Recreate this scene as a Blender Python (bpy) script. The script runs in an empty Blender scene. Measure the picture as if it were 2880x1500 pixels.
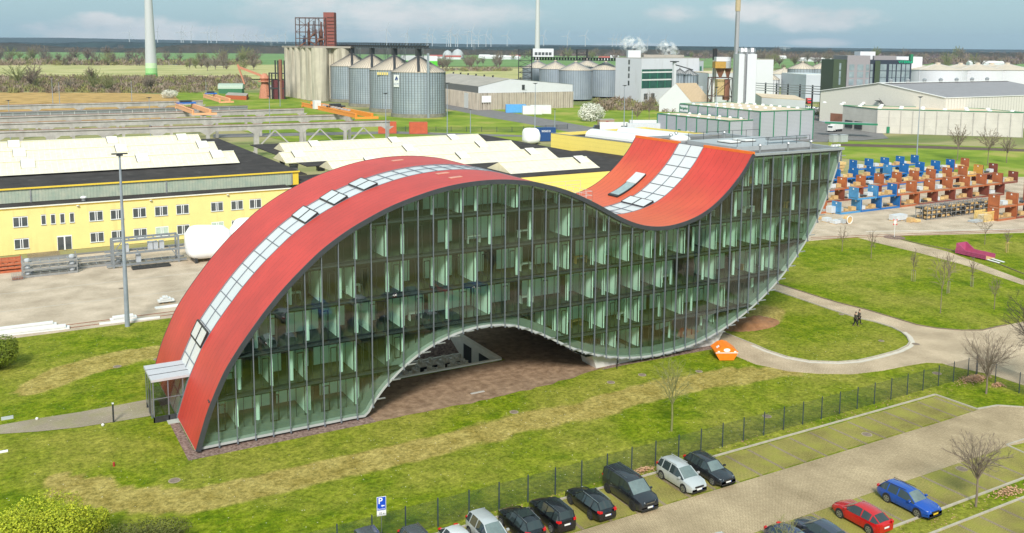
import bpy, bmesh, math, random
from mathutils import Vector, Matrix, noise
random.seed(7)
SC = bpy.context.scene
COL = SC.collection
PI = math.pi

# ---------------------------------------------------------------- camera
F_PX, Y0, YAW, PITCH, ROLL = 2617.0, 459.67, 0.5195, 0.1260, 0.0067
CAM = Vector((-16.141, -78.606, 34.553))
_f = Vector((math.sin(YAW)*math.cos(PITCH), math.cos(YAW)*math.cos(PITCH), -math.sin(PITCH)))
_r = Vector((math.cos(YAW), -math.sin(YAW), 0)); _u = _r.cross(_f)
_r, _u = _r*math.cos(ROLL)+_u*math.sin(ROLL), -_r*math.sin(ROLL)+_u*math.cos(ROLL)
cd = bpy.data.cameras.new('camera'); cam = bpy.data.objects.new('camera', cd); COL.objects.link(cam)
m = Matrix((_r, _u, -_f)).transposed().to_4x4(); m.translation = CAM; cam.matrix_world = m
cd.sensor_width = 36.0; cd.lens = 36.0*F_PX/2880.0
cd.shift_y = -(750-Y0)/2880.0
cd.clip_start = 0.5; cd.clip_end = 30000
SC.camera = cam

# surveying helpers: photograph pixel -> real point on a known plane of the site
def ray(x, y): return (_f + _r*((x-1440)/F_PX) - _u*((y-Y0)/F_PX))
def g(x, y, z=0.0):
    d = ray(x, y); t = (z-CAM.z)/d.z; return CAM+d*t
def T(c, r, x, y): return (c*720+x/3.578, r*375+y/3.578)
def gt(c, r, x, y, z=0.0): return g(*T(c, r, x, y), z)
def onY(x, y, Y): d = ray(x, y); return CAM+d*((Y-CAM.y)/d.y)
def onX(x, y, X): d = ray(x, y); return CAM+d*((X-CAM.x)/d.x)
def hz(P, y):                       # height over P whose image row is y
    lo, hi = -50.0, 400.0
    for _ in range(50):
        mid = (lo+hi)/2; d = Vector((P[0], P[1], mid))-CAM
        yy = Y0-F_PX*d.dot(_u)/d.dot(_f)
        if yy > y: lo = mid
        else: hi = mid
    return lo

# ---------------------------------------------------------------- materials
MATS = {}
def mat(name, col, rough=0.6, metal=0.0, var=0.12, scale=1.5, bump=0.0, col2=None, spec=0.5, detail=6.0, tex='OBJ', coat=0.0):
    if name in MATS: return MATS[name]
    mt = bpy.data.materials.new(name); mt.use_nodes = True; nt = mt.node_tree; nd = nt.nodes; L = nt.links
    b = nd['Principled BSDF']; b.inputs['Roughness'].default_value = rough; b.inputs['Metallic'].default_value = metal
    b.inputs['Specular IOR Level'].default_value = spec
    if coat: b.inputs['Coat Weight'].default_value = coat; b.inputs['Coat Roughness'].default_value = 0.06
    tc = nd.new('ShaderNodeTexCoord'); nz = nd.new('ShaderNodeTexNoise'); nz.inputs['Scale'].default_value = scale; nz.inputs['Detail'].default_value = detail
    nz.inputs['Roughness'].default_value = 0.62
    L.new(tc.outputs['Object'], nz.inputs['Vector'])
    rp = nd.new('ShaderNodeValToRGB'); rp.color_ramp.elements[0].position = 0.3; rp.color_ramp.elements[1].position = 0.7
    c2 = col2 or tuple(max(0, c*(1+var)) for c in col); c1 = tuple(c*(1-var) for c in col) if not col2 else col
    rp.color_ramp.elements[0].color = (*c1, 1); rp.color_ramp.elements[1].color = (*c2, 1)
    L.new(nz.outputs['Fac'], rp.inputs['Fac']); L.new(rp.outputs['Color'], b.inputs['Base Color'])
    if bump:
        bp = nd.new('ShaderNodeBump'); bp.inputs['Strength'].default_value = bump; bp.inputs['Distance'].default_value = 0.05
        n2 = nd.new('ShaderNodeTexNoise'); n2.inputs['Scale'].default_value = scale*6; n2.inputs['Detail'].default_value = 4
        L.new(tc.outputs['Object'], n2.inputs['Vector']); L.new(n2.outputs['Fac'], bp.inputs['Height']); L.new(bp.outputs['Normal'], b.inputs['Normal'])
    MATS[name] = mt
    return mt
def nodes(mt):
    nt = mt.node_tree; return nt, nt.nodes, nt.links, nt.nodes['Principled BSDF']
def math_node(nd, L, op, a, b=None, c=None):
    n = nd.new('ShaderNodeMath'); n.operation = op
    for i, v in enumerate((a, b, c)):
        if v is None: continue
        if isinstance(v, (int, float)): n.inputs[i].default_value = v
        else: L.new(v, n.inputs[i])
    return n.outputs[0]
def mixc(nd, L, fac, a, b, mode='MIX'):
    n = nd.new('ShaderNodeMix'); n.data_type = 'RGBA'; n.blend_type = mode
    for s, v in ((0, fac), (6, a), (7, b)):
        if isinstance(v, (int, float)): n.inputs[s].default_value = v
        elif isinstance(v, tuple): n.inputs[s].default_value = (*v, 1)
        else: L.new(v, n.inputs[s])
    return n.outputs[2]
def seams(mt, axis, period, width=0.04, dark=0.6, bump=0.4, jitter=None, coord='Object', off=0.0):
    """regular joints across a surface along one object axis"""
    nt, nd, L, b = nodes(mt)
    tc = nd.new('ShaderNodeTexCoord'); sp = nd.new('ShaderNodeSeparateXYZ'); L.new(tc.outputs[coord], sp.inputs[0])
    if isinstance(axis, tuple):
        v = math_node(nd, L, 'ADD', math_node(nd, L, 'MULTIPLY', sp.outputs[0], axis[0]), math_node(nd, L, 'MULTIPLY', sp.outputs[1], axis[1]))
    else: v = sp.outputs[axis]
    fr = math_node(nd, L, 'FRACT', math_node(nd, L, 'DIVIDE', math_node(nd, L, 'ADD', v, off+1000*period), period))
    ln = math_node(nd, L, 'LESS_THAN', fr, width/period)
    src = b.inputs['Base Color'].links[0].from_socket
    d = mixc(nd, L, 1.0, src, (dark, dark, dark), 'MULTIPLY')
    o = mixc(nd, L, ln, src, d); L.new(o, b.inputs['Base Color'])
    if bump:
        bp = nd.new('ShaderNodeBump'); bp.invert = True; bp.inputs['Strength'].default_value = bump; bp.inputs['Distance'].default_value = 0.04
        L.new(ln, bp.inputs['Height'])
        if b.inputs['Normal'].links: L.new(b.inputs['Normal'].links[0].from_socket, bp.inputs['Normal'])
        L.new(bp.outputs['Normal'], b.inputs['Normal'])
    return mt
def streaks(mt, col, amt=0.5, sx=2.0, sz=0.15, lo=0.5, hi=0.75):
    """rain streaks and grime running down a wall"""
    nt, nd, L, b = nodes(mt)
    tc = nd.new('ShaderNodeTexCoord'); mp = nd.new('ShaderNodeMapping'); mp.inputs['Scale'].default_value = (sx, sx, sz)
    nz = nd.new('ShaderNodeTexNoise'); nz.inputs['Scale'].default_value = 1.0; nz.inputs['Detail'].default_value = 5
    L.new(tc.outputs['Object'], mp.inputs[0]); L.new(mp.outputs[0], nz.inputs['Vector'])
    mr = nd.new('ShaderNodeMapRange'); mr.inputs[1].default_value = lo; mr.inputs[2].default_value = hi; mr.inputs[4].default_value = amt
    L.new(nz.outputs['Fac'], mr.inputs[0])
    src = b.inputs['Base Color'].links[0].from_socket
    L.new(mixc(nd, L, mr.outputs[0], src, col), b.inputs['Base Color'])
    return mt

def glass_mat(name, tint, refl=1.0, rough=0.0, base=0.06):
    mt = bpy.data.materials.new(name); mt.use_nodes = True; nt = mt.node_tree; nd = nt.nodes; L = nt.links; nd.clear()
    out = nd.new('ShaderNodeOutputMaterial'); mx = nd.new('ShaderNodeMixShader'); tr = nd.new('ShaderNodeBsdfTransparent'); gl = nd.new('ShaderNodeBsdfGlossy')
    tr.inputs[0].default_value = (*tint, 1); gl.inputs['Roughness'].default_value = rough
    ge = nd.new('ShaderNodeNewGeometry'); dt = nd.new('ShaderNodeVectorMath'); dt.operation = 'DOT_PRODUCT'; L.new(ge.outputs['Normal'], dt.inputs[0]); L.new(ge.outputs['Incoming'], dt.inputs[1])
    sch = math_node(nd, L, 'POWER', math_node(nd, L, 'SUBTRACT', 1.0, math_node(nd, L, 'ABSOLUTE', dt.outputs['Value'])), 4.5)
    f2 = math_node(nd, L, 'MULTIPLY_ADD', sch, 0.9, 0.045*refl+base)
    tc = nd.new('ShaderNodeTexCoord'); nz = nd.new('ShaderNodeTexNoise'); nz.inputs['Scale'].default_value = 0.35; L.new(tc.outputs['Object'], nz.inputs['Vector'])
    bp = nd.new('ShaderNodeBump'); bp.inputs['Strength'].default_value = 0.04; bp.inputs['Distance'].default_value = 0.2; L.new(nz.outputs['Fac'], bp.inputs['Height']); L.new(bp.outputs[0], gl.inputs['Normal'])
    L.new(f2, mx.inputs[0]); L.new(tr.outputs[0], mx.inputs[1]); L.new(gl.outputs[0], mx.inputs[2]); L.new(mx.outputs[0], out.inputs[0])
    MATS[name] = mt; return mt

# ---------------------------------------------------------------- objects
def tag(o, label=None, cat=None, group=None, kind=None):
    if label: o['label'] = label
    if cat: o['category'] = cat
    if group: o['group'] = group
    if kind: o['kind'] = kind
    return o
def thing(name, label, cat, loc=(0, 0, 0), rz=0.0, group=None):
    o = bpy.data.objects.new(name, None); COL.objects.link(o); o.location = loc; o.rotation_euler = (0, 0, rz)
    o.empty_display_size = 0.3
    return tag(o, label, cat, group)
class MB:
    def __init__(s): s.v = []; s.f = []; s.mi = []; s.k = 0; s.M = None
    def add(s, vs, fs):
        n = len(s.v)
        s.v += [tuple(s.M @ Vector(p)) if s.M is not None else tuple(p) for p in vs]
        s.f += [tuple(i+n for i in f) for f in fs]; s.mi += [s.k]*len(fs); return s
    def box(s, x0, y0, z0, x1, y1, z1):
        x0, x1 = min(x0, x1), max(x0, x1); y0, y1 = min(y0, y1), max(y0, y1); z0, z1 = min(z0, z1), max(z0, z1)
        return s.add([(x0,y0,z0),(x1,y0,z0),(x1,y1,z0),(x0,y1,z0),(x0,y0,z1),(x1,y0,z1),(x1,y1,z1),(x0,y1,z1)],
                     [(0,3,2,1),(4,5,6,7),(0,1,5,4),(1,2,6,5),(2,3,7,6),(3,0,4,7)])
    def beam(s, a, b, w, h, up=(0, 0, 1)):      # rectangular bar from a to b
        a = Vector(a); b = Vector(b); d = (b-a).normalized(); u = Vector(up)
        if abs(d.dot(u)) > 0.98: u = Vector((0, 1, 0))
        r = d.cross(u).normalized(); u = r.cross(d)
        vs = []
        for p in (a, b):
            for i, j in ((-1,-1),(1,-1),(1,1),(-1,1)): vs.append(p+r*(w/2*i)+u*(h/2*j))
        return s.add(vs, [(0,1,2,3),(7,6,5,4),(0,4,5,1),(1,5,6,2),(2,6,7,3),(3,7,4,0)])
    def tube(s, a, b, r, n=8, r2=None, cap=True):
        a = Vector(a); b = Vector(b); d = (b-a).normalized(); u = Vector((0, 0, 1)) if abs(d.z) < 0.9 else Vector((1, 0, 0))
        e = d.cross(u).normalized(); w = d.cross(e); r2 = r if r2 is None else r2
        vs = [p+(e*math.cos(2*PI*i/n)+w*math.sin(2*PI*i/n))*q for p, q in ((a, r), (b, r2)) for i in range(n)]
        fs = [(i, (i+1) % n, n+(i+1) % n, n+i) for i in range(n)]
        if cap: fs += [tuple(range(n-1, -1, -1)), tuple(range(n, 2*n))]
        return s.add(vs, fs)
    def lathe(s, prof, n=24, c=(0, 0, 0), cap=True):
        vs = [(c[0]+r*math.cos(2*PI*i/n), c[1]+r*math.sin(2*PI*i/n), c[2]+z) for r, z in prof for i in range(n)]
        fs = [(k*n+i, k*n+(i+1) % n, (k+1)*n+(i+1) % n, (k+1)*n+i) for k in range(len(prof)-1) for i in range(n)]
        if cap: fs += [tuple(range(n-1, -1, -1)), tuple(range((len(prof)-1)*n, len(prof)*n))]
        return s.add(vs, fs)
    def prism(s, poly, z0, z1):
        n = len(poly); vs = [(p[0], p[1], z0) for p in poly]+[(p[0], p[1], z1) for p in poly]
        a = sum(poly[i][0]*poly[(i+1) % n][1]-poly[(i+1) % n][0]*poly[i][1] for i in range(n))
        fs = [tuple(range(n-1, -1, -1)), tuple(range(n, 2*n))]+[(i, (i+1) % n, n+(i+1) % n, n+i) for i in range(n)]
        if a < 0: fs = [tuple(reversed(f)) for f in fs]
        return s.add(vs, fs)
    def extr(s, poly, y0, y1):                   # polygon in x,z extruded along y
        n = len(poly); vs = [(p[0], y0, p[1]) for p in poly]+[(p[0], y1, p[1]) for p in poly]
        a = sum(poly[i][0]*poly[(i+1) % n][1]-poly[(i+1) % n][0]*poly[i][1] for i in range(n))
        fs = [tuple(range(n)), tuple(range(2*n-1, n-1, -1))]+[(i, n+i, n+(i+1) % n, (i+1) % n) for i in range(n)]
        if a < 0: fs = [tuple(reversed(f)) for f in fs]
        return s.add(vs, fs)
    def quad(s, a, b, c, d): return s.add([a, b, c, d], [(0, 1, 2, 3)])
    def poly(s, pts): return s.add(pts, [tuple(range(len(pts)))])
    def ball(s, c, r, n=8, m=6, sq=(1, 1, 1)):
        vs = [(c[0]+r*sq[0]*math.sin(PI*j/m)*math.cos(2*PI*i/n), c[1]+r*sq[1]*math.sin(PI*j/m)*math.sin(2*PI*i/n), c[2]+r*sq[2]*math.cos(PI*j/m)) for j in range(m+1) for i in range(n)]
        return s.add(vs, [(j*n+i, (j+1)*n+i, (j+1)*n+(i+1) % n, j*n+(i+1) % n) for j in range(m) for i in range(n)])
    def build(s, name, mats, parent=None, smooth=False, local=False, loc=None):
        me = bpy.data.meshes.new(name); o = bpy.data.objects.new(name, me); COL.objects.link(o)
        vs = s.v
        if parent is not None:
            o.parent = parent
            if not local:
                base = parent; M = Matrix.Identity(4)
                while base is not None:
                    M = Matrix.LocRotScale(base.location, base.rotation_euler, base.scale) @ M; base = base.parent
                Mi = M.inverted(); vs = [tuple(Mi @ Vector(p)) for p in vs]
        elif loc is not None:
            l = Vector(loc); o.location = l
            if not local: vs = [tuple(Vector(p)-l) for p in vs]
        me.from_pydata(vs, [], s.f)
        for mt in (mats if isinstance(mats, (list, tuple)) else [mats]): me.materials.append(mt)
        if s.k or any(s.mi): me.polygons.foreach_set('material_index', s.mi)
        if smooth:
            me.polygons.foreach_set('use_smooth', [True]*len(me.polygons))
        me.update()
        return o
def smooth_by_angle(o, ang=35):
    me = o.data; bm = bmesh.new(); bm.from_mesh(me)
    for f in bm.faces: f.smooth = True
    for e in bm.edges:
        if len(e.link_faces) == 2 and e.calc_face_angle(0) > math.radians(ang): e.smooth = False
    bm.to_mesh(me); bm.free()
def copy_tree(o, parent=None):
    c = o.copy(); COL.objects.link(c); c.parent = parent
    for ch in list(o.children): copy_tree(ch, c)
    return c
def place(proto, loc, rz=0.0, label=None, group=None, first=set(), scale=None):
    if proto.name in first: o = copy_tree(proto)
    else: first.add(proto.name); o = proto
    o.location = loc; o.rotation_euler = (0, 0, rz)
    if scale: o.scale = scale if isinstance(scale, tuple) else (scale,)*3
    if label: o['label'] = label
    if group: o['group'] = group
    return o
def struct(name, mb, mt): return tag(mb.build(name, mt), kind='structure')
def text_mesh(txt, name, mt, parent, M, size=1.0, ext=0.01, bold=0.0):
    cu = bpy.data.curves.new('t', 'FONT'); cu.body = txt; cu.size = size; cu.extrude = ext; cu.align_x = 'CENTER'; cu.align_y = 'CENTER'; cu.offset = bold
    to = bpy.data.objects.new('t', cu); COL.objects.link(to)
    dg = bpy.context.evaluated_depsgraph_get(); me = bpy.data.meshes.new_from_object(to.evaluated_get(dg))
    bpy.data.objects.remove(to); bpy.data.curves.remove(cu)
    me.transform(M); me.materials.clear(); me.materials.append(mt)
    o = bpy.data.objects.new(name, me); COL.objects.link(o); o.parent = parent; me.name = name
    return o

# common materials
M_conc = mat('concrete', (0.42, 0.40, 0.37), 0.85, var=0.15, scale=0.6, bump=0.15)
M_white = mat('white_paint', (0.72, 0.72, 0.70), 0.5, var=0.05)
M_galv = mat('galvanised_steel', (0.38, 0.39, 0.40), 0.45, metal=0.6, var=0.15, scale=2)
M_dark = mat('dark_metal', (0.05, 0.053, 0.058), 0.4, metal=0.3, var=0.15)
M_black = mat('black_plastic', (0.018, 0.018, 0.02), 0.5, var=0.2)
M_rubber = mat('rubber', (0.02, 0.02, 0.021), 0.85, var=0.2)
M_lamp = mat('lamp_glass', (0.7, 0.7, 0.68), 0.2, var=0.03)
M_rust = mat('rust', (0.25, 0.11, 0.07), 0.8, var=0.3, scale=3, bump=0.2)
M_wood = mat('crate_wood', (0.55, 0.36, 0.16), 0.8, var=0.2, scale=3)
M_bark = mat('bark', (0.14, 0.105, 0.08), 0.9, var=0.3, scale=4)
# ---------------------------------------------------------------- world and light
def azel(px, py):
    d = ray(px, py).normalized(); return math.atan2(d.x, d.y), math.asin(d.z)
CLOUDS = []
for (cx, cy, hx, hy, soft) in ((380, 95, 330, 55, .5), (300, 60, 120, 28, .4), (640, 105, 200, 45, .7), (1060, 40, 420, 95, .9), (880, 30, 180, 50, 1.0), (1330, 30, 220, 70, 1.0), (1900, 40, 90, 30, .9), (2300, 55, 190, 42, .45), (2120, 30, 130, 40, .6), (2300, 120, 110, 14, .6), (1800, 128, 160, 10, 1.0), (60, -60, 300, 60, 1.0)):
    a_, e_ = azel(cx, cy); a2_, _q = azel(cx+hx, cy); _q, e2_ = azel(cx, cy-hy)
    CLOUDS.append((a_, e_, abs(a2_-a_), abs(e2_-e_), soft))
SUN_AZ = math.radians(213); SUN_EL = math.radians(41)
w = bpy.data.worlds.new('World'); SC.world = w; w.use_nodes = True
nt = w.node_tree; nd = nt.nodes; L = nt.links; nd.clear()
wo = nd.new('ShaderNodeOutputWorld'); bg = nd.new('ShaderNodeBackground'); L.new(bg.outputs[0], wo.inputs[0])
sky = nd.new('ShaderNodeTexSky'); sky.sky_type = 'NISHITA'; sky.sun_disc = False; sky.sun_elevation = SUN_EL; sky.sun_rotation = SUN_AZ
sky.air_density = 1.0; sky.dust_density = 1.5; sky.ozone_density = 2.0
tc = nd.new('ShaderNodeTexCoord'); sp = nd.new('ShaderNodeSeparateXYZ'); L.new(tc.outputs['Generated'], sp.inputs[0])
az = math_node(nd, L, 'ARCTAN2', sp.outputs[0], sp.outputs[1]); el = math_node(nd, L, 'ARCSINE', sp.outputs[2])
cv = nd.new('ShaderNodeCombineXYZ'); L.new(az, cv.inputs[0]); L.new(math_node(nd, L, 'MULTIPLY', el, 2.4), cv.inputs[1])
nz = nd.new('ShaderNodeTexNoise'); nz.inputs['Scale'].default_value = 5.0; nz.inputs['Detail'].default_value = 10; nz.inputs['Roughness'].default_value = 0.55; L.new(cv.outputs[0], nz.inputs['Vector'])
nb = nd.new('ShaderNodeTexNoise'); nb.inputs['Scale'].default_value = 22.0; nb.inputs['Detail'].default_value = 9; nb.inputs['Roughness'].default_value = 0.6; L.new(cv.outputs[0], nb.inputs['Vector'])
# general broken cloud plus some individual banks (azimuth, elevation, half sizes)
def smooth(v, a, b): 
    m_ = nd.new('ShaderNodeMapRange'); m_.interpolation_type = 'SMOOTHSTEP'; m_.inputs[1].default_value = a; m_.inputs[2].default_value = b; L.new(v, m_.inputs[0]); return m_.outputs[0]
dens = math_node(nd, L, 'MULTIPLY', smooth(nz.outputs['Fac'], 0.50, 0.62), smooth(el, 0.06, 0.16))
wob = math_node(nd, L, 'MULTIPLY_ADD', nb.outputs['Fac'], 2.6, -1.3)
for (ca, ce, ra, re_, soft) in CLOUDS:
    d2 = math_node(nd, L, 'ADD', math_node(nd, L, 'POWER', math_node(nd, L, 'DIVIDE', math_node(nd, L, 'SUBTRACT', az, ca), ra), 2.0), math_node(nd, L, 'POWER', math_node(nd, L, 'DIVIDE', math_node(nd, L, 'SUBTRACT', el, ce), re_), 2.0))
    v = math_node(nd, L, 'ADD', math_node(nd, L, 'SUBTRACT', 1.0, d2), wob)
    dens = math_node(nd, L, 'MAXIMUM', dens, smooth(v, -0.15, soft+0.55))
n2 = nd.new('ShaderNodeTexNoise'); n2.inputs['Scale'].default_value = 9; n2.inputs['Detail'].default_value = 7; L.new(cv.outputs[0], n2.inputs['Vector'])
cl = mixc(nd, L, smooth(n2.outputs['Fac'], 0.35, 0.65), (4.6, 4.9, 5.0), (6.0, 6.0, 5.9))
hs = nd.new('ShaderNodeHueSaturation'); hs.inputs['Saturation'].default_value = 0.85; hs.inputs['Hue'].default_value = 0.47; hs.inputs['Value'].default_value = 0.8; L.new(sky.outputs[0], hs.inputs['Color'])
skyc = mixc(nd, L, 0.72, hs.outputs[0], (2.9, 4.6, 5.1))
up_ = math_node(nd, L, 'MULTIPLY_ADD', smooth(el, 0.25, 0.9), 0.3, 1.5)
vm = nd.new('ShaderNodeVectorMath'); vm.operation = 'SCALE'; L.new(mixc(nd, L, math_node(nd, L, 'MULTIPLY', dens, 0.92), skyc, cl), vm.inputs[0]); L.new(up_, vm.inputs['Scale']); L.new(vm.outputs[0], bg.inputs[0])
bg.inputs[1].default_value = 0.095
sl = bpy.data.lights.new('sun', 'SUN'); sl.energy = 4.6; sl.angle = math.radians(13); sl.color = (1.0, 0.95, 0.87)
so = bpy.data.objects.new('sun', sl); COL.objects.link(so)
sd = Vector((math.sin(SUN_AZ)*math.cos(SUN_EL), math.cos(SUN_AZ)*math.cos(SUN_EL), math.sin(SUN_EL)))
so.rotation_euler = sd.to_track_quat('Z', 'Y').to_euler(); so.location = (0, 0, 200)
SC.view_settings.view_transform = 'Standard'; SC.view_settings.look = 'None'; SC.view_settings.gamma = 1.0; SC.view_settings.exposure = 0.05
SC.render.engine = 'CYCLES'
SC.cycles.max_bounces = 8; SC.cycles.transparent_max_bounces = 16; SC.cycles.diffuse_bounces = 5; SC.cycles.glossy_bounces = 4; SC.cycles.volume_bounces = 0
SC.cycles.use_denoising = True
# ================================================================ the wave-shaped office building
TOPP = [(-1.97,0.3),(-1.56,1.62),(-1.0,3.32),(-0.32,4.93),(0.56,6.75),(1.9,8.75),(3.46,10.75),(4.6,12.1),(6.13,13.7),(7.67,15.1),(9.23,16.4),(10.9,17.5),(12.45,18.36),(14.03,19.09),(15.58,19.74),(17.15,20.26),(18.75,20.7),(20.28,21.06),(21.83,21.33),(23.41,21.51),(24.96,21.6),(26.54,21.61),(28.1,21.53),(29.68,21.35),(31.23,21.1),(32.8,20.69),(34.37,20.23),(35.92,19.66),(37.48,18.96),(39.04,18.19),(40.61,17.35),(42.2,16.5),(43.74,15.85),(45.29,15.39),(46.85,15.14),(48.43,15.08),(49.96,15.22),(51.51,15.52),(53.06,15.99),(54.64,16.75),(56.21,17.8),(57.72,19.07),(59.23,20.64),(60.52,22.43)]
BOTP = [(-1.97,0.22),(0,.25),(6.25,.25),(12.4,.25),(13.47,.27),(13.98,1.0),(14.75,2.0),(15.57,2.85),(17.12,4.15),(18.7,5.18),(20.28,5.92),(21.83,6.44),(23.41,6.78),(24.94,6.95),(26.54,6.93),(28.12,6.72),(29.69,6.32),(31.22,5.68),(32.81,4.92),(34.35,4.05),(35.9,3.2),(37.41,2.5),(39.02,1.9),(40.58,1.42),(42.12,1.05),(43.7,0.77),(45.29,0.58),(46.85,0.49),(48.38,0.49),(49.94,0.56),(51.51,0.68),(53.08,0.9),(54.64,1.23),(56.2,1.68),(57.77,2.23),(59.28,2.85),(60.83,3.6),(62.4,4.47),(63.89,5.42),(65.5,6.58),(67.07,7.93),(68.66,9.5),(70.18,11.24),(71.7,13.35),(73.24,16.1),(74.7,19.4),(75.65,22.2)]
def interp(P, x):
    if x <= P[0][0]: return P[0][1]
    if x >= P[-1][0]: return P[-1][1]
    for i in range(len(P)-1):
        if P[i][0] <= x <= P[i+1][0]:
            x0, x1 = P[i][0], P[i+1][0]; t = (x-x0)/(x1-x0)
            def sl(k):
                a, b = max(k-1, 0), min(k+1, len(P)-1); return (P[b][1]-P[a][1])/(P[b][0]-P[a][0])
            h = x1-x0; m0, m1 = sl(i)*h, sl(i+1)*h; y0, y1 = P[i][1], P[i+1][1]
            return (2*t**3-3*t*t+1)*y0+(t**3-2*t*t+t)*m0+(-2*t**3+3*t*t)*y1+(t**3-t*t)*m1
ROOFZ = 22.3; XE = 60.55; XR = 75.65; DEP = 21.5
def topz(x): return ROOFZ if x >= XE else interp(TOPP, x)
def botz(x): return interp(BOTP, x)
def resample(P, n):      # even arc length points on the smooth curve
    xs = [P[0][0]+(P[-1][0]-P[0][0])*i/1500 for i in range(1501)]; pts = [(x, interp(P, x)) for x in xs]
    L_ = [0]
    for a, b in zip(pts, pts[1:]): L_.append(L_[-1]+math.hypot(b[0]-a[0], b[1]-a[1]))
    out = []; k = 0
    for i in range(n+1):
        t = L_[-1]*i/n
        while k < len(L_)-2 and L_[k+1] < t: k += 1
        u = (t-L_[k])/max(1e-9, L_[k+1]-L_[k]); out.append((pts[k][0]+(pts[k+1][0]-pts[k][0])*u, pts[k][1]+(pts[k+1][1]-pts[k][1])*u))
    return out, L_[-1]
def offs(P, d):          # offset polyline to its right-hand side (down for a curve running in +x)
    out = []
    for i, p in enumerate(P):
        a = P[max(0, i-1)]; b = P[min(len(P)-1, i+1)]; dx, dz = b[0]-a[0], b[1]-a[1]; l = math.hypot(dx, dz)
        out.append((p[0]+dz/l*d, p[1]-dx/l*d))
    return out
RT, RTL = resample(TOPP, 130); RB, RBL = resample(BOTP, 150)
def band(mb, P, Q, y0, y1, ends=True):   # shell between two curves (same count), closed
    n = len(P); vs = []
    for y in (y0, y1): vs += [(p[0], y, p[1]) for p in P]+[(p[0], y, p[1]) for p in Q]
    fs = []
    for i in range(n-1):
        fs += [(i, i+1, 2*n+i+1, 2*n+i), (n+i, 3*n+i, 3*n+i+1, n+i+1), (i, n+i, n+i+1, i+1), (2*n+i, 2*n+i+1, 3*n+i+1, 3*n+i)]
    fs += [(0, 2*n, 3*n, n), (n-1, 2*n-1, 4*n-1, 3*n-1)]
    return mb.add(vs, fs)

# red roof cladding
M_red = mat('red_roof_sheet', (0.50, 0.048, 0.034), 0.46, var=0.17, scale=0.16, spec=0.45)
nt, nd, L, b = nodes(M_red)
tc = nd.new('ShaderNodeTexCoord'); sp = nd.new('ShaderNodeSeparateXYZ'); L.new(tc.outputs['Object'], sp.inputs[0])
src = b.inputs['Base Color'].links[0].from_socket
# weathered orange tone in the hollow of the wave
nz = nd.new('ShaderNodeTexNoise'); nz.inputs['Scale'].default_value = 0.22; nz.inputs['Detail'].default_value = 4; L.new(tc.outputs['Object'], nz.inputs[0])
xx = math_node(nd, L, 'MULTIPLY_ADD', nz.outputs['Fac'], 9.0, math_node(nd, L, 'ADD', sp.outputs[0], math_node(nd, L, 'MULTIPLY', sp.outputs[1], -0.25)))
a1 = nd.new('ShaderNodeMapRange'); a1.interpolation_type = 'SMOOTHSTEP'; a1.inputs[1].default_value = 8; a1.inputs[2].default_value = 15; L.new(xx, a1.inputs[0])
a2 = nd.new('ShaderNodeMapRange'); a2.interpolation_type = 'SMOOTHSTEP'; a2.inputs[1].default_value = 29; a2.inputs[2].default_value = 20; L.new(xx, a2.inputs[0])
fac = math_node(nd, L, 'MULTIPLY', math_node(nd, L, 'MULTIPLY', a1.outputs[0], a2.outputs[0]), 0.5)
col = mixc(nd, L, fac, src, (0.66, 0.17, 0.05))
# long lap joints of the sheets, running along the wave
def fracline(sock, period, wd):
    return math_node(nd, L, 'LESS_THAN', math_node(nd, L, 'FRACT', math_node(nd, L, 'DIVIDE', math_node(nd, L, 'ADD', sock, 900.0), period)), wd/period)
n3 = nd.new('ShaderNodeTexNoise'); n3.inputs['Scale'].default_value = 1.2; L.new(tc.outputs['Object'], n3.inputs[0])
yy = math_node(nd, L, 'MULTIPLY_ADD', n3.outputs['Fac'], 0.12, sp.outputs[1])
l1 = fracline(yy, 0.95, 0.09)
n4 = nd.new('ShaderNodeTexNoise'); n4.inputs['Scale'].default_value = 2.0; n4.inputs['Detail'].default_value = 3; L.new(tc.outputs['Object'], n4.inputs[0])
l1 = math_node(nd, L, 'MULTIPLY', l1, math_node(nd, L, 'GREATER_THAN', n4.outputs['Fac'], 0.42))
l1 = math_node(nd, L, 'MULTIPLY', l1, 0.38)
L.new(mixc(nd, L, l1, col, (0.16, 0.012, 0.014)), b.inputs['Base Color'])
bp = nd.new('ShaderNodeBump'); bp.inputs['Strength'].default_value = 0.25; bp.inputs['Distance'].default_value = 0.03; L.new(l1, bp.inputs['Height']); L.new(bp.outputs[0], b.inputs['Normal'])

M_fascia = mat('dark_fascia_metal', (0.075, 0.08, 0.095), 0.35, metal=0.4, var=0.1)
M_orange_trim = mat('orange_edge_trim', (0.75, 0.17, 0.02), 0.5, var=0.08)
M_hull = mat('pale_hull_panel', (0.40, 0.41, 0.40), 0.5, var=0.07, scale=0.4); seams(M_hull, 0, 1.56, 0.05, 0.6)
M_ledge = mat('pale_sill', (0.40, 0.42, 0.38), 0.6, var=0.1, scale=0.7)
M_skyl = mat('skylight_panel', (0.60, 0.62, 0.62), 0.22, var=0.04, scale=0.2, spec=0.9)
M_glass = glass_mat('facade_glass', (0.76, 0.91, 0.83), 1.5, base=0.07)
nt = M_glass.node_tree; nd = nt.nodes; L = nt.links; tc = nd.new('ShaderNodeTexCoord'); sn = nd.new('ShaderNodeVectorMath'); sn.operation = 'DIVIDE'; sn.inputs[1].default_value = (1.56, 9, 3.51); L.new(tc.outputs['Object'], sn.inputs[0])
ad = nd.new('ShaderNodeVectorMath'); ad.operation = 'ADD'; ad.inputs[1].default_value = (36/1.56+100, 0.5, 100-4.3/3.51); L.new(sn.outputs[0], ad.inputs[0]); fl = nd.new('ShaderNodeVectorMath'); fl.operation = 'FLOOR'; L.new(ad.outputs[0], fl.inputs[0])
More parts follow.
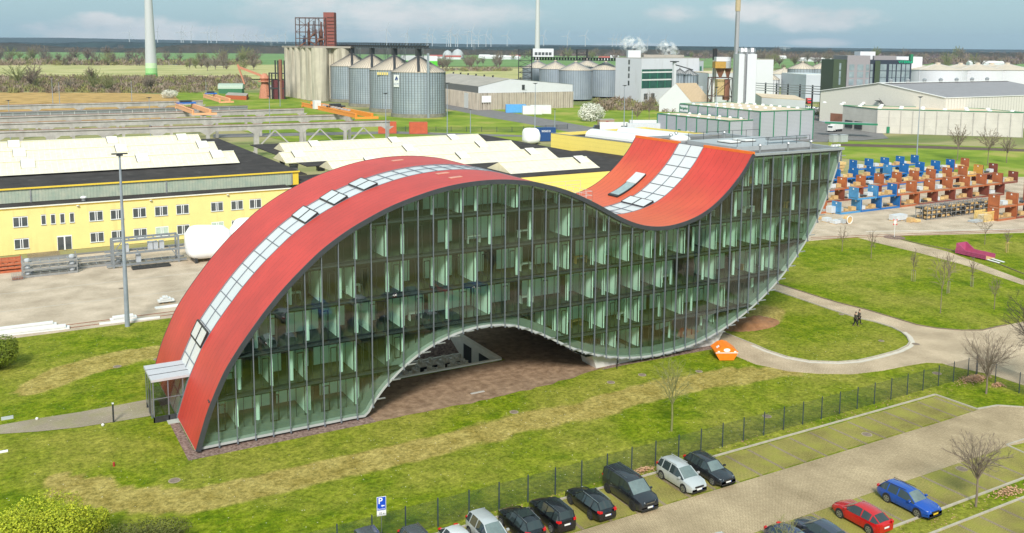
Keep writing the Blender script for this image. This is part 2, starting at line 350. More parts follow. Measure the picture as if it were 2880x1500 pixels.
wn = nd.new('ShaderNodeTexWhiteNoise'); L.new(fl.outputs[0], wn.inputs['Vector']); s5 = nd.new('ShaderNodeVectorMath'); s5.operation = 'MULTIPLY_ADD'; s5.inputs[1].default_value = (0.012, 0.0, 0.008); s5.inputs[2].default_value = (-0.006, 0, -0.004); L.new(wn.outputs['Color'], s5.inputs[0])
gl_ = [n for n in nd if n.type == 'BSDF_GLOSSY'][0]; bo = [n for n in nd if n.type == 'BUMP'][0]; a6 = nd.new('ShaderNodeVectorMath'); a6.operation = 'ADD'; L.new(bo.outputs[0], a6.inputs[0]); L.new(s5.outputs[0], a6.inputs[1]); n6 = nd.new('ShaderNodeVectorMath'); n6.operation = 'NORMALIZE'; L.new(a6.outputs[0], n6.inputs[0]); L.new(n6.outputs[0], gl_.inputs['Normal'])
M_glass2 = glass_mat('rear_facade_glass', (0.92, 0.97, 0.94), 0.8, base=0.0)
M_carpet = mat('green_grey_carpet', (0.05, 0.062, 0.04), 0.95, var=0.15)
M_ceil = mat('ceiling_white', (0.86, 0.90, 0.84), 0.8, var=0.04)
M_part = mat('partition_white', (0.86, 1.0, 0.91), 0.7, var=0.03)
M_grate = mat('walkway_grating', (0.07, 0.073, 0.075), 0.6, metal=0.3, var=0.2, scale=8)
nt, nd, L, b = nodes(M_grate); tc = nd.new('ShaderNodeTexCoord'); sp = nd.new('ShaderNodeSeparateXYZ'); L.new(tc.outputs['Object'], sp.inputs[0]); L.new(math_node(nd, L, 'MULTIPLY_ADD', math_node(nd, L, 'LESS_THAN', math_node(nd, L, 'FRACT', math_node(nd, L, 'MULTIPLY', sp.outputs[0], 12.0)), 0.45), 0.3, 0.7), b.inputs['Alpha'])
M_mull = mat('mullion_steel', (0.22, 0.24, 0.28), 0.4, metal=0.4, var=0.1)
M_frame = mat('black_window_frame', (0.02, 0.022, 0.024), 0.4, var=0.1)
M_board = mat('wood_panel', (0.40, 0.26, 0.10), 0.6, var=0.15)

HQ = thing('office_building', 'wave-shaped glass office building with a red roof rising and dipping like a ribbon', 'building', (36, 10.7, 0))
SKY0, SKY1 = 8.1, 12.75
Rin = offs(RT, 0.42)
for y0, y1 in ((-0.22, SKY0), (SKY1, DEP+0.22)):
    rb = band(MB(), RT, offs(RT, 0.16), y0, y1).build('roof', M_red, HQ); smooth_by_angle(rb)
    f = band(MB(), offs(RT, 0.165), Rin, y0+0.03, y1-0.03).build('roof_structure', M_fascia, HQ); smooth_by_angle(f)
for y0, y1 in ((-0.30, -0.225), (DEP+0.225, DEP+0.3)):
    f = band(MB(), offs(RT, -0.03), offs(RT, 0.42), y0, y1).build('fascia', M_fascia, HQ); smooth_by_angle(f)
# orange edge where the roof ends at the flat top
mb = MB()
for y0, y1 in ((-0.3, SKY0), (SKY1, DEP+0.3)): mb.box(XE-0.12, y0, ROOFZ+0.02, XE+0.22, y1, ROOFZ+0.32)
mb.build('edge_trim', M_orange_trim, HQ)
# skylight ribbon
mb = MB(); ST = offs(RT, 0.04); band(mb, ST, offs(RT, 0.14), SKY0+0.02, SKY1-0.02); sk = mb.build('skylight', M_skyl, HQ); smooth_by_angle(sk)
mb = MB()
NP = 46; SP, _ = resample(TOPP, NP)
SPo = offs(SP, -0.02)
for i, p in enumerate(SPo):
    mb.beam((p[0], SKY0, p[1]), (p[0], SKY1, p[1]), 0.06, 0.06)
for yy_ in (SKY0, (SKY0+SKY1)/2, SKY1):
    for a, c in zip(offs(RT, -0.02), offs(RT, -0.02)[1:]): mb.beam((a[0], yy_, a[1]), (c[0], yy_, c[1]), 0.07, 0.06)
mb.build('skylight_frame', M_mull, sk)
def sky_panel(k, lift=0.28):
    a, c = SP[k], SP[k+1]; dx, dz = c[0]-a[0], c[1]-a[1]; l = math.hypot(dx, dz); n = (-dz/l, dx/l)
    ym = (SKY0+SKY1)/2
    a2 = (a[0]+dx/l*0.08, a[1]+dz/l*0.08); c2 = (c[0]-dx/l*0.08, c[1]-dz/l*0.08)
    mb = MB(); fr = MB()
    for y0, y1 in ((SKY0+0.1, ym-0.05), (ym+0.05, SKY1-0.1)):
        for (p, q, t0, t1) in ((a2, c2, lift*0.5, lift),):
            P0 = (p[0]+n[0]*t0, p[1]+n[1]*t0); P1 = (q[0]+n[0]*t1, q[1]+n[1]*t1)
            mb.quad((P0[0], y0, P0[1]), (P1[0], y0, P1[1]), (P1[0], y1, P1[1]), (P0[0], y1, P0[1]))
            for (u, v) in (((P0, y0), (P1, y0)), ((P1, y0), (P1, y1)), ((P1, y1), (P0, y1)), ((P0, y1), (P0, y0))):
                fr.beam((u[0][0], u[1], u[0][1]-0.07), (v[0][0], v[1], v[0][1]-0.07), 0.13, 0.16)
    w_ = mb.build('roof_window', M_skyl, HQ); fr.build('frame', M_frame, w_)
OPEN_PANELS = [4, 13, 15, 17, 39]
for k in OPEN_PANELS: sky_panel(k)

# underside hull, end wall and flat roof
Hin = offs(RB, -0.95)
def clampx(P, x0, x1): return [(min(max(p[0], x0), x1), min(p[1], ROOFZ-0.2)) for p in P]
mb = MB(); band(mb, RB, clampx(offs(RB, -0.22), -1.9, XR-0.05), -0.02, DEP+0.02); hu = mb.build('hull', M_hull, HQ); smooth_by_angle(hu)
mb = MB(); band(mb, clampx(offs(RB, -0.225), -1.6, XR-0.1), clampx(Hin, -1.0, XR-0.5), 0.62, DEP-0.62); hs_ = mb.build('hull_sill', mat('grey_green_sill', (0.16, 0.185, 0.165), 0.6), HQ)
mb = MB()
mb.box(XE+0.25, 0.1, ROOFZ-0.45, XR-0.3, DEP-0.1, ROOFZ-0.22); mb.build('flat_roof', mat('roof_felt', (0.14, 0.135, 0.13), 0.9, var=0.4, scale=0.8, bump=0.3), HQ)
mb = MB()
for a in ((XE+0.22, -0.22, XR+0.1, 0.2), (XE+0.22, DEP-0.2, XR+0.1, DEP+0.22), (XR-0.35, 0.205, XR+0.1, DEP-0.205)): mb.box(a[0], a[1], ROOFZ-0.2, a[2], a[3], ROOFZ+0.08)
mb.build('parapet', mat('parapet_metal', (0.36, 0.38, 0.40), 0.45, metal=0.3, var=0.08), HQ)

# outer glass skins
for Yg, gm, nm in ((0.0, M_glass, 'glass_facade'), (DEP, M_glass2, 'rear_glass_facade')):
    mb = MB(); n = 300
    xs = [-1.7+(XR-0.1+1.7)*i/n for i in range(n+1)]
    pts = []
    for x in xs: pts.append((x, max(topz(x)-0.4, botz(x)+0.02), botz(x)+0.02))
    vs = [(x, Yg, z1) for x, z1, z0 in pts]+[(x, Yg, z0) for x, z1, z0 in pts]
    mb.add(vs, [(n+1+i, n+2+i, i+1, i) for i in range(n) if pts[i][1]-pts[i][2] > 0.04])
    mb.build(nm, gm, HQ)
# vertical mullions standing proud of the front glass
for i in range(49):
    x = i*1.56; mb = MB(); mb.box(x-0.032, -0.13, botz(x)-0.12, x+0.032, 0.03, topz(x)-0.38)
    mb.box(x-0.06, -0.22, botz(x)-0.1, x+0.06, -0.05, botz(x)+0.06)
    mb.build('mullion', M_mull, HQ)
mb = MB()
for i in range(0, 49, 2):
    x = i*1.56; mb.box(x-0.05, DEP+0.01, botz(x), x+0.05, DEP+0.15, topz(x)-0.3)
mb.build('rear_mullions', M_mull, HQ)

# floors
FZ = [4.34, 7.85, 11.36, 14.87, 18.38]
def spans(z, lo_off, hi_off):
    out = []; st = None; x = -1.8
    while x < XR-0.2:
        ok = botz(x)+lo_off < z < topz(x)-hi_off
        if ok and st is None: st = x
        if not ok and st is not None: out.append((st, x)); st = None
        x += 0.05
    if st is not None: out.append((st, x))
    return [s for s in out if s[1]-s[0] > 0.8]
mbs, mbc, mbg, mbe, mbr = MB(), MB(), MB(), MB(), MB()
for z in FZ:
    for a, c in spans(z, 0.45, 0.35):
        mbs.box(a, 0.75, z-0.06, c, DEP-0.75, z); mbc.box(a, 0.76, z-0.42, c, DEP-0.76, z-0.065)
        mbe.box(a-0.1, 0.60, z-0.42, c+0.1, 0.74, z+0.12)
        mbg.box(a-0.3, 0.07, z-0.09, c+0.3, 0.6, z-0.03); mbr.box(a-0.35, 0.02, z-0.12, c+0.35, 0.065, z+0.0)
        x = math.ceil(a/1.56)*1.56
        while x < c: mbg.box(x-0.03, 0.04, z-0.2, x+0.03, 0.6, z-0.095); x += 1.56
for a, c in ((-1.2, 13.0),): mbs.box(a, 0.76, 0.85, c, DEP-0.76, 0.92)
for a, c in ((38.5, 57.0),): mbs.box(a, 0.76, 1.55, c, DEP-0.76, 1.62)
mbs.build('floor_finish', M_carpet, HQ); mbc.build('floor_slab', M_ceil, HQ); mbe.build('slab_edge', M_frame, HQ); mbg.build('walkway', M_grate, HQ); mbr.build('edge_rail', M_fascia, HQ)
# ceiling lining under the red roof
mb = MB(); band(mb, clampx(offs(RT, 0.45), -1.2, XE), clampx(offs(RT, 0.6), -1.0, XE), 0.8, DEP-0.8).build('roof_lining', M_ceil, HQ)
mb = MB(); mb.box(XE, 0.76, ROOFZ-0.75, XR-1.2, DEP-0.8, ROOFZ-0.5); mb.build('top_ceiling', M_ceil, HQ)

# interior partitions, columns and the inner facade
LV = [0.9]+FZ
def zr(x, k):
    z0 = LV[k]; z1 = (FZ[k]-0.42) if k < 5 else ROOFZ-0.75
    return max(z0, botz(x)+0.98), min(z1, topz(x)-0.62)
rnd = random.Random(11)
mp_, mf = MB(), MB()
def one(nm, mt, *b_):
    mb = MB(); mb.box(*b_); return mb.build(nm, mt, HQ)
nw = nc = 0
CW = 4.6
for k in range(6):
    i = (k*2+1) % 4
    while i < 48:
        x = i*1.56+0.3; z0, z1 = zr(x, k)
        if z1-z0 > 0.6 and rnd.random() < (0.85 if k != 4 else 0.3): one('partition_wall', M_part, x-0.07, 0.95, z0, x+0.07, CW, z1)
        i += rnd.choice((2, 3, 3, 4))
    for i in range(1 if k % 2 else 2, 48, 3):                    # round columns
        x = i*1.56+0.7; z0, z1 = zr(x, k)
        if z1-z0 > 0.5: mb = MB(); mb.tube((x, 1.7, z0), (x, 1.7, z1), 0.18, 12); mb.build('column', M_part, HQ)
    x = -1.5
    while x < 74:                                # corridor wall in runs
        ln = rnd.choice((1.56, 2.08, 3.12, 4.68))
        if rnd.random() < (0.72 if k != 4 else 0.25):
            n = int(ln/0.52); st = []
            for q in range(n+1):
                z0, z1 = zr(x+q*0.52, k)
                if z1-z0 > 0.4: st.append((x+q*0.52, z0, z1))
            if len(st) > 1:
                pg = [(a, b2) for a, b2, c in st]+[(a, c) for a, b2, c in st[::-1]]
                mb = MB(); mb.extr(pg, CW+0.02, CW+0.16); mb.build('corridor_wall', M_board if rnd.random() < 0.03 else M_part, HQ)
        x += ln+rnd.choice((0.52, 1.04, 1.56))
    for i in range(0, 97):                       # inner facade posts and opening lights
        x = i*0.78; z0, z1 = zr(x, k)
        if z1-z0 > 0.35:
            wd = 0.02 if i % 2 else 0.035
            mf.box(x-wd, 0.66, z0, x+wd, 0.72, z1)
    for i in range(0, 48, 2 if k % 2 else 3):
        x = i*1.56+0.78*(k % 2)+0.1; z0, z1 = zr(x, k); z2, z3 = zr(x+0.6, k); z0 = max(z0, z2); z1 = min(z1, z3)
        if z1-z0 > 2.3:
            for b_ in ((x, z0, x+0.09, z1-0.25), (x+0.55, z0, x+0.64, z1-0.25), (x+0.09, z0, x+0.55, z0+0.09), (x+0.09, z1-0.34, x+0.55, z1-0.25)):
                mp_.box(b_[0], 0.6, b_[1], b_[2], 0.63, b_[3])
tag(mf.build('inner_facade_frame', M_frame, HQ), kind='stuff'); tag(mp_.build('opening_lights', M_frame, HQ), kind='stuff')
for k in range(6):
    for i in range(4, 46, 4):
        x = i*1.56+rnd.uniform(0, 1); z0, z1 = zr(x, k); z2, z3 = zr(x+1.6, k)
        if min(z1, z3)-max(z0, z2) > 1.8 and rnd.random() < 0.35:
            z = max(z0, z2); mb = MB(); mb.box(x, 2.6, z+0.70, x+1.5, 3.3, z+0.74); mb.box(x+0.05, 2.65, z, x+0.1, 3.25, z+0.7); mb.box(x+1.4, 2.65, z, x+1.45, 3.25, z+0.7); mb.build('desk', M_board if rnd.random() < 0.4 else M_ceil, HQ)

# right end: skewed glass strip that closes the tip
mb = MB(); mb.box(XR-0.32, -0.12, ROOFZ-1.6, XR-0.2, 0.0, ROOFZ-0.46); mb.build('corner_post', M_mull, HQ)

# concrete pedestal the hull sits on
M_ped = mat('pale_concrete', (0.60, 0.58, 0.55), 0.8, var=0.07, scale=0.35, bump=0.05)
def pedestal(y0, y1, x0, x1):
    prof = [(x0, -0.3)]
    for t in range(0, 9):
        u = t/8; prof.append((x0-5.2*u**1.5, 0.02+(botz(x0-5.2)+0.05)*(1-(1-u)**1.6)))
    xa = x0-5.2; n = 26; xb = x1+2.2
    for i in range(1, n+1): x = xa+(xb-xa)*i/n; prof.append((x, botz(x)+0.1))
    prof += [(x1, -0.3)]
    mb = MB(); mb.extr(prof, y0, y1); return mb.build('pedestal', M_ped, HQ)
pedestal(0.95, 3.6, 40.0, 56.9); pedestal(5.9, 8.4, 40.9, 55.5); pedestal(12.5, 20.4, 41, 56)
mb = MB(); mb.box(-1.2, 0.7, -0.3, 13.0, 20.8, 0.24); mb.build('plinth', mat('grey_plinth', (0.2, 0.2, 0.2), 0.9), HQ)
# small stub of the foot at the left support
mb = MB()
for i in range(49):
    x = i*1.56
    if x > 13.2: mb.box(x+0.35, -0.16, botz(x+0.5)-0.06, x+1.2, -0.03, botz(x+0.5)+0.03)
mb.build('ledge_brackets', M_galv, HQ)
# roof terrace, glazed stair hatch, small hatches
def roofhit(px_, py_):
    d = ray(px_, py_); t = 50.0
    while t < 160:
        P = CAM+d*t
        if P.z < topz(P.x) and -3 < P.x < 76 and -1 < P.y < 23: return P
        t += 0.05
    return P
# ================================================================ ground
def tp(c, r, *pts): return [gt(c, r, x, y) for x, y in pts]
def ext(a, b, d):    # point d metres beyond b on the line a->b
    v = Vector((b[0]-a[0], b[1]-a[1], 0)).normalized(); return Vector((b[0], b[1], 0))+v*d
PIT = (14.5, 8.3, 32.4, 23.0)
def field_mat(name, stops, scale, stretch=(1, 1, 1), rot=0.0, rough=0.95, bump=0.0):
    mt = mat(name, stops[0][1], rough, scale=1)
    nt, nd, L, b = nodes(mt)
    tc = nd.new('ShaderNodeTexCoord'); mp = nd.new('ShaderNodeMapping'); mp.inputs['Scale'].default_value = stretch; mp.inputs['Rotation'].default_value = (0, 0, rot); L.new(tc.outputs['Object'], mp.inputs[0])
    nz = nd.new('ShaderNodeTexNoise'); nz.inputs['Scale'].default_value = scale; nz.inputs['Detail'].default_value = 8; nz.inputs['Roughness'].default_value = 0.6; L.new(mp.outputs[0], nz.inputs[0])
    rp = nd.new('ShaderNodeValToRGB'); e = rp.color_ramp.elements; e[0].position, e[0].color = stops[0][0], (*stops[0][1], 1); e[1].position, e[1].color = stops[1][0], (*stops[1][1], 1)
    for p, c in stops[2:]: k = e.new(p); k.color = (*c, 1)
    L.new(nz.outputs['Fac'], rp.inputs[0]); L.new(rp.outputs[0], b.inputs['Base Color'])
    b.inputs['Specular IOR Level'].default_value = 0.1
    return mt
M_field = field_mat('far_fields', [(0.36, (0.10, 0.16, 0.045)), (0.47, (0.20, 0.21, 0.08)), (0.54, (0.34, 0.30, 0.15)), (0.62, (0.16, 0.21, 0.06))], 0.0035, (1, 3.5, 1), YAW)
# base ground sheet with an opening for the sunken yard
xs = [-6000, PIT[0], PIT[2], 14000]; ys = [-2000, PIT[1], PIT[3], 14000]
mb = MB()
for i in range(3):
    for j in range(3):
        if i == 1 and j == 1: continue
        mb.quad((xs[i], ys[j], -0.06), (xs[i+1], ys[j], -0.06), (xs[i+1], ys[j+1], -0.06), (xs[i], ys[j+1], -0.06))
struct('ground', mb, M_field)

# lawn as a fine grid carrying the worn, dry patches as a colour attribute
def pdist(p, line):
    best = 1e9
    for (ax, ay, aw), (bx, by, bw) in zip(line, line[1:]):
        dx, dy = bx-ax, by-ay; t = max(0, min(1, ((p[0]-ax)*dx+(p[1]-ay)*dy)/(dx*dx+dy*dy+1e-9)))
        d = math.hypot(p[0]-ax-dx*t, p[1]-ay-dy*t)/(aw+(bw-aw)*t); best = min(best, d)
    return best
def wl(pts): return [(gt(c, r, x, y)[0], gt(c, r, x, y)[1], w) for c, r, x, y, w in pts]
DRY = [wl([(0, 3, 700, 900, 1.6), (0, 3, 1300, 1000, 2.0), (0, 3, 1900, 1020, 2.0), (1, 3, 0, 880, 1.9), (1, 3, 900, 660, 1.9), (1, 3, 1700, 480, 1.9), (2, 3, 0, 260, 2.0), (2, 3, 900, 60, 2.0), (2, 2, 1500, 1230, 2.1), (2, 2, 2300, 1090, 2.3), (3, 2, 200, 1060, 1.3)]),
       wl([(0, 2, 300, 1250, 1.6), (0, 2, 700, 1060, 2.6), (0, 2, 1300, 900, 2.6), (0, 2, 1700, 850, 1.9)]),
       wl([(0, 2, 1200, 880, 1.0), (0, 2, 1700, 830, 1.6)]),
       wl([(3, 2, 20, 440, 2.0), (2, 2, 2470, 560, 2.4)]),
       wl([(0, 3, 600, 800, 1.0), (0, 3, 1000, 850, 1.2)])]
X0, X1, Y_0, Y_1, ST_ = -70.0, 190.0, -50.0, 72.0, 1.0
nx, ny = int((X1-X0)/ST_), int((Y_1-Y_0)/ST_)
vs = []; dry = []
for j in range(ny+1):
    for i in range(nx+1):
        x, y = X0+i*ST_, Y_0+j*ST_
        if i and i < nx: 
            x = PIT[0] if abs(x-PIT[0]) <= 0.5 else (PIT[2] if abs(x-PIT[2]) < 0.5 else x)
        if j and j < ny: y = PIT[1] if abs(y-PIT[1]) < 0.5 else (PIT[3] if abs(y-PIT[3]) < 0.5 else y)
        vs.append((x, y, 0.0))
        wob = 1+0.22*noise.noise(Vector((x*0.35, y*0.35, 1.0)))
        d = min(pdist((x, y), l) for l in DRY)*wob if -40 < x < 110 and -30 < y < 45 else 9
        dry.append(max(0.0, min(1.0, (1.18-d)/0.36)))
fs = []
for j in range(ny):
    for i in range(nx):
        a = j*(nx+1)+i; cx_, cy_ = (vs[a][0]+vs[a+1][0])/2, (vs[a][1]+vs[a+nx+1][1])/2
        if PIT[0] < cx_ < PIT[2] and PIT[1] < cy_ < PIT[3]: continue
        fs.append((a, a+1, a+nx+2, a+nx+1))
mb = MB(); mb.add(vs, fs)
M_lawn = mat('lawn', (0.10, 0.14, 0.012), 0.95, scale=0.5, spec=0.05)
nt, nd, L, b = nodes(M_lawn)
tc = nd.new('ShaderNodeTexCoord')
def nzn(scale, det=8, rough=0.65):
    n = nd.new('ShaderNodeTexNoise'); n.inputs['Scale'].default_value = scale; n.inputs['Detail'].default_value = det; n.inputs['Roughness'].default_value = rough; L.new(tc.outputs['Object'], n.inputs[0]); return n.outputs['Fac']
def ramp(fac, *st):
    rp = nd.new('ShaderNodeValToRGB'); e = rp.color_ramp.elements; e[0].position, e[0].color = st[0][0], (*st[0][1], 1); e[1].position, e[1].color = st[1][0], (*st[1][1], 1)
    for p, c in st[2:]: k = e.new(p); k.color = (*c, 1)
    L.new(fac, rp.inputs[0]); return rp.outputs[0]
big = nzn(0.09, 4, 0.5); fine = nzn(2.3, 9, 0.75); mid = nzn(0.5, 6, 0.7)
green = ramp(mid, (0.34, (0.085, 0.15, 0.006)), (0.66, (0.25, 0.285, 0.025)), (0.5, (0.16, 0.215, 0.010)))
olive = ramp(mid, (0.34, (0.18, 0.20, 0.025)), (0.66, (0.32, 0.31, 0.06)))
bm_ = nd.new('ShaderNodeMapRange'); bm_.inputs[1].default_value = 0.42; bm_.inputs[2].default_value = 0.62; L.new(big, bm_.inputs[0])
c0 = mixc(nd, L, bm_.outputs[0], green, olive)
brown = ramp(mid, (0.36, (0.28, 0.215, 0.06)), (0.64, (0.46, 0.37, 0.135)))
at = nd.new('ShaderNodeAttribute'); at.attribute_name = 'dry'
dm = math_node(nd, L, 'ADD', at.outputs['Fac'], math_node(nd, L, 'MULTIPLY_ADD', mid, 0.9, -0.45))
dmr = nd.new('ShaderNodeMapRange'); dmr.inputs[1].default_value = 0.3; dmr.inputs[2].default_value = 0.75; dmr.inputs[4].default_value = 0.92; L.new(dm, dmr.inputs[0])
dmr2 = math_node(nd, L, 'MULTIPLY', dmr.outputs[0], math_node(nd, L, 'GREATER_THAN', at.outputs['Fac'], 0.02))
c1 = mixc(nd, L, dmr2, c0, brown)
shade = mixc(nd, L, 1.0, ramp(fine, (0.34, (0.42, 0.45, 0.38)), (0.66, (1.4, 1.35, 1.3))), ramp(nzn(7.0, 4, 0.8), (0.3, (0.65, 0.68, 0.6)), (0.7, (1.3, 1.28, 1.25))), 'MULTIPLY')
L.new(mixc(nd, L, 1.0, c1, shade, 'MULTIPLY'), b.inputs['Base Color'])
bp = nd.new('ShaderNodeBump'); bp.inputs['Strength'].default_value = 0.9; bp.inputs['Distance'].default_value = 0.12; L.new(fine, bp.inputs['Height']); L.new(bp.outputs[0], b.inputs['Normal'])
lawn = struct('lawn', mb, M_lawn)
ca = lawn.data.attributes.new('dry', 'FLOAT', 'POINT'); ca.data.foreach_set('value', dry)

def sheet(name, pts, mt, z=0.02, thick=True):
    mb = MB(); P = [(p[0], p[1]) for p in pts]
    mb.prism(P, -0.03, z) if thick else mb.poly([(p[0], p[1], z) for p in pts])
    return struct(name, mb, mt)
def brick_mat(name, c1, c2, mortar, sc, rot=0.0, msize=0.02, patch=None, rw=0.5):
    mt = mat(name, c1, 0.9, spec=0.2); nt, nd, L, b = nodes(mt)
    tc = nd.new('ShaderNodeTexCoord'); mp = nd.new('ShaderNodeMapping'); mp.inputs['Rotation'].default_value = (0, 0, rot); L.new(tc.outputs['Object'], mp.inputs[0])
    br = nd.new('ShaderNodeTexBrick'); br.inputs['Scale'].default_value = sc; br.inputs['Color1'].default_value = (*c1, 1); br.inputs['Color2'].default_value = (*c2, 1); br.inputs['Mortar'].default_value = (*mortar, 1)
    br.inputs['Mortar Size'].default_value = msize; br.inputs['Brick Width'].default_value = rw; br.inputs['Mortar Smooth'].default_value = 0.3; L.new(mp.outputs[0], br.inputs['Vector'])
    n = nd.new('ShaderNodeTexNoise'); n.inputs['Scale'].default_value = 0.25; n.inputs['Detail'].default_value = 7; L.new(tc.outputs['Object'], n.inputs[0])
    rp = nd.new('ShaderNodeValToRGB'); rp.color_ramp.elements[0].position = 0.3; rp.color_ramp.elements[1].position = 0.72; rp.color_ramp.elements[0].color = (0.72, 0.70, 0.66, 1); rp.color_ramp.elements[1].color = (1.15, 1.14, 1.12, 1); L.new(n.outputs['Fac'], rp.inputs[0])
    L.new(mixc(nd, L, 1.0, br.outputs['Color'], rp.outputs[0], 'MULTIPLY'), b.inputs['Base Color'])
    if patch:
        n2 = nd.new('ShaderNodeTexNoise'); n2.inputs['Scale'].default_value = 0.5; n2.inputs['Detail'].default_value = 8; L.new(tc.outputs['Object'], n2.inputs[0])
        m2 = nd.new('ShaderNodeMapRange'); m2.inputs[1].default_value = 0.45; m2.inputs[2].default_value = 0.62; m2.inputs[4].default_value = patch[1]; L.new(n2.outputs['Fac'], m2.inputs[0])
        L.new(mixc(nd, L, m2.outputs[0], b.inputs['Base Color'].links[0].from_socket, patch[0]), b.inputs['Base Color'])
    bp = nd.new('ShaderNodeBump'); bp.inputs['Strength'].default_value = 0.5; bp.inputs['Distance'].default_value = 0.02; L.new(br.outputs['Fac'], bp.inputs['Height']); bp.invert = True; L.new(bp.outputs[0], b.inputs['Normal'])
    return mt
M_pave = brick_mat('beige_pavers', (0.62, 0.50, 0.37), (0.53, 0.42, 0.31), (0.30, 0.235, 0.14), 2.2, 0.0, 0.035)
M_path = brick_mat('path_pavers', (0.46, 0.39, 0.32), (0.38, 0.32, 0.26), (0.14, 0.13, 0.06), 2.4, 0.3, 0.035, ((0.20, 0.20, 0.06), 0.35))
M_lane = brick_mat('lane_pavers', (0.64, 0.50, 0.34), (0.51, 0.395, 0.265), (0.14, 0.115, 0.05), 2.3, PI/4, 0.045)
M_bay = brick_mat('grass_pavers', (0.50, 0.42, 0.14), (0.38, 0.34, 0.10), (0.09, 0.09, 0.015), 3.4, 0.0, 0.05, ((0.27, 0.27, 0.04), 0.5))
M_asph = mat('asphalt', (0.17, 0.16, 0.155), 0.9, var=0.18, scale=0.3)
M_yard = brick_mat('yard_pavers', (0.58, 0.48, 0.375), (0.51, 0.42, 0.325), (0.38, 0.31, 0.23), 1.6, 0.0, 0.02)
M_stone = mat('kerb_stone', (0.40, 0.36, 0.29), 0.85, var=0.15, scale=1.5)
M_strip = brick_mat('divider_pavers', (0.40, 0.31, 0.22), (0.32, 0.25, 0.17), (0.12, 0.11, 0.05), 3.0, 0.0, 0.04)
M_gravel = mat('red_brown_gravel', (0.07, 0.035, 0.025), 0.95, col2=(0.36, 0.26, 0.22), scale=3.4, bump=0.9, spec=0.2, detail=9)
M_soil = mat('dark_bare_soil', (0.15, 0.095, 0.06), 0.97, col2=(0.36, 0.25, 0.165), scale=1.1, bump=0.6, spec=0.1)
M_mark = mat('road_paint', (0.72, 0.70, 0.66), 0.7, var=0.08)

def kerb(name, pts, w=0.14, h=0.1, mt=None, z=0.0, seg=1.0, gap=0.02):
    mb = MB()
    for a, c in zip(pts, pts[1:]):
        a = Vector((a[0], a[1], 0)); c = Vector((c[0], c[1], 0)); l = (c-a).length; n = max(1, round(l/seg)); d = (c-a)/n
        for i in range(n):
            p = a+d*i; q = p+d*(1-gap/seg); mb.beam((p.x, p.y, z+h/2-0.02), (q.x, q.y, z+h/2-0.02), w, h)
    return struct(name, mb, mt or M_stone)

# soil under the arch and gravel strips along the building
pts = tp(1, 2, (1290, 1342))+tp(1, 3, (1170, 60), (1185, 130), (1700, 10))+tp(1, 2, (2300, 1200), (2576, 1165))+tp(2, 2, (0, 1180), (500, 1090), (835, 1035))
yy0 = [(p[0], p[1]) for p in pts]
fr = [(13.2, -1.0), (14.0, -1.0)]+[(p[0], p[1]) for p in tp(1, 2, (1850, 1300), (2300, 1195), (2576, 1160))+tp(2, 2, (300, 1125), (600, 1080), (835, 1035))]
mb = MB()
front = lambda x: interp([(13.0, -1.1), (20, -1.1), (24, -1.3), (28, -1.0), (32, -0.8), (36, -0.2), (40.0, 0.6), (44, 0.9)], x)
X_ = [13.0+i*0.97 for i in range(32)]
def soil_quads(mb, f):
    for a, c in zip(X_, X_[1:]):
        ya, yc = front(a)+0.35*noise.noise(Vector((a, 0, 0))), front(c)+0.35*noise.noise(Vector((c, 0, 0)))
        mb.quad((a, ya, 0.012), (c, yc, 0.012), (c, 8.0, 0.012), (a, 8.0, 0.012))
soil_quads(mb, front)
mb.quad((PIT[2]+0.3, 8.0, 0.012), (43, 8.0, 0.012), (43, 24, 0.012), (PIT[2]+0.3, 24, 0.012))
mb.quad((12.5, 23.3, 0.012), (PIT[2]+0.3, 23.3, 0.012), (PIT[2]+0.3, 26, 0.012), (12.5, 26, 0.012))
struct('bare_soil', mb, M_soil)
mb = MB(); mb.box(-2.6, -1.15, -0.02, 13.9, 0.75, 0.018); mb.box(-2.75, -1.15, -0.02, -1.95, 9, 0.02); struct('gravel_strip', mb, M_gravel)
mb = MB()
pv = [(40.2, 0.3), (44, 0.35), (50, 0.05), (57.2, -0.2), (59.5, 0.0), (60.2, 2.5), (57.0, 3.5), (44, 2.2)]
mb.prism(pv, -0.02, 0.02); struct('gravel_bed', mb, M_gravel)
# sunken plant yard
mb = MB()
mb.box(PIT[0]+0.3, PIT[1]+0.3, -3.0, PIT[2]-0.3, 17.9, -2.8)
struct('sunken_yard_floor', mb, M_conc)
wall = thing('retaining_wall', 'pale concrete retaining wall around the sunken yard under the arch', 'wall', ((PIT[0]+PIT[2])/2, PIT[1], -3.0))
mb = MB()
mb.box(PIT[0], PIT[1]-0.05, -3, PIT[2], PIT[1]+0.3, 0.16); mb.box(PIT[0], PIT[1]+0.3, -3, PIT[0]+0.3, PIT[3], 0.05)
mb.box(PIT[2]-0.35, PIT[1]+0.3, -3, PIT[2]+0.15, PIT[3]+0.3, 0.16); mb.box(PIT[0], PIT[3]-0.2, -3, PIT[2]-0.35, PIT[3]+0.3, 0.05); mb.box(PIT[0]+0.3, 17.6, -3, PIT[2]-0.35, 17.9, -2.0)
mb.build('wall', mat('pit_wall_render', (0.78, 0.72, 0.62), 0.8, var=0.06), wall)
for y0, y1, nm in ((14.9, 16.9, 'door'), (10.2, 13.0, 'window')):
    mb = MB(); z0 = -2.8 if nm == 'door' else -2.3
    mb.box(PIT[2]-0.39, y0, z0, PIT[2]-0.36, y1, -0.55); mb.build(nm, M_frame, wall)
mb = MB(); mb.add([(PIT[0]+0.3, 17.9, -2.2), (PIT[2]-0.35, 17.9, -2.2), (PIT[2]-0.35, 22.8, 0.0), (PIT[0]+0.3, 22.8, 0.0)], [(0, 1, 2, 3)]); struct('gravel_slope', mb, M_gravel)

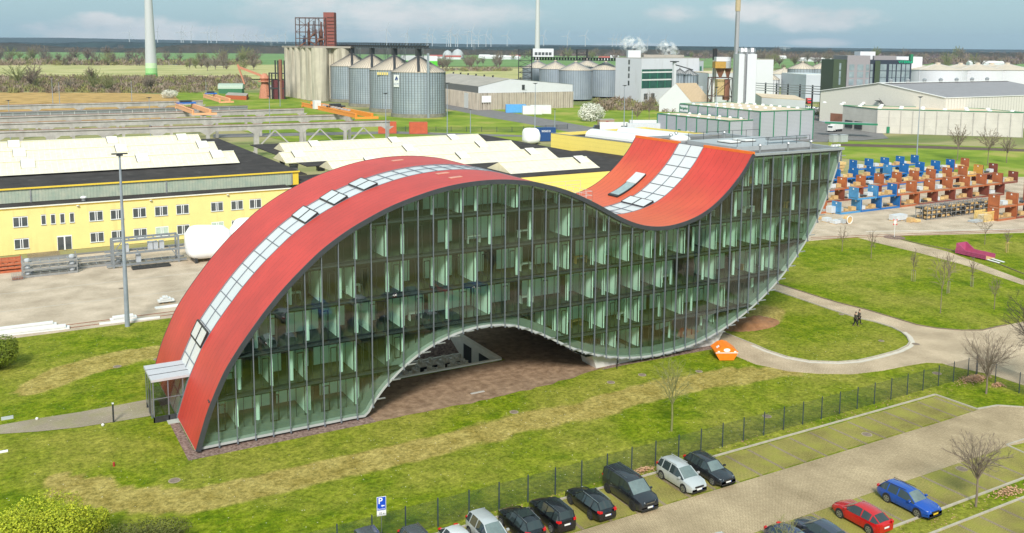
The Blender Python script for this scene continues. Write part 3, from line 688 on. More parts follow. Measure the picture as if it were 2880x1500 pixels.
# entrance path
pts = tp(0, 3, (0, 255), (370, 190), (800, 125), (1200, 52), (1500, -5), (1590, -25), (1640, 140), (1250, 208), (1050, 240), (540, 310), (200, 333), (0, 345))
a = ext(pts[1], pts[0], 14); b_ = ext(pts[-2], pts[-1], 14)
UPP = [a]+tp(0, 3, (0, 255), (370, 190), (800, 125), (1200, 52), (1500, -5), (1590, -25)); LOW = [b_]+tp(0, 3, (0, 345), (370, 322), (800, 278), (1250, 208), (1500, 165), (1640, 140))
mb = MB()
for k in range(6): mb.quad((LOW[k].x, LOW[k].y, 0.025), (LOW[k+1].x, LOW[k+1].y, 0.025), (UPP[k+1].x, UPP[k+1].y, 0.025), (UPP[k].x, UPP[k].y, 0.025))
struct('entrance_path', mb, M_path)
# loop road east of the building
up = tp(2, 2, (2110, 660), (2440, 790))+tp(3, 2, (0, 850), (200, 915), (420, 955), (700, 965), (900, 950), (1100, 905), (1300, 850), (1400, 800), (1425, 765), (1400, 710), (1340, 660), (1240, 610), (1080, 560), (900, 520), (600, 425), (340, 335), (40, 235))
lo = tp(2, 2, (2075, 730), (2250, 900), (2450, 985))+tp(3, 2, (0, 1010), (200, 1055), (500, 1080), (850, 1085), (1150, 1050), (1400, 1000), (1600, 968), (1750, 975), (1830, 1000))
outer = tp(3, 2, (60, 165), (250, 225), (500, 305), (700, 365), (1000, 440), (1300, 530), (1500, 590), (1700, 625), (1950, 645), (2150, 645), (2300, 610), (2400, 590))
# polygon of the road: outer edge, far right end, lower edge back, then the inner loop edge
east = [ext(outer[-2], outer[-1], 30), Vector((125, -40, 0)), Vector((76, -33, 0)), Vector((76, -21, 0))]
poly = lo+east[::-1]+outer[::-1]+up[::-1]
sheet('loop_road', poly, M_pave, 0.022)
kerb('road_kerb', [(p[0], p[1]) for p in up], 0.16, 0.14)
kerb('road_edging', [(p[0], p[1]) for p in outer], 0.14, 0.14, mat('dark_kerb', (0.17, 0.13, 0.09), 0.9))
gut = offs([(p[0], p[1]) for p in up[:-3]], 0.30)
mb = MB()
U = [(p[0], p[1]) for p in up[1:13]]; A_ = offs(U, 0.12); B_ = offs(U, 0.62)
for i in range(len(U)-1): mb.quad((*B_[i], 0.03), (*B_[i+1], 0.03), (*A_[i+1], 0.03), (*A_[i], 0.03))
struct('gutter_slabs', mb, mat('gutter_stone', (0.55, 0.50, 0.42), 0.85, var=0.1))
# the narrow grey path by the pedestal
# road to the east behind the trees, storage yard and rails
yl = tp(3, 1, (1200, 1040), (1800, 1190), (2576, 1480))
yu = tp(3, 1, (900, 1050), (1100, 1105), (1500, 1200), (1950, 1320), (2576, 1530))
sheet('service_path', yl+yu[::-1], M_pave, 0.02)
kerb('path_kerb', [(p[0], p[1]) for p in tp(3, 1, (1240, 1045), (1500, 1110), (1850, 1180), (2300, 1310), (2576, 1420))], 0.14, 0.14, MATS['dark_kerb'])
s_edge = tp(3, 1, (410, 1085), (880, 1045), (1240, 1035), (2576, 1003))
far = tp(3, 1, (900, 150))
mb = MB()
P = [Vector((80, 60, 0)), Vector((100, 44, 0))]+s_edge
YB = [(p[0], p[1]) for p in s_edge]
ye = ext(s_edge[-2], s_edge[-1], 60)
sheet('storage_yard', [(78, 62), (78, 56.5)]+YB+[(ye[0], ye[1]), (300, 62), (236, 66), (180, 96), (120, 110), (95, 74)], M_yard, 0.018)
# big works yard on the left
sheet('works_yard', [(-120, 43.2), (26, 42.0), (78, 42.0), (78, 86), (26, 86.2), (-120, 86.6)], M_yard, 0.018)
mb = MB(); mb.quad((-120, 86.7, 0.022), (28, 86.3, 0.022), (28, 87.6, 0.022), (-120, 88.0, 0.022)); struct('footway', mb, M_asph)
mb = MB(); mb.quad((-10.9, 87.6, 0.03), (-6.2, 87.6, 0.03), (-6.2, 91.2, 0.03), (-10.9, 91.2, 0.03)); struct('door_apron', mb, M_strip)
mb = MB()
for y in (45.3, 55.5, 65.2): mb.quad((-120, y, 0.024), (78, y-0.5, 0.024), (78, y-0.35, 0.024), (-120, y+0.15, 0.024))
struct('yard_channel', mb, mat('pale_joint', (0.47, 0.43, 0.37), 0.85))
mb = MB()
for y in (43.7, 45.1): mb.beam((-120, y+0.02, 0.05), (78, y-0.3, 0.05), 0.07, 0.08)
struct('rails', mb, M_rust)
# car park
YK1, YL1, YL2, YK2, YK3 = -22.1, -26.45, -32.75, -37.1, -39.05
mb = MB(); mb.quad((-60, YL1, 0.02), (-60, YL2, 0.02), (60.4, YL2, 0.02), (60.4, YL1, 0.02)); mb.poly([(60.4, YL2, 0.02), (62, -33.0, 0.02), (70, -33.5, 0.02), (125, -40.2, 0.02), (76, -33.2, 0.021), (73, -29.6, 0.02), (70.1, -28.1, 0.02), (68.3, -26.7, 0.02), (65.5, -26.3, 0.02), (60.4, YL1, 0.02)])
struct('car_park_lane', mb, M_lane)
mb = MB(); mb.quad((-60, YL1+0.02, 0.016), (65.5, YL1+0.2, 0.016), (65.5, YK1, 0.016), (-60, YK1, 0.016)); mb.quad((-60, YK2, 0.016), (66, YK2, 0.016), (60.2, YL2-0.02, 0.016), (-60, YL2-0.02, 0.016)); mb.quad((-60, -50, 0.016), (70, -50, 0.016), (70, YK3, 0.016), (-60, YK3, 0.016))
struct('parking_bays', mb, M_bay)
mb = MB()
for k in range(-38, 10):
    x = 42.3+2.5*k
    if x < 65: mb.box(x-0.14, YL1+0.04, 0, x+0.14, YK1-0.1, 0.021)
    if x < 58: mb.box(x-0.14-1.2, YK2+0.1, 0, x+0.14-1.2, YL2-0.04, 0.021)
    mb.box(x-0.14-0.6, -46, 0, x+0.14-0.6, YK3-0.1, 0.021)
struct('bay_dividers', mb, M_strip)
kerb('car_park_kerb', [(-60, YK1), (65.5, YK1+0.3), (65.7, -26.2), (68.3, -26.6), (70.1, -28.1), (73, -29.6), (78, -33.5)], 0.15, 0.14)
kerb('car_park_kerb_low', [(-60, YK2), (66, YK2)], 0.15, 0.14); kerb('car_park_kerb_far', [(-60, YK3), (70, YK3)], 0.15, 0.14)
kerb('island_kerb', [(63.1, -32.6), (60.4, -32.55), (60.2, -34.3), (66, YK2)], 0.14, 0.12)
# ================================================================ vegetation generators
def leaf_mat(name, a, b_, s=0.8): 
    m_ = mat(name, a, 0.6, col2=b_, scale=s, spec=0.25, detail=3); return m_
M_twig = mat('twig_bark', (0.20, 0.155, 0.115), 0.9, var=0.25, scale=2)
M_twig2 = mat('reddish_twig', (0.22, 0.15, 0.115), 0.9, var=0.25, scale=2)
M_twigg = mat('budding_twig', (0.20, 0.20, 0.075), 0.9, var=0.25, scale=2)
def bare_tree(h, trunk, r0, width, seed, limbs=11, sec=8, twigs=7, mt=None, lean=0.0, tip=0.006, conic=0.0, base=None):
    """leafless crown: limbs reach an even spread of points on an ovoid, side branches and twigs fill it"""
    rn = random.Random(seed); tb, cb = MB(), MB(); base = trunk if base is None else base
    cz = (h+base)/2+0.08*(h-base); rx = width/2; rz_ = h-cz
    top = Vector((lean, 0, trunk)); mid = Vector((lean*0.4+rn.uniform(-.03, .03)*h/5, rn.uniform(-.03, .03)*h/5, trunk*0.5))
    tb.tube((0, 0, -0.05), mid, r0, 8, r0*0.86, cap=False); tb.tube(mid, top, r0*0.86, 8, r0*0.72, cap=False)
    lead = top+Vector((rn.uniform(-.1, .1), rn.uniform(-.1, .1), 1))*(h-trunk)*0.35; cb.tube(top, lead, r0*0.7, 6, r0*0.35, cap=False)
    def path(a, d0, e, ra, rb, n, mb, wob):
        L_ = (e-a).length; pts = [a]
        c1_ = a+d0*L_*0.45
        for k in range(1, n+1):
            u = k/n; p = a*(1-u)**2+c1_*2*u*(1-u)+e*u*u
            if k < n: p = p+Vector((rn.uniform(-1, 1), rn.uniform(-1, 1), rn.uniform(-1, 1)))*wob*L_
            pts.append(p)
        for k in range(n): u0, u1 = k/n, (k+1)/n; mb.tube(pts[k], pts[k+1], ra+(rb-ra)*u0, 5 if ra > 0.03 else 3, ra+(rb-ra)*u1, cap=False)
        return pts
    for i in range(limbs):
        t = (i+0.5)/limbs; el = math.asin(min(1, max(-0.35, -0.30+1.28*t))); az = i*2.39996+rn.uniform(-.3, .3); q = rn.uniform(0.86, 1.03)
        wx = rx*(1-conic*max(0, math.sin(el)))
        E_ = Vector((lean+wx*math.cos(el)*math.cos(az)*q, wx*math.cos(el)*math.sin(az)*q, cz+rz_*math.sin(el)*q))
        s0 = top if rn.random() < 0.6 else top+(lead-top)*rn.random()
        d0 = (E_-s0).normalized(); d0 = (d0+Vector((0, 0, 0.55))).normalized()
        pts = path(s0, d0, E_, r0*0.42, tip*1.6, 6, cb, 0.025)
        for k in range(sec):
            u = 0.22+0.76*(k+rn.random()*0.6)/sec; f = u*6; a_i = min(5, int(f)); p = pts[a_i]+(pts[a_i+1]-pts[a_i])*(f-a_i)
            dl = (pts[a_i+1]-pts[a_i]).normalized(); rd = (p-Vector((lean, 0, cz*0.75))).normalized()
            side = Vector((rn.gauss(0, 1), rn.gauss(0, 1), rn.gauss(0.25, 0.7))).normalized()
            d = (dl*0.7+rd*0.5+side*0.95).normalized(); l2 = (h-base)*rn.uniform(0.14, 0.30)*(1.15-u*0.5)
            e2 = p+d*l2
            pp = path(p, (dl+d).normalized(), e2, max(tip*1.2, r0*0.16*(1.1-u)), tip, 3, cb, 0.05)
            for m_ in range(twigs):
                v = rn.uniform(0.2, 1.0)*3; b_i = min(2, int(v)); p3 = pp[b_i]+(pp[b_i+1]-pp[b_i])*(v-b_i)
                d3 = ((pp[b_i+1]-pp[b_i]).normalized()+Vector((rn.gauss(0, 1), rn.gauss(0, 1), rn.gauss(0.4, 0.8)))*0.62).normalized()
                p4 = p3+d3*l2*rn.uniform(0.3, 0.6); cb.tube(p3, p4, tip*0.9, 3, tip*0.5, cap=False)
    return tb, cb
def tree_thing(name, label, group, h, trunk, r0, width, seed, mt=M_twig, **kw):
    t = thing(name, label, 'tree', (0, 0, 0), 0, group); tb, cb = bare_tree(h, trunk, r0, width, seed, **kw); tb.build('trunk', mt, t, local=True); cb.build('crown', mt, t, local=True); return t
def leaves(mb, c, rad, n, size, rn, shell=0.55, sq=(1, 1, 1), lumps=7):
    cs = [(Vector((rn.uniform(-1, 1)*rad*0.5*sq[0], rn.uniform(-1, 1)*rad*0.5*sq[1], rn.uniform(-0.5, 0.9)*rad*0.5*sq[2])), rn.uniform(0.42, 0.66)*rad) for _ in range(lumps)]
    for _ in range(n):
        cc, rr = cs[rn.randrange(lumps)]
        d = Vector((rn.gauss(0, 1), rn.gauss(0, 1), rn.gauss(0, 1))).normalized(); q = rn.uniform(shell, 1.0)**0.5
        p = Vector(c)+cc+Vector((d.x*sq[0], d.y*sq[1], d.z*sq[2]))*rr*q
        a = Vector((rn.gauss(0, 1), rn.gauss(0, 1), rn.gauss(0, 0.6))).normalized(); b2 = a.cross(d+Vector((0, 0.01, 0.3))).normalized(); s = size*rn.uniform(0.6, 1.3)
        mb.add([p-a*s*0.5, p+b2*s*0.35, p+a*s*0.5, p-b2*s*0.35], [(0, 1, 2, 3)])
def leafy_shrub(name, label, loc, rad, n, size, mt, seed, sq=(1, 1, 1), lumps=7, group=None, cat='shrub'):
    rn = random.Random(seed); t = thing(name, label, cat, loc, 0, group)
    mb = MB(); leaves(mb, (0, 0, rad*0.6*sq[2]), rad, n, size, rn, sq=sq, lumps=lumps); mb.build('foliage', mt, t, local=True)
    mb = MB()
    for k in range(7): a = k*0.9; mb.tube((0.05*math.cos(a), 0.05*math.sin(a), 0), (rad*0.4*math.cos(a), rad*0.4*math.sin(a), rad*0.8), 0.035, 5, 0.01)
    mb.build('stem', M_bark, t, local=True); return t
M_leaf_l = leaf_mat('yellow_green_leaf', (0.20, 0.27, 0.012), (0.50, 0.50, 0.03), 1.6)
M_leaf_d = leaf_mat('dark_olive_leaf', (0.06, 0.07, 0.015), (0.16, 0.17, 0.035), 1.2)

# shrubs in the bottom left corner and on the left lawn
P = gt(0, 3, 300, 1700); leafy_shrub('shrub', 'large yellow-green leafy shrub filling the bottom left corner', (P.x, P.y, 0), 3.5, 26000, 0.15, M_leaf_l, 3, (1.35, 1, 0.85), 11)
P = gt(0, 3, 960, 1440); leafy_shrub('shrub', 'small upright yellow-green shrub between the large one and the dark one', (P.x, P.y, 0), 1.55, 9000, 0.12, M_leaf_l, 4, (0.85, 0.85, 1.1), 6)
P = gt(0, 3, 1430, 1590); leafy_shrub('shrub', 'low dark olive shrub spreading along the bottom edge of the lawn', (P.x, P.y, 0), 2.4, 16000, 0.12, M_leaf_d, 5, (1.6, 1, 0.6), 10)
P = gt(0, 2, -40, 1040); leafy_shrub('shrub', 'round dense green shrub at the left edge of the upper lawn', (P.x, P.y, 0), 2.9, 22000, 0.14, leaf_mat('green_leaf', (0.06, 0.10, 0.008), (0.22, 0.27, 0.02), 1.5), 6, (1, 1, 0.85), 8)

# trees near the car park
TREES = []
def put_tree(P, label, **kw):
    group = kw.pop('group', None); t = tree_thing('bare_tree', label, group, **kw); t.location = (P[0], P[1], 0); t.rotation_euler = (0, 0, kw.get('seed', 1)*1.3); return t
def measured_tree(c, r, x, y, ytop, wpx, label, **kw):
    P = gt(c, r, x, y); h = hz(P, T(c, r, x, ytop)[1]); dist = (Vector((P.x, P.y, h/2))-CAM).dot(_f)
    kw.setdefault('trunk', h*0.36); kw.setdefault('r0', 0.012*h+0.02)
    return put_tree(P, label, h=h, width=wpx/3.578*dist/F_PX, **kw), h
measured_tree(3, 3, 2090, 1075, 325, 660, 'bare round-headed tree on the grass strip beside the car park', seed=21, limbs=22, sec=10, twigs=7, tip=0.008)
measured_tree(3, 2, 2195, 1280, 640, 540, 'bare ball-crowned tree on the grass beside the fence corner', seed=8, limbs=24, sec=10, twigs=7, trunk=1.7, tip=0.008)
measured_tree(2, 3, 1605, 315, -440, 400, 'slender bare tree alone on the lawn in front of the car park fence', seed=31, limbs=12, sec=9, twigs=6, mt=M_twigg, tip=0.008, conic=0.3)
measured_tree(3, 2, 2690, 1250, 250, 760, 'dark bare tree leaning into the picture at the right edge above the fence', seed=14, limbs=22, sec=10, twigs=8, mt=mat('dark_twig', (0.06, 0.045, 0.04), 0.9), tip=0.010)
measured_tree(2, 3, 2740, 1800, 1175, 330, 'bare treetop rising between the slate and navy cars', seed=17, limbs=12, mt=M_twigg)
YT = [((3, 2, 1735, 470, -190, 270), 'tallest bare young tree on the eastern lawn, forked low', 41, 0), ((3, 2, 1460, 150, -180, 100), 'young bare tree with a tie board, left of the tallest one', 42, 1), ((3, 2, 1812, 270, -150, 110), 'young bare tree with a brown tie board right behind the tallest one', 43, 1),
      ((3, 2, 2050, 205, -110, 100), 'young bare tree with white tie board nearest the pink container', 44, 1), ((3, 2, 2275, 430, 90, 130), 'thin bare sapling above a pale patch at the right of the eastern lawn', 45, 0), ((3, 1, 745, 1190, 930, 120), 'bare young tree on the lawn closest to the building tip', 46, 0),
      ((3, 1, 1037, 1262, 965, 120), 'bare young tree standing left of the railway crossing sign', 47, 0), ((3, 1, 2180, 1120, 830, 210), 'bare tree in front of the yellow wooden crate beyond the service path', 48, 0), ((3, 1, 2400, 1200, 960, 90), 'sapling in a three-post stake frame at the right edge', 49, 2)]
for (T_, lab, sd_, tie) in YT:
    t, h = measured_tree(*T_, lab, seed=sd_, limbs=7, sec=6, twigs=4, conic=0.3, group='young trees on the eastern lawn', tip=0.014, r0=0.06)
    if tie >= 1:
        mb = MB(); z = 1.7; n = 2 if tie == 1 else 3
        for k in range(n): a = PI*2*k/n+0.6; mb.tube((0.28*math.cos(a), 0.28*math.sin(a), 0), (0.28*math.cos(a), 0.28*math.sin(a), z), 0.03, 6)
        for k in range(n): a = PI*2*k/n+0.6; c_ = PI*2*((k+1) % n)/n+0.6; mb.beam((0.32*math.cos(a), 0.32*math.sin(a), z), (0.32*math.cos(c_), 0.32*math.sin(c_), z), 0.04, 0.1)
        mb.build('stake_frame', mat('weathered_stake', (0.30, 0.26, 0.2), 0.9) if tie == 1 else M_wood, t, local=True)
# big dark tree stem cluster at the right edge

# ================================================================ fence
M_mesh = bpy.data.materials.new('fence_mesh'); M_mesh.use_nodes = True
nt = M_mesh.node_tree; nd = nt.nodes; L = nt.links; bs = nd['Principled BSDF']; bs.inputs['Base Color'].default_value = (0.035, 0.045, 0.05, 1); bs.inputs['Roughness'].default_value = 0.5
tc = nd.new('ShaderNodeTexCoord'); sp = nd.new('ShaderNodeSeparateXYZ'); L.new(tc.outputs['Object'], sp.inputs[0])
def lines(s, per, wd): return math_node(nd, L, 'LESS_THAN', math_node(nd, L, 'FRACT', math_node(nd, L, 'DIVIDE', math_node(nd, L, 'ADD', s, 500.0), per)), wd/per)
al = math_node(nd, L, 'MAXIMUM', lines(math_node(nd, L, 'ADD', sp.outputs[0], sp.outputs[1]), 0.05, 0.011), lines(sp.outputs[2], 0.2, 0.018)); bs.inputs['Alpha'].default_value = 0.30
M_post = mat('fence_post', (0.03, 0.045, 0.07), 0.4, var=0.1)
def fence(name, label, pts, h, mesh_mt, post_mt, step=2.5, pr=0.04, group=None):
    t = thing(name, label, 'fence', (pts[0][0], pts[0][1], 0), 0, group); mb = MB(); cnt = 0
    for k, (a, c) in enumerate(zip(pts, pts[1:])):
        a = Vector((a[0], a[1], 0)); c = Vector((c[0], c[1], 0)); l = (c-a).length; n = max(1, round(l/step)); d = (c-a)/n
        mb.quad(a+Vector((0, 0, 0.05)), c+Vector((0, 0, 0.05)), c+Vector((0, 0, h)), a+Vector((0, 0, h)))
        for i in range(n+(1 if k == len(pts)-2 else 0)):
            if cnt < 95:
                p = a+d*i; q = MB(); q.box(p.x-pr, p.y-pr*0.6, 0, p.x+pr, p.y+pr*0.6, h+0.12); q.build('post', post_mt, t); cnt += 1
    mb.build('mesh_panel', mesh_mt, t); return t
FX0 = 18.4-2.52*14
fence('mesh_fence', 'dark green wire mesh fence with posts between the lawn and the car park', [(FX0, -21.0), (18.4, -21.0), (72.9, -20.3), (74.6, -20.1)], 2.1, M_mesh, M_post, 2.52)
fence('mesh_fence', 'dark wire mesh fence running back from the corner behind the ball-crowned tree', [(74.7, -20.15), (73.6, -22.9), (73.4, -25.6), (74.5, -31)], 2.1, M_mesh, M_post, 2.7)
# parking sign
P = Vector((6.95, -19.9, 0)); sg = thing('parking_sign', 'blue parking sign with white P and arrow above a small white plate', 'sign', P, 0)
M_blue = mat('sign_blue', (0.01, 0.07, 0.50), 0.4, var=0.03); M_swhite = mat('sign_white', (0.8, 0.8, 0.8), 0.4, var=0.02); M_sblack = mat('sign_black', (0.02, 0.02, 0.02), 0.5, var=0.02)
SGR = 0.22
def sgm(x, z, off): 
    return Matrix.Rotation(-SGR, 4, 'Z') @ Matrix.Translation((x, -off, z)) @ Matrix.Rotation(PI/2, 4, 'X')
mb = MB(); mb.tube((0, 0.03, 0), (0, 0.03, 2.75), 0.03, 8); mb.build('post', M_galv, sg, local=True)
Rz = Matrix.Rotation(-SGR, 4, 'Z')
mb = MB(); mb.M = Rz; mb.box(-0.33, -0.02, 1.75, 0.33, 0.0, 2.78); mb.build('sign_border', M_swhite, sg, local=True)
mb = MB(); mb.M = Rz; mb.box(-0.30, -0.026, 1.78, 0.30, -0.0205, 2.75); pl = mb.build('sign_plate', M_blue, sg, local=True)
mb = MB(); mb.M = Rz; mb.box(-0.33, -0.02, 1.35, 0.33, 0.0, 1.73); mb.build('lower_plate', M_swhite, sg, local=True)
text_mesh('P', 'letter', M_swhite, sg, sgm(-0.08, 2.46, 0.032), 0.62, 0.003, 0.01)
text_mesh('Besucher', 'lettering', M_swhite, sg, sgm(0, 1.88, 0.032), 0.15, 0.003)
text_mesh('10 x', 'lettering', M_sblack, sg, sgm(0, 1.53, 0.026), 0.24, 0.003)
mb = MB(); mb.M = sgm(0.1, 2.10, 0.030); mb.poly([(-0.14, 0, 0), (-0.03, -0.09, 0), (-0.03, -0.04, 0), (0.12, -0.04, 0), (0.12, 0.04, 0), (-0.03, 0.04, 0), (-0.03, 0.09, 0)]); mb.build('arrow', M_swhite, sg, local=True)

# ================================================================ cars
M_carglass = mat('car_glass', (0.025, 0.035, 0.035), 0.05, var=0.05, spec=1.0)
M_screen = mat('windscreen', (0.13, 0.17, 0.165), 0.06, var=0.15, spec=1.0, scale=3)
M_chrome = mat('chrome', (0.75, 0.76, 0.78), 0.15, metal=1.0, var=0.02)
M_alloy = mat('alloy', (0.45, 0.46, 0.47), 0.3, metal=0.8, var=0.05)
M_red_l = mat('tail_light', (0.55, 0.01, 0.01), 0.15, var=0.1); M_head = mat('head_light', (0.75, 0.78, 0.8), 0.1, metal=0.3, var=0.1)
M_plate = mat('number_plate', (0.75, 0.75, 0.72), 0.4, var=0.03); M_eu = mat('plate_band', (0.02, 0.08, 0.5), 0.4); M_yplate = mat('yellow_plate', (0.75, 0.5, 0.03), 0.4)
def paint(n, c, r=0.25): return mat(n, c, r, metal=0.25, var=0.03, scale=6, coat=0.8)
# stations: (y from front, top z, roof half width, kind)  kinds: h hood, s screen base, r roof, b back
CARS = {
 'estate':  dict(L=4.65, W=1.80, belt=0.92, H=1.47, prof=[(0, .58, .50), (.10, .72, .62), (.55, .86, .68), (1.25, .95, .70), (1.95, 1.40, .56), (2.35, 1.46, .56), (3.3, 1.47, .55), (4.05, 1.40, .53), (4.45, 1.02, .60), (4.62, .80, .66)], wb=(.92, 3.58), scr=(3, 4), rear=(7, 8), pil=[2.72, 3.62], hb=False),
 'hatch':   dict(L=4.30, W=1.79, belt=0.93, H=1.48, prof=[(0, .60, .50), (.10, .74, .62), (.50, .88, .68), (1.10, .98, .70), (1.85, 1.43, .55), (2.25, 1.48, .55), (3.0, 1.44, .53), (3.55, 1.34, .50), (4.12, 1.02, .56), (4.28, .82, .64)], wb=(.86, 3.46), scr=(3, 4), rear=(7, 8), pil=[2.68, 3.45]),
 'suv':     dict(L=4.40, W=1.82, belt=1.05, H=1.62, prof=[(0, .70, .52), (.10, .86, .64), (.55, 1.02, .70), (1.20, 1.10, .72), (1.80, 1.54, .58), (2.2, 1.61, .58), (3.1, 1.61, .57), (3.85, 1.54, .55), (4.25, 1.12, .62), (4.38, .92, .66)], wb=(.88, 3.50), scr=(3, 4), rear=(7, 8), pil=[2.66, 3.5]),
 'boxy':    dict(L=4.22, W=1.79, belt=1.05, H=1.68, prof=[(0, .70, .54), (.08, .88, .66), (.50, 1.03, .70), (1.15, 1.10, .72), (1.62, 1.60, .62), (2.0, 1.67, .62), (3.0, 1.68, .61), (3.95, 1.64, .60), (4.12, 1.15, .64), (4.20, .95, .68)], wb=(.84, 3.42), scr=(3, 4), rear=(7, 8), pil=[2.6, 3.45]),
 'mpv':     dict(L=4.45, W=1.80, belt=1.00, H=1.64, prof=[(0, .62, .52), (.10, .78, .64), (.45, .92, .70), (1.00, 1.04, .72), (1.85, 1.56, .58), (2.3, 1.64, .58), (3.2, 1.64, .57), (4.05, 1.56, .56), (4.33, 1.12, .62), (4.43, .88, .66)], wb=(.90, 3.58), scr=(3, 4), rear=(7, 8), pil=[2.7, 3.6]),
 'van':     dict(L=5.14, W=1.93, belt=1.12, H=1.91, prof=[(0, .72, .58), (.10, .92, .70), (.50, 1.08, .76), (1.00, 1.18, .78), (1.85, 1.80, .70), (2.3, 1.90, .70), (3.6, 1.91, .70), (4.85, 1.87, .69), (5.03, 1.25, .72), (5.12, 1.0, .76)], wb=(.98, 4.18), scr=(3, 4), rear=(7, 8), pil=[2.75, 3.9]),
 'jeep':    dict(L=4.40, W=1.82, belt=1.08, H=1.72, prof=[(0, .80, .60), (.06, .98, .70), (.50, 1.08, .74), (1.35, 1.14, .76), (1.75, 1.63, .68), (2.1, 1.71, .68), (3.1, 1.72, .68), (4.15, 1.68, .67), (4.30, 1.15, .70), (4.38, .95, .72)], wb=(.82, 3.5), scr=(3, 4), rear=(7, 8), pil=[2.55, 3.45]),
}
def make_car(name, kind, pmat, label, rails=None, rimmat=None, yellow=False, roofmat=None, chrome=False):
    K = CARS[kind]; t = thing(name, label, 'car', (0, 0, 0)); Lc, W, belt = K['L'], K['W']/2, K['belt']
    # front is +y; y = L/2 - s
    st = []
    for i, (s, z, rw) in enumerate(K['prof']): st.append([s, z, rw])
    for p in K['pil']:          # thin pillar stations
        for e in (p-0.05, p+0.05):
            j = max(i for i in range(len(st)) if st[i][0] < e); u = (e-st[j][0])/(st[j+1][0]-st[j][0]); st.insert(j+1, [e, st[j][1]+(st[j+1][1]-st[j][1])*u, st[j][2]+(st[j+1][2]-st[j][2])*u])
    def bw(s):    # plan shape: rounded corners
        u = min(s/0.55, (Lc-s)/0.45, 1.0); return W*(0.80+0.20*math.sin(max(0, u)*PI/2))
    def belt_z(s, z): return min(z-0.03, belt*(0.94+0.09*s/Lc))
    vs = []; N = 8
    for s, z, rw in st:
        y = Lc/2-s; w = bw(s); bz = belt_z(s, z); lo = 0.22 if 0.3 < s < Lc-0.3 else 0.30
        rw = min(rw/0.9*W, w-0.02)
        ring = [(0, lo), (w*0.93, lo), (w, lo+0.22), (w*1.0, bz-0.22), (w*0.965, bz), (rw+0.015, z-0.045), (rw-0.07, z), (0, z+0.025)]
        vs.append([(x, y, zz) for x, zz in ring])
    flat = []; ids = {}
    for i, r in enumerate(vs):
        for j, p in enumerate(r): ids[(i, j, 1)] = len(flat); flat.append(p)
        for j, p in enumerate(r):
            if j in (0, 7): ids[(i, j, -1)] = ids[(i, j, 1)]
            else: ids[(i, j, -1)] = len(flat); flat.append((-p[0], p[1], p[2]))
    sA, sB = K['prof'][K['scr'][0]][0], K['prof'][K['scr'][1]][0]; rA, rB = K['prof'][K['rear'][0]][0], K['prof'][K['rear'][1]][0]
    F = {'body': [], 'side_glass': [], 'windscreen': [], 'rear_window': []}
    for i in range(len(vs)-1):
        s0, s1 = st[i][0], st[i+1][0]; mid = (s0+s1)/2; pillar = any(abs(mid-p) < 0.03 for p in K['pil'])
        for sgn in (1, -1):
            for j in range(N-1):
                q = (ids[(i, j, sgn)], ids[(i, j+1, sgn)], ids[(i+1, j+1, sgn)], ids[(i+1, j, sgn)])
                if sgn < 0: q = q[::-1]
                k = 'body'
                if j in (5, 6) and sA <= mid <= sB: k = 'windscreen'
                elif j in (5, 6) and rA <= mid <= rB: k = 'rear_window'
                elif j == 4 and sA <= mid <= rB and not pillar: k = 'side_glass'
                F[k].append(q)
    F['body'] += [tuple(ids[(0, j, 1)] for j in range(N))[::-1]+tuple(ids[(0, j, -1)] for j in range(1, N-1)), tuple(ids[(len(vs)-1, j, 1)] for j in range(N))+tuple(ids[(len(vs)-1, j, -1)] for j in range(N-2, 0, -1))]
    for k, mt in (('body', pmat), ('side_glass', M_carglass), ('windscreen', M_screen), ('rear_window', M_carglass)):
        mb = MB()
        if k == 'body': mb.add(flat, F[k])
        else:
            used = sorted({v for f in F[k] for v in f}); mp = {v: n for n, v in enumerate(used)}
            shr = 0.006
            mb.add([tuple(c for c in (flat[v][0]*(1+shr), flat[v][1], flat[v][2]+0.004)) for v in used], [tuple(mp[v] for v in f) for f in F[k]])
        o = mb.build(k, mt, t, local=True); smooth_by_angle(o, 32)
        if k == 'body':
            md = o.modifiers.new('bevel', 'BEVEL'); md.width = 0.035; md.segments = 2; md.limit_method = 'ANGLE'; md.angle_limit = math.radians(28)
    # body-coloured frames at windscreen base and roof edges come from the loft; add pillars beside screens
    mb = MB()
    P0 = vs[K['scr'][0]]; 
    def at(s):
        i = min(range(len(st)), key=lambda k_: abs(st[k_][0]-s)); return vs[i]
    a, c = at(sA), at(sB); e, f = at(rA), at(rB)
    for sgn in (1, -1):
        mb.beam((sgn*a[5][0], a[5][1], a[5][2]+0.01), (sgn*c[5][0], c[5][1], c[5][2]+0.01), 0.07, 0.035); mb.beam((sgn*e[5][0], e[5][1], e[5][2]+0.01), (sgn*f[5][0], f[5][1], f[5][2]+0.01), 0.09, 0.035)
    mb.build('pillars', pmat, t, local=True)
    # wheels
    rr = 0.33 if kind not in ('suv', 'van', 'jeep') else 0.355
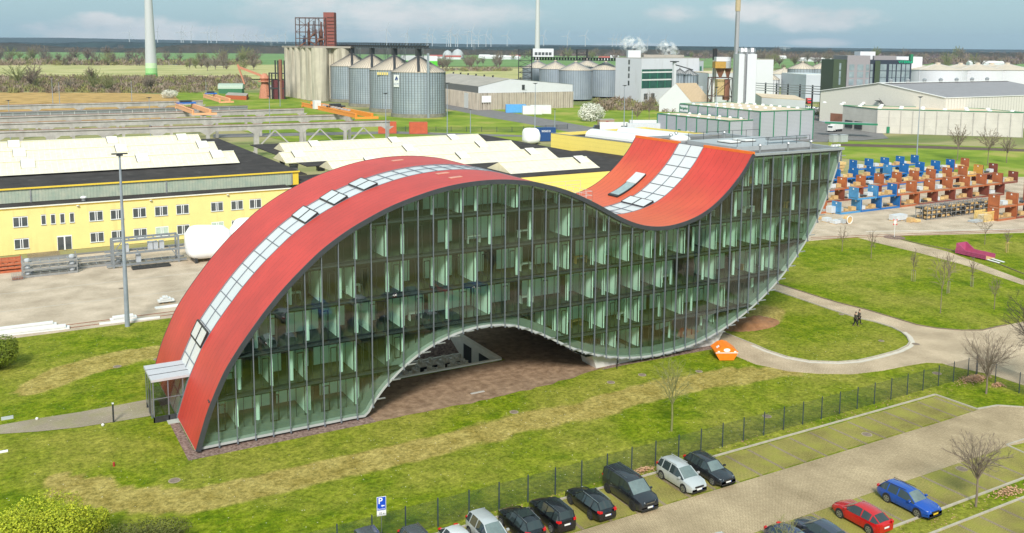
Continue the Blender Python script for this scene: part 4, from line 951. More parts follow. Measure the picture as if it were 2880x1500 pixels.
    for s in K['wb']:
        for sgn in (1, -1):
            y = Lc/2-s; mb = MB(); mb.tube((sgn*(W-0.17), y, rr+0.04), (sgn*(W+0.004), y, rr+0.04), rr+0.055, 20); mb.build('wheel_arch', M_black, t, local=True)
            mb = MB(); mb.tube((sgn*(W-0.20), y, rr), (sgn*(W+0.015), y, rr), rr, 20); w_ = mb.build('wheel', M_rubber, t, local=True)
            mb = MB(); rm = rr*0.66
            mb.tube((sgn*(W+0.012), y, rr), (sgn*(W+0.02), y, rr), rm, 18); rim0 = mb.build('rim_well', M_black, w_, local=True)
            mb = MB()
            for q in range(5):
                an = q*2*PI/5+0.3; mb.beam((sgn*(W+0.026), y, rr), (sgn*(W+0.026), y+rm*math.cos(an), rr+rm*math.sin(an)), 0.075, 0.02, up=(1, 0, 0))
            mb.tube((sgn*(W+0.02), y, rr), (sgn*(W+0.034), y, rr), 0.06, 10)
            for q in range(18):
                a1_, a2_ = q*2*PI/18, (q+1)*2*PI/18; mb.beam((sgn*(W+0.022), y+rm*math.cos(a1_), rr+rm*math.sin(a1_)), (sgn*(W+0.022), y+rm*math.cos(a2_), rr+rm*math.sin(a2_)), 0.03, 0.025, up=(1, 0, 0))
            mb.build('rim', rimmat or M_alloy, w_, local=True)
    yF, yB = Lc/2, -Lc/2; zf = K['prof'][1][1]
    for sgn in (1, -1):
        mb = MB(); x0, x1 = W*0.50, W*0.86; mb.add([(sgn*x0, yF-0.03, zf-0.14), (sgn*x1, yF-0.20, zf-0.12), (sgn*x1, yF-0.30, zf+0.03), (sgn*x0, yF-0.07, zf-0.01), (sgn*x0, yF-0.2, zf-0.14), (sgn*x1, yF-0.4, zf-0.12), (sgn*x1, yF-0.45, zf+0.0), (sgn*x0, yF-0.25, zf-0.02)],
               [(0, 1, 2, 3), (0, 4, 5, 1), (3, 2, 6, 7), (1, 5, 6, 2)]); mb.build('headlight', M_head, t, local=True)
        mb = MB(); zt = K['prof'][-2][1]; mb.add([(sgn*W*0.56, yB-0.02, zt-0.17), (sgn*W*0.83, yB-0.005, zt-0.17), (sgn*W*0.925, yB+0.22, zt-0.14), (sgn*W*0.56, yB-0.01, zt-0.02), (sgn*W*0.82, yB+0.01, zt-0.02), (sgn*W*0.90, yB+0.26, zt+0.0), (sgn*W*0.5, yB+0.2, zt-0.1)], [(0, 1, 4, 3), (1, 2, 5, 4), (3, 4, 5, 6)]); mb.build('tail_light', M_red_l, t, local=True)
        mb = MB(); sm = K['prof'][3][0]+0.32; mb.box(sgn*(W-0.03), Lc/2-sm-0.06, belt+0.02, sgn*(W+0.17), Lc/2-sm+0.08, belt+0.15); mb.build('mirror', pmat, t, local=True)
        if rails:
            mb = MB(); mb.beam((sgn*(W*0.62), Lc/2-2.15, K['H']+0.045), (sgn*(W*0.60), Lc/2-K['prof'][7][0]-0.05, K['prof'][7][1]+0.05), 0.035, 0.035)
            mb.build('roof_rail', rails, t, local=True)
    mb = MB(); mb.box(-0.42, yF-0.03, zf-0.17, 0.42, yF+0.01, zf-0.03); mb.build('grille', M_black, t, local=True)
    if chrome: mb = MB(); mb.box(-0.4, yF-0.0, zf-0.12, 0.4, yF+0.025, zf-0.085); mb.build('grille_bar', M_chrome, t, local=True)
    mb = MB(); mb.box(-W*0.78, yF-0.1, 0.27, W*0.78, yF+0.015, 0.37); mb.build('air_intake', M_black, t, local=True)
    for y, d in ((yF, 1), (yB, -1)):
        zz = 0.44 if d > 0 else K['prof'][-1][1]-0.22
        mb = MB(); mb.box(-0.26, y, zz, 0.26, y+d*0.025, zz+0.115); pl = mb.build('number_plate', M_yplate if yellow else M_plate, t, local=True)
        if not yellow: mb = MB(); mb.box(-0.26*d, y+d*0.001, zz, -0.215*d, y+d*0.028, zz+0.115); mb.build('plate_band', M_eu, pl, local=True)
    if roofmat: 
        mb = MB(); i0 = K['prof'][5]; mb.box(-W*0.55, Lc/2-3.2, K['H']+0.012, W*0.55, Lc/2-2.2, K['H']+0.03); mb.build('glass_roof', roofmat, t, local=True)
    for sgn in (1, -1):
        mb = MB()
        for s in (K['pil'][0]-0.25, K['pil'][1]-0.25): mb.box(sgn*(W-0.005), Lc/2-s-0.07, belt-0.14, sgn*(W+0.02), Lc/2-s+0.07, belt-0.10)
        mb.build('door_handles', M_chrome if chrome else pmat, t, local=True)
        mb = MB()     # shut lines
        for s in (K['prof'][3][0]+0.25, K['pil'][0]+0.02): mb.box(sgn*(W-0.01), Lc/2-s-0.006, 0.35, sgn*(W+0.003), Lc/2-s+0.006, belt-0.2)
        mb.build('door_gaps', M_black, t, local=True)
    return t
P_blk = paint('black_paint', (0.008, 0.008, 0.011)); P_blk2 = paint('anthracite_paint', (0.022, 0.024, 0.030)); P_sil = paint('silver_paint', (0.50, 0.52, 0.52)); P_wht = paint('white_car_paint', (0.75, 0.76, 0.76))
P_red = paint('red_paint', (0.55, 0.008, 0.012)); P_blu = paint('blue_paint', (0.006, 0.075, 0.42)); P_nav = paint('navy_paint', (0.018, 0.03, 0.11)); P_sla = paint('slate_paint', (0.05, 0.06, 0.09)); P_gry = paint('grey_paint', (0.10, 0.105, 0.115))
S, N_ = PI, 0.0     # facing -y / +y
def car(kind, pm, label, x, y, rz, **kw):
    t = make_car('parked_car', kind, pm, label, **kw); t.location = (x, y, 0.03); t.rotation_euler = (0, 0, rz); t['group'] = 'cars in the car park'; return t
car('estate', P_blk2, 'anthracite estate car, furthest right in the fence row, nose towards the lane', 33.45, -24.35, S, rails=M_chrome)
car('mpv', P_sil, 'silver family van beside the anthracite estate car', 30.6, -24.3, S, rails=P_sil)
van = car('van', P_blk2, 'large black passenger van with chrome roof rails and grille bar', 25.5, -24.35, S, rails=M_chrome, rimmat=M_black, chrome=True)
car('estate', P_blk, 'black estate car parked tail towards the lane next to the large van', 21.9, -24.25, N_, rails=M_chrome, rimmat=M_dark)
car('boxy', P_blk, 'black boxy compact car with square red tail lights, tail towards the lane', 18.4, -24.4, N_, rails=M_chrome)
car('suv', P_blk, 'black crossover with a dark glass roof, between the boxy car and a silver van', 15.75, -24.5, N_, rails=M_chrome, roofmat=M_carglass)
car('mpv', P_sil, 'silver minivan half cut by the bottom edge, beside the glass-roofed crossover', 13.1, -24.6, S)
car('hatch', P_wht, 'white car of which only the roof and bonnet show at the bottom edge', 10.7, -25.0, S)
car('suv', P_gry, 'dark grey car with roof bars right of the parking sign', 8.05, -24.1, S, rails=P_gry)
car('jeep', P_gry, 'dark off-road car left of the parking sign at the bottom edge', 5.1, -23.35, S)
car('estate', P_blu, 'bright blue estate car with a yellow number plate', 43.3, -35.6, S, rails=M_black, yellow=True)
car('hatch', P_red, 'red hatchback parked left of the bright blue estate', 38.2, -35.55, N_)
car('hatch', P_sla, 'slate blue hatchback behind the bare treetop at the bottom edge', 33.6, -35.9, N_)
car('hatch', P_nav, 'navy blue hatchback with its tail light showing at the bottom edge', 30.9, -35.9, S)
# cars just outside the frame that mirror in the glass
for x, k, pm, r_, lab in ((25.8, 'mpv', P_wht, S, 'white family van left of the navy hatchback'), (20.6, 'estate', P_blu, N_, 'blue estate car in the lower row opposite the boxy black car'), (15.4, 'hatch', P_sil, S, 'silver hatchback in the lower row opposite the crossover'), (7.0, 'suv', P_wht, S, 'white crossover in the lower row opposite the grey car')):
    car(k, pm, lab, x, -35.4, r_)
# ================================================================ entrance, roof equipment, plant yard
EN = thing('entrance_box', 'small glazed entrance porch with a pale flat roof, at the red roof foot', 'porch', (-2.6, 10.4, 0))
ex0, ex1, ey0, ey1, ez = -4.0, -0.1, 8.35, 12.6, 3.9
M_pglass = glass_mat('porch_glass', (0.72, 0.82, 0.78), 1.2, base=0.06)
mb = MB(); mb.box(ex0-0.1, ey0-0.1, ez, ex1, ey1+0.1, ez+0.22); rf = mb.build('roof', mat('porch_roof', (0.50, 0.50, 0.52), 0.35, var=0.06), EN)
mb = MB()
for y in (9.65, 11.3): mb.box(ex0-0.1, y, ez+0.221, ex1, y+0.06, ez+0.25)
mb.build('seam', M_dark, rf)
mb = MB(); mb.box(ex0, ey0, 0.0, ex1-1.9, ey0+0.12, 0.55); mb.box(ex0, ey1-0.12, 0, ex1-1.9, ey1, 0.55); mb.build('base', M_dark, EN)
for (x0, y0, x1, y1) in ((ex0, ey0, ex1-0.6, ey0+0.03), (ex0, ey1-0.03, ex1-0.6, ey1)):
    mb = MB(); mb.box(x0+0.1, y0+0.03, 0.56, x1, y1+0.03, ez-0.02); mb.build('side_glass', M_pglass, EN)
for (x, y) in ((ex0, ey0), (ex0, ey1-0.1), (ex0, 9.6), (ex0, 11.1), (-2.7, ey0), (-1.4, ey0)):
    mb = MB(); mb.box(x, y, 0.0, x+0.1, y+0.1, ez); mb.build('post', M_mull, EN)
mb = MB(); mb.box(ex0+0.1, ey0+0.015, 2.2, ex1-1, ey0+0.025, 2.28); mb.build('transom', M_mull, EN)
mb = MB(); mb.box(ex0+0.02, 9.72, 0.05, ex0+0.06, 11.08, 2.5); mb.build('door', M_frame, EN)
mb = MB(); mb.box(ex0+0.02, 8.5, 0.6, ex0+0.05, 9.55, ez-0.1); mb.box(ex0+0.02, 11.25, 0.6, ex0+0.05, 12.4, ez-0.1); mb.box(ex0+0.02, 9.75, 2.6, ex0+0.05, 11.05, ez-0.1); mb.build('front_glass', M_pglass, EN)
P = gt(0, 3, 1143, 225); b_ = thing('bollard', 'slim dark bollard light beside the entrance path', 'bollard', (P.x, P.y, 0))
mb = MB(); mb.box(-0.07, -0.07, 0, 0.07, 0.07, 1.75); mb.build('post', M_dark, b_, local=True); mb = MB(); mb.box(-0.085, -0.085, 1.75, 0.085, 0.085, 1.85); mb.build('cap', M_lamp, b_, local=True)
def small(name, label, cat, P, mt, fn, rz=0, group=None):
    mb = MB(); fn(mb); o = mb.build(name, mt, loc=(P[0], P[1], P[2] if len(P) > 2 else 0), local=True); o.rotation_euler = (0, 0, rz); return tag(o, label, cat, group)
small('drain_slab', 'square concrete slab with a drain cover at the foot of the porch', 'slab', gt(0, 3, 1745, 208), M_ledge, lambda m_: (m_.box(-0.55, -0.75, 0, 0.55, 0.75, 0.06), m_.lathe([(0.3, 0.061), (0.3, 0.07)], 14)))
# manholes and valve covers in the lawn and the road
COV = [((0, 3, 1755, 815), 0.5, 'round manhole cover in the lawn below the building corner'), ((0, 2, 1180, 1008), 0.45, 'round manhole cover in the upper left lawn'), ((0, 2, 1580, 935), 0.4, 'manhole cover close to the red roof edge'), ((2, 2, 995, 1168), 0.45, 'manhole cover left of the lone tree, nearer one of two'), ((2, 2, 1310, 1093), 0.45, 'manhole cover between the pedestal and the lone tree'),
       ((2, 2, 1882, 1058), 0.4, 'manhole cover right of the lone tree'), ((2, 3, 20, 125), 0.45, 'manhole cover in the middle of the long lawn'), ((3, 2, 1488, 783), 0.5, 'round manhole cover in the loop road at the lawn tip'), ((3, 2, 738, 483), 0.35, 'small valve cover in the lawn near the two walkers'), ((3, 2, 1140, 750), 0.35, 'small cover in the middle of the loop lawn'),
       ((3, 3, 995, 350), 0.5, 'round manhole cover in an empty grass-paver bay'), ((3, 3, 1948, 697), 0.5, 'pale manhole cover left of the round-headed tree'), ((0, 2, 1225, 223), 0.5, 'round manhole cover in the works yard left of the lamp mast'), ((3, 2, 1700, 1077), 0.5, 'square manhole cover in the lawn behind the fence'), ((3, 3, -10, 168), 0.45, 'square manhole cover just behind the middle of the fence')]
M_cover = mat('iron_cover', (0.20, 0.15, 0.11), 0.8, var=0.3, scale=3)
for k, (T_, r_, lab) in enumerate(COV):
    P = gt(*T_); t = thing('manhole_cover', lab, 'manhole cover', (P.x, P.y, 0.02), 0, 'manhole covers')
    mb = MB(); mb.lathe([(r_*0.8+0.07, 0.0), (r_*0.8+0.07, 0.02), (r_*0.8, 0.02)], 18, cap=False); mb.lathe([(r_*0.8, 0.012), (r_*0.8, 0.013)], 18); mb.build('ring', mat('cover_ring', (0.34, 0.28, 0.2), 0.85), t, local=True)
    mb = MB(); mb.lathe([(r_*0.78, 0.014), (r_*0.78, 0.03)], 18); mb.build('lid', M_cover, t, local=True)
small('drain_cover', 'square pale drain cover at the left edge of the lower lawn', 'slab', gt(0, 3, 73, 184), M_ledge, lambda m_: (m_.box(-0.5, -0.4, 0, 0.5, 0.4, 0.05), m_.box(-0.1, -0.1, 0.05, 0.1, 0.1, 0.06)))
small('marker_stone', 'white slab marker cut by the left edge of the lawn', 'slab', gt(0, 3, 20, 528), M_swhite, lambda m_: m_.box(-0.45, -0.15, 0, 0.45, 0.15, 0.1))
small('marker_stone', 'grey slab lying in the grass at the edge of the bare soil', 'slab', gt(1, 2, 2230, 1270), M_conc, lambda m_: m_.box(-0.75, -0.15, 0, 0.75, 0.15, 0.05))
small('marker_post', 'short red marker post standing in the left lawn', 'post', gt(0, 3, 1147, 668), mat('marker_red', (0.35, 0.03, 0.02), 0.6), lambda m_: m_.lathe([(0.09, 0), (0.09, 0.33), (0.05, 0.36)], 8))
small('standpipe', 'thin black standpipe in front of the concrete pedestal', 'post', gt(2, 2, 1056, 1030), M_black, lambda m_: (m_.tube((0, 0, 0), (0, 0, 1.25), 0.05, 6), m_.box(0.04, -0.05, 0.6, 0.14, 0.05, 0.95)))
for k, T_ in enumerate(((0, 3, 372, 200), (0, 3, 1035, 262))):
    small('path_light', ('small white globe light on the upper side of the entrance path', 'small white globe light on the lower side of the entrance path, near the bollard')[k], 'light', gt(*T_), M_lamp, lambda m_: (m_.ball((0, 0, 0.1), 0.14, 10, 6), m_.tube((0, 0, 0), (0, 0, 0.08), 0.05, 6)))
# daisies, litter and dry leaves scattered in the grass
rn = random.Random(5); mb = MB()
for _ in range(2600):
    x = rn.uniform(-18, 75); y = rn.uniform(-21, 40)
    if -3 < x < 76 and -1.2 < y < 23: continue
    if rn.random() < 0.5 and not (y < 0): continue
    s_ = rn.uniform(0.015, 0.05); a = rn.uniform(0, PI); mb.add([(x+s_*math.cos(a+k*PI/2), y+s_*math.sin(a+k*PI/2), 0.02+rn.uniform(0, 0.02)) for k in range(4)], [(0, 1, 2, 3)])
tag(mb.build('daisies', mat('petal', (0.75, 0.72, 0.55), 0.8)), 'tiny white daisies and specks scattered over the lawn', 'flowers', kind='stuff')
mb = MB()
PL = gt(3, 2, 2070, 1135); P2 = gt(3, 2, 2310, 1200); P3 = gt(3, 3, 2420, 935); P4 = gt(2, 3, 1320, 720)
for C_, n, sx, sy in ((PL, 700, 1.5, 0.7), (P2, 160, 0.7, 0.4), (P3, 220, 1.2, 0.5), (P4, 150, 1.0, 0.3)):
    for _ in range(n):
        x = rn.gauss(C_.x, sx/1.6); y = rn.gauss(C_.y, sy/1.6); s_ = rn.uniform(0.05, 0.1); a = rn.uniform(0, PI)
        h_ = 0.35*math.exp(-((x-C_.x)/sx)**2-((y-C_.y)/sy)**2)*rn.random()+0.03
        mb.add([(x+s_*math.cos(a+k*PI/2), y+s_*math.sin(a+k*PI/2), h_+rn.uniform(-0.04, 0.04)) for k in range(4)], [(0, 1, 2, 3)])
for _ in range(500):
    x = rn.uniform(15, 75); y = rn.choice((rn.gauss(-21.3, 0.5), rn.gauss(-38, 0.5))); s_ = rn.uniform(0.04, 0.08); a = rn.uniform(0, PI)
    mb.add([(x+s_*math.cos(a+k*PI/2), y+s_*math.sin(a+k*PI/2), 0.04+rn.uniform(-0.01, 0.03)) for k in range(4)], [(0, 1, 2, 3)])
tag(mb.build('fallen_leaves', mat('dry_leaf', (0.42, 0.20, 0.10), 0.8, col2=(0.62, 0.40, 0.24), scale=8)), 'dry brown leaves blown together along the fence and kerbs', 'leaves', kind='stuff')

# air-conditioning units in the sunken yard
M_unit = mat('unit_beige', (0.72, 0.66, 0.56), 0.5, var=0.06)
def ac_unit():
    t = thing('cooling_unit', 'x', 'cooling unit', (0, 0, 0), 0, 'cooling units in the sunken yard')
    mb = MB(); mb.box(-0.5, -0.7, 0, -0.42, 0.7, 1.75); mb.box(0.42, -0.7, 0, 0.5, 0.7, 1.75); mb.box(-0.42, -0.7, 1.62, 0.42, 0.7, 1.75); mb.build('casing', M_unit, t, local=True)
    mb = MB(); mb.box(-0.42, -0.66, 0.1, 0.42, 0.66, 1.62); mb.build('coil', M_black, t, local=True)
    for s_ in (-0.34, 0.34):
        mb = MB(); mb.lathe([(0.36, 1.75), (0.30, 1.86), (0.27, 2.15), (0.30, 2.18), (0.24, 2.18), (0.22, 1.95)], 16, (0, s_, 0), cap=False); c_ = mb.build('fan_cowl', M_unit, t, local=True)
        mb = MB(); mb.lathe([(0.001, 2.14), (0.10, 2.12), (0.10, 2.05)], 10, (0, s_, 0)); mb.build('fan_hub', M_lamp, c_, local=True)
    return t
ac = ac_unit(); first = set()
for k, (x, y, lab) in enumerate(((1510, 1065, 'leftmost in the front row'), (1605, 1030, 'second in the front row'), (1760, 1010, 'third in the front row'), (1865, 990, 'fourth in the front row'), (1990, 960, 'fifth in the front row'), (2095, 940, 'rightmost in the front row'), (1665, 945, 'leftmost in the rear row'), (1775, 925, 'second in the rear row'), (1905, 905, 'third in the rear row'), (2005, 890, 'rightmost in the rear row'))):
    P = gt(1, 2, x, y, -0.62); place(ac, (P.x, P.y, -2.8), 0.06*((k*7) % 3-1), 'twin-fan cooling unit, '+lab+' of the sunken yard', None, first)

# roof terrace
q_ = [roofhit(*T(2, 1, x, y)) for x, y in ((830, 600), (1105, 660))]
TZ = q_[0].z+0.35
dk = [g(*T(2, 1, x, y), TZ) for x, y in ((690, 612), (835, 600), (1105, 662), (870, 708))]
ter = thing('roof_terrace', 'timber roof terrace with steel railings in the dip of the red roof', 'terrace', (dk[1].x, dk[1].y, TZ))
M_deck = mat('grey_decking', (0.30, 0.24, 0.17), 0.85, var=0.15); seams(M_deck, 1, 0.3, 0.04, 0.5, 0.2)
ys_ = sorted(p.y for p in dk); xs2 = sorted(p.x for p in dk)
ty0, ty1, tx0, tx1 = 12.95, DEP-0.1, 42.0, 47.4
TZ = 16.1
mb = MB(); mb.box(tx0, ty0, TZ-0.12, tx1, ty1, TZ); mb.build('deck', M_deck, ter)
mb = MB()
for (a, c) in (((tx0+2.2, ty0), (tx1, ty0)), ((tx1, ty0), (tx1, ty1-3)), ((tx0, ty1), (tx1+4, ty1))):
    n = 4
    for i in range(n+1): x = a[0]+(c[0]-a[0])*i/n; y = a[1]+(c[1]-a[1])*i/n; mb.tube((x, y, TZ), (x, y, TZ+1.05), 0.02, 5)
    for z in (0.55, 1.05): mb.tube((a[0], a[1], TZ+z), (c[0], c[1], TZ+z), 0.025, 5)
mb.build('railing', mat('railing_steel', (0.62, 0.60, 0.56), 0.4, metal=0.3), ter)
# glazed stair hatch running up the roof behind the skylight
def roof_strip(name, mt, x0, x1, y0, y1, lift0, lift1, th, parent, n=14):
    mb = MB(); vs = []
    for i in range(n+1):
        x = x0+(x1-x0)*i/n; z = topz(x)
        for (y, l) in ((y0, lift1), (y1, lift1), (y1, lift0), (y0, lift0)): vs.append((x, y, z+l))
    fs = []
    for i in range(n):
        for k in range(4): fs.append((4*i+k, 4*i+(k+1) % 4, 4*i+4+(k+1) % 4, 4*i+4+k))
    fs += [(0, 3, 2, 1), (4*n, 4*n+1, 4*n+2, 4*n+3)]; mb.add(vs, fs); return mb.build(name, mt, parent)
ha, hb = roofhit(*T(2, 1, 1010, 640)), roofhit(*T(2, 1, 1330, 425))
hat = thing('stair_hatch', 'long dark-framed glazed stair opening in the rear half of the red roof', 'hatch', (ha.x, ha.y, ha.z))
roof_strip('frame', M_frame, ha.x, hb.x, ha.y-1.0, ha.y+1.0, 0.02, 0.22, 0, hat)
roof_strip('glazing', mat('hatch_glass', (0.30, 0.38, 0.38), 0.08, var=0.1, spec=1.0), ha.x+0.3, hb.x-0.25, ha.y-0.85, ha.y+0.85, 0.222, 0.25, 0, hat)
roof_strip('sliding_cover', M_skyl, (ha.x+hb.x)/2+0.6, hb.x-0.1, ha.y-0.95, ha.y+0.95, 0.26, 0.34, 0, hat, 6)
for k, (c, r, x, y) in enumerate(((1, 1, 1435, 275), (1, 1, 1890, 405), (1, 1, 2020, 445))):
    H = roofhit(*T(c, r, x, y)); t = roof_strip('roof_hatch', mat('salmon_hatch', (0.62, 0.30, 0.22), 0.5), H.x-0.8, H.x+0.5, H.y-0.3, H.y+0.3, 0.01, 0.07, 0, None, 3)
    tag(t, ('small pale hatch on the rear half of the roof crest', 'small pale hatch on the front half of the roof crest', 'square outlined hatch close to the front roof edge')[k], 'hatch', 'small roof hatches')
# equipment on the flat roof
EQ = thing('roof_plant_deck', 'pale raised plant deck with hatches and pipes on the flat roof', 'roof deck', (67, 11, ROOFZ-0.2))
mb = MB(); mb.box(62.2, 4.2, ROOFZ-0.2, 74.6, 13.2, ROOFZ+0.35); mb.build('deck', mat('pale_roof_sheet', (0.36, 0.38, 0.39), 0.5, var=0.08), EQ)
for x, y in ((64.2, 7.5), (67.4, 8.2)): mb = MB(); mb.box(x, y, ROOFZ+0.36, x+1.7, y+2.2, ROOFZ+0.6); mb.build('hatch', M_white, EQ); mb = MB(); mb.box(x-0.08, y-0.08, ROOFZ+0.351, x+1.78, y+2.28, ROOFZ+0.45); mb.build('hatch_kerb', M_frame, EQ)
for k, y in enumerate((5.2, 5.7)): mb = MB(); mb.tube((68.5, y, ROOFZ+0.95), (74.9, y, ROOFZ+0.95), 0.2, 10); mb.build('duct', M_galv, EQ)
mb = MB()
for x in (62.3, 64.8, 67.3, 69.8, 72.2, 74.5): mb.tube((x, 4.25, ROOFZ+0.3), (x, 4.25, ROOFZ+1.3), 0.03, 5); mb.tube((x, 13.1, ROOFZ+0.3), (x, 13.1, ROOFZ+1.3), 0.03, 5)
for y in (4.25, 13.1): mb.tube((62.3, y, ROOFZ+1.3), (74.5, y, ROOFZ+1.3), 0.03, 5)
mb.build('guard_rail', M_dark, EQ)
for k, (x, y) in enumerate(((63.4, 1.6), (68.2, 1.8), (72.5, 2.2), (62.2, 16.5), (64.5, 18.2), (71, 16))):
    small('roof_vent', 'mushroom vent pipe on the flat roof, %s' % ('nearest the orange edge', 'front middle one', 'front one near the tip', 'rear one by the skylight end', 'rear middle one', 'rear one near the tip')[k], 'vent', (x, y, ROOFZ-0.22), M_galv, lambda m_: m_.lathe([(0.12, 0), (0.12, 0.9), (0.28, 0.95), (0.22, 1.12), (0.02, 1.2)], 10), group='vent pipes on the flat roof')
dm_ = thing('roof_dome', 'white domed rooflight behind the rear half of the red roof', 'rooflight', (62.5, 15.0, ROOFZ-0.2)); mb = MB(); mb.lathe([(1.5, 0), (1.5, 0.4)], 24); mb.build('kerb', M_galv, dm_, local=True); mb = MB(); mb.lathe([(1.45, 0.4), (1.3, 0.75), (0.9, 1.0), (0.4, 1.12), (0.01, 1.15)], 24); d_ = mb.build('dome', M_lamp, dm_, local=True, smooth=True)
for k in range(3): small('floodlight', '%s small white floodlight on the tip of the flat roof' % ('left', 'middle', 'right')[k], 'floodlight', (74.2+0.55*k, 0.35, ROOFZ+0.12), M_white, lambda m_: (m_.box(-0.14, -0.2, 0.1, 0.14, 0.1, 0.34), m_.tube((0, 0, 0), (0, 0, 0.12), 0.04, 6)), group='floodlights on the roof tip')

# skip container
P = gt(2, 2, 2165, 962); sk_ = thing('skip_container', 'orange roofed skip container standing on the lawn by the pedestal', 'skip', (P.x+0.6, P.y+1.0, 0)); sk_.scale = (0.72, 0.72, 0.78)
M_or = mat('skip_orange', (0.80, 0.20, 0.01), 0.45, var=0.08)
body = [(-1.75, 0), (1.75, 0), (2.55, 1.25), (-2.55, 1.25)]
SR = -0.48
mb = MB(); mb.M = Matrix.Rotation(SR, 4, 'Z'); mb.extr([(-1.1, 0.05), (1.1, 0.05), (1.75, 1.1), (1.75, 1.25), (-1.75, 1.25), (-1.75, 1.1)], -0.95, 2.2); mb.build('body', M_or, sk_, local=True)
mb = MB(); mb.M = Matrix.Rotation(SR, 4, 'Z'); mb.extr([(-1.78, 1.255), (1.78, 1.255), (0.75, 1.95), (0, 2.1), (-0.75, 1.95)], -0.97, 2.22); lid = mb.build('lid', M_or, sk_, local=True)
mb = MB(); mb.M = Matrix.Rotation(SR, 4, 'Z'); mb.box(-1.75, -1.0, 1.1, 1.75, -0.955, 1.2); mb.box(-1.45, -1.0, 1.25, -1.1, -0.975, 1.42); mb.box(1.1, -1.0, 1.25, 1.45, -0.975, 1.42); mb.build('white_trim', M_swhite, sk_, local=True)
mb = MB(); mb.M = Matrix.Rotation(SR, 4, 'Z') @ Matrix.Translation((0, -0.985, 1.55)) @ Matrix.Rotation(PI/2, 4, 'X'); mb.lathe([(0.52, 0.0), (0.52, 0.01)], 20); mb.v = [(v[0], v[1], 1.55+(v[2]-1.55)*0.5) for v in mb.v]; mb.build('logo', M_swhite, sk_, local=True)
mb = MB(); mb.M = Matrix.Rotation(SR, 4, 'Z'); mb.beam((-1.35, 0.2, 1.585), (-0.95, 0.2, 1.86), 0.6, 0.02); mb.build('sticker', M_swhite, sk_, local=True)
# soil heap by the pedestal
def heap(name, label, C_, rx, ry, h, mt, seed, kind=None, cat='heap'):
    mb = MB(); n = 26; vs = []; fs = []
    for j in range(n+1):
        for i in range(n+1):
            u, v = 2*i/n-1, 2*j/n-1; r_ = math.hypot(u, v); z = max(0, 1-r_**1.6)*h*(0.7+0.9*noise.noise(Vector((u*2.2+seed, v*2.2, seed))))+0.08*h*noise.noise(Vector((u*9, v*9, seed)))
            vs.append((C_[0]+u*rx, C_[1]+v*ry, max(z, 0)+0.005 if r_ < 1 else -0.02))
    for j in range(n):
        for i in range(n): a = j*(n+1)+i; fs.append((a, a+1, a+n+2, a+n+1))
    mb.add(vs, fs); return tag(mb.build(name, mt, loc=(C_[0], C_[1], 0)), label, cat, None, kind)
P = gt(2, 2, 2350, 600); heap('soil_heap', 'heap of red-brown soil on the lawn behind the concrete pedestal', (P.x+1, P.y+0.5), 4.6, 2.6, 1.0, mat('red_soil', (0.20, 0.09, 0.035), 0.95, col2=(0.34, 0.17, 0.08), scale=1.2, bump=0.9), 3)
P = gt(3, 2, 0, 580)
mb = MB(); mb.poly([(P.x-2.6+4.6*math.cos(a)*(1+0.15*math.sin(3*a)), P.y+1.6+2.2*math.sin(a)*(1+0.15*math.cos(2*a)), 0.008) for a in [k*2*PI/24 for k in range(24)]]); struct('bare_patch', mb, mat('sandy_patch', (0.40, 0.27, 0.17), 0.95, var=0.2, scale=0.8))
# pink roll-off container with ramps
P = gt(3, 1, 2035, 1260); pk = thing('roll_off_container', 'open pink roll-off container with two white ramps on the service path', 'container', (P.x, P.y, 0))
A = gt(3, 1, 1888, 1215); B_ = gt(3, 1, 2190, 1283); ang = math.atan2(B_.y-A.y, B_.x-A.x); LL = (B_-A).length; nrm = Vector((-math.sin(ang), math.cos(ang), 0))
M_pink = mat('pink_paint', (0.40, 0.07, 0.17), 0.55, var=0.12, scale=1.5)
Mk = Matrix.Translation((A.x, A.y, 0)) @ Matrix.Rotation(ang, 4, 'Z')
def mk(): mb = MB(); mb.M = Mk; return mb
W_ = 2.4
mb = mk(); mb.box(0, 0, 0.15, LL, 0.08, 0.95); mb.box(0, W_-0.08, 0.15, LL, W_, 0.95)
for z in (0.25, 0.5, 0.75): mb.box(0, -0.06, z, LL, 0.0, z+0.1); mb.box(0, W_, z, LL, W_+0.06, z+0.1)
for k in range(8): x = LL*k/7.0; mb.box(x-0.04, -0.09, 0.15, x+0.04, -0.061, 0.97)
mb.build('side_walls', M_pink, pk)
mb = mk(); mb.box(0, 0.08, 0.15, LL, W_-0.08, 0.25); mb.build('floor', M_wood, pk)
mb = mk(); mb.extr([(0, 0.96), (0, 1.9), (0.25, 1.95), (1.7, 1.0), (1.7, 0.96)], 0.0, 0.08); mb.extr([(0, 0.96), (0, 1.9), (0.25, 1.95), (1.7, 1.0), (1.7, 0.96)], W_-0.08, W_); mb.box(0, 0.081, 0.15, 0.1, W_-0.081, 1.9); mb.build('head_wall', M_pink, pk)
for y in (0.35, 1.55): mb = mk(); mb.beam((LL+0.05, y, 0.2), (LL+2.2, y, 0.06), 0.45, 0.06); mb.build('ramp', M_white, pk)
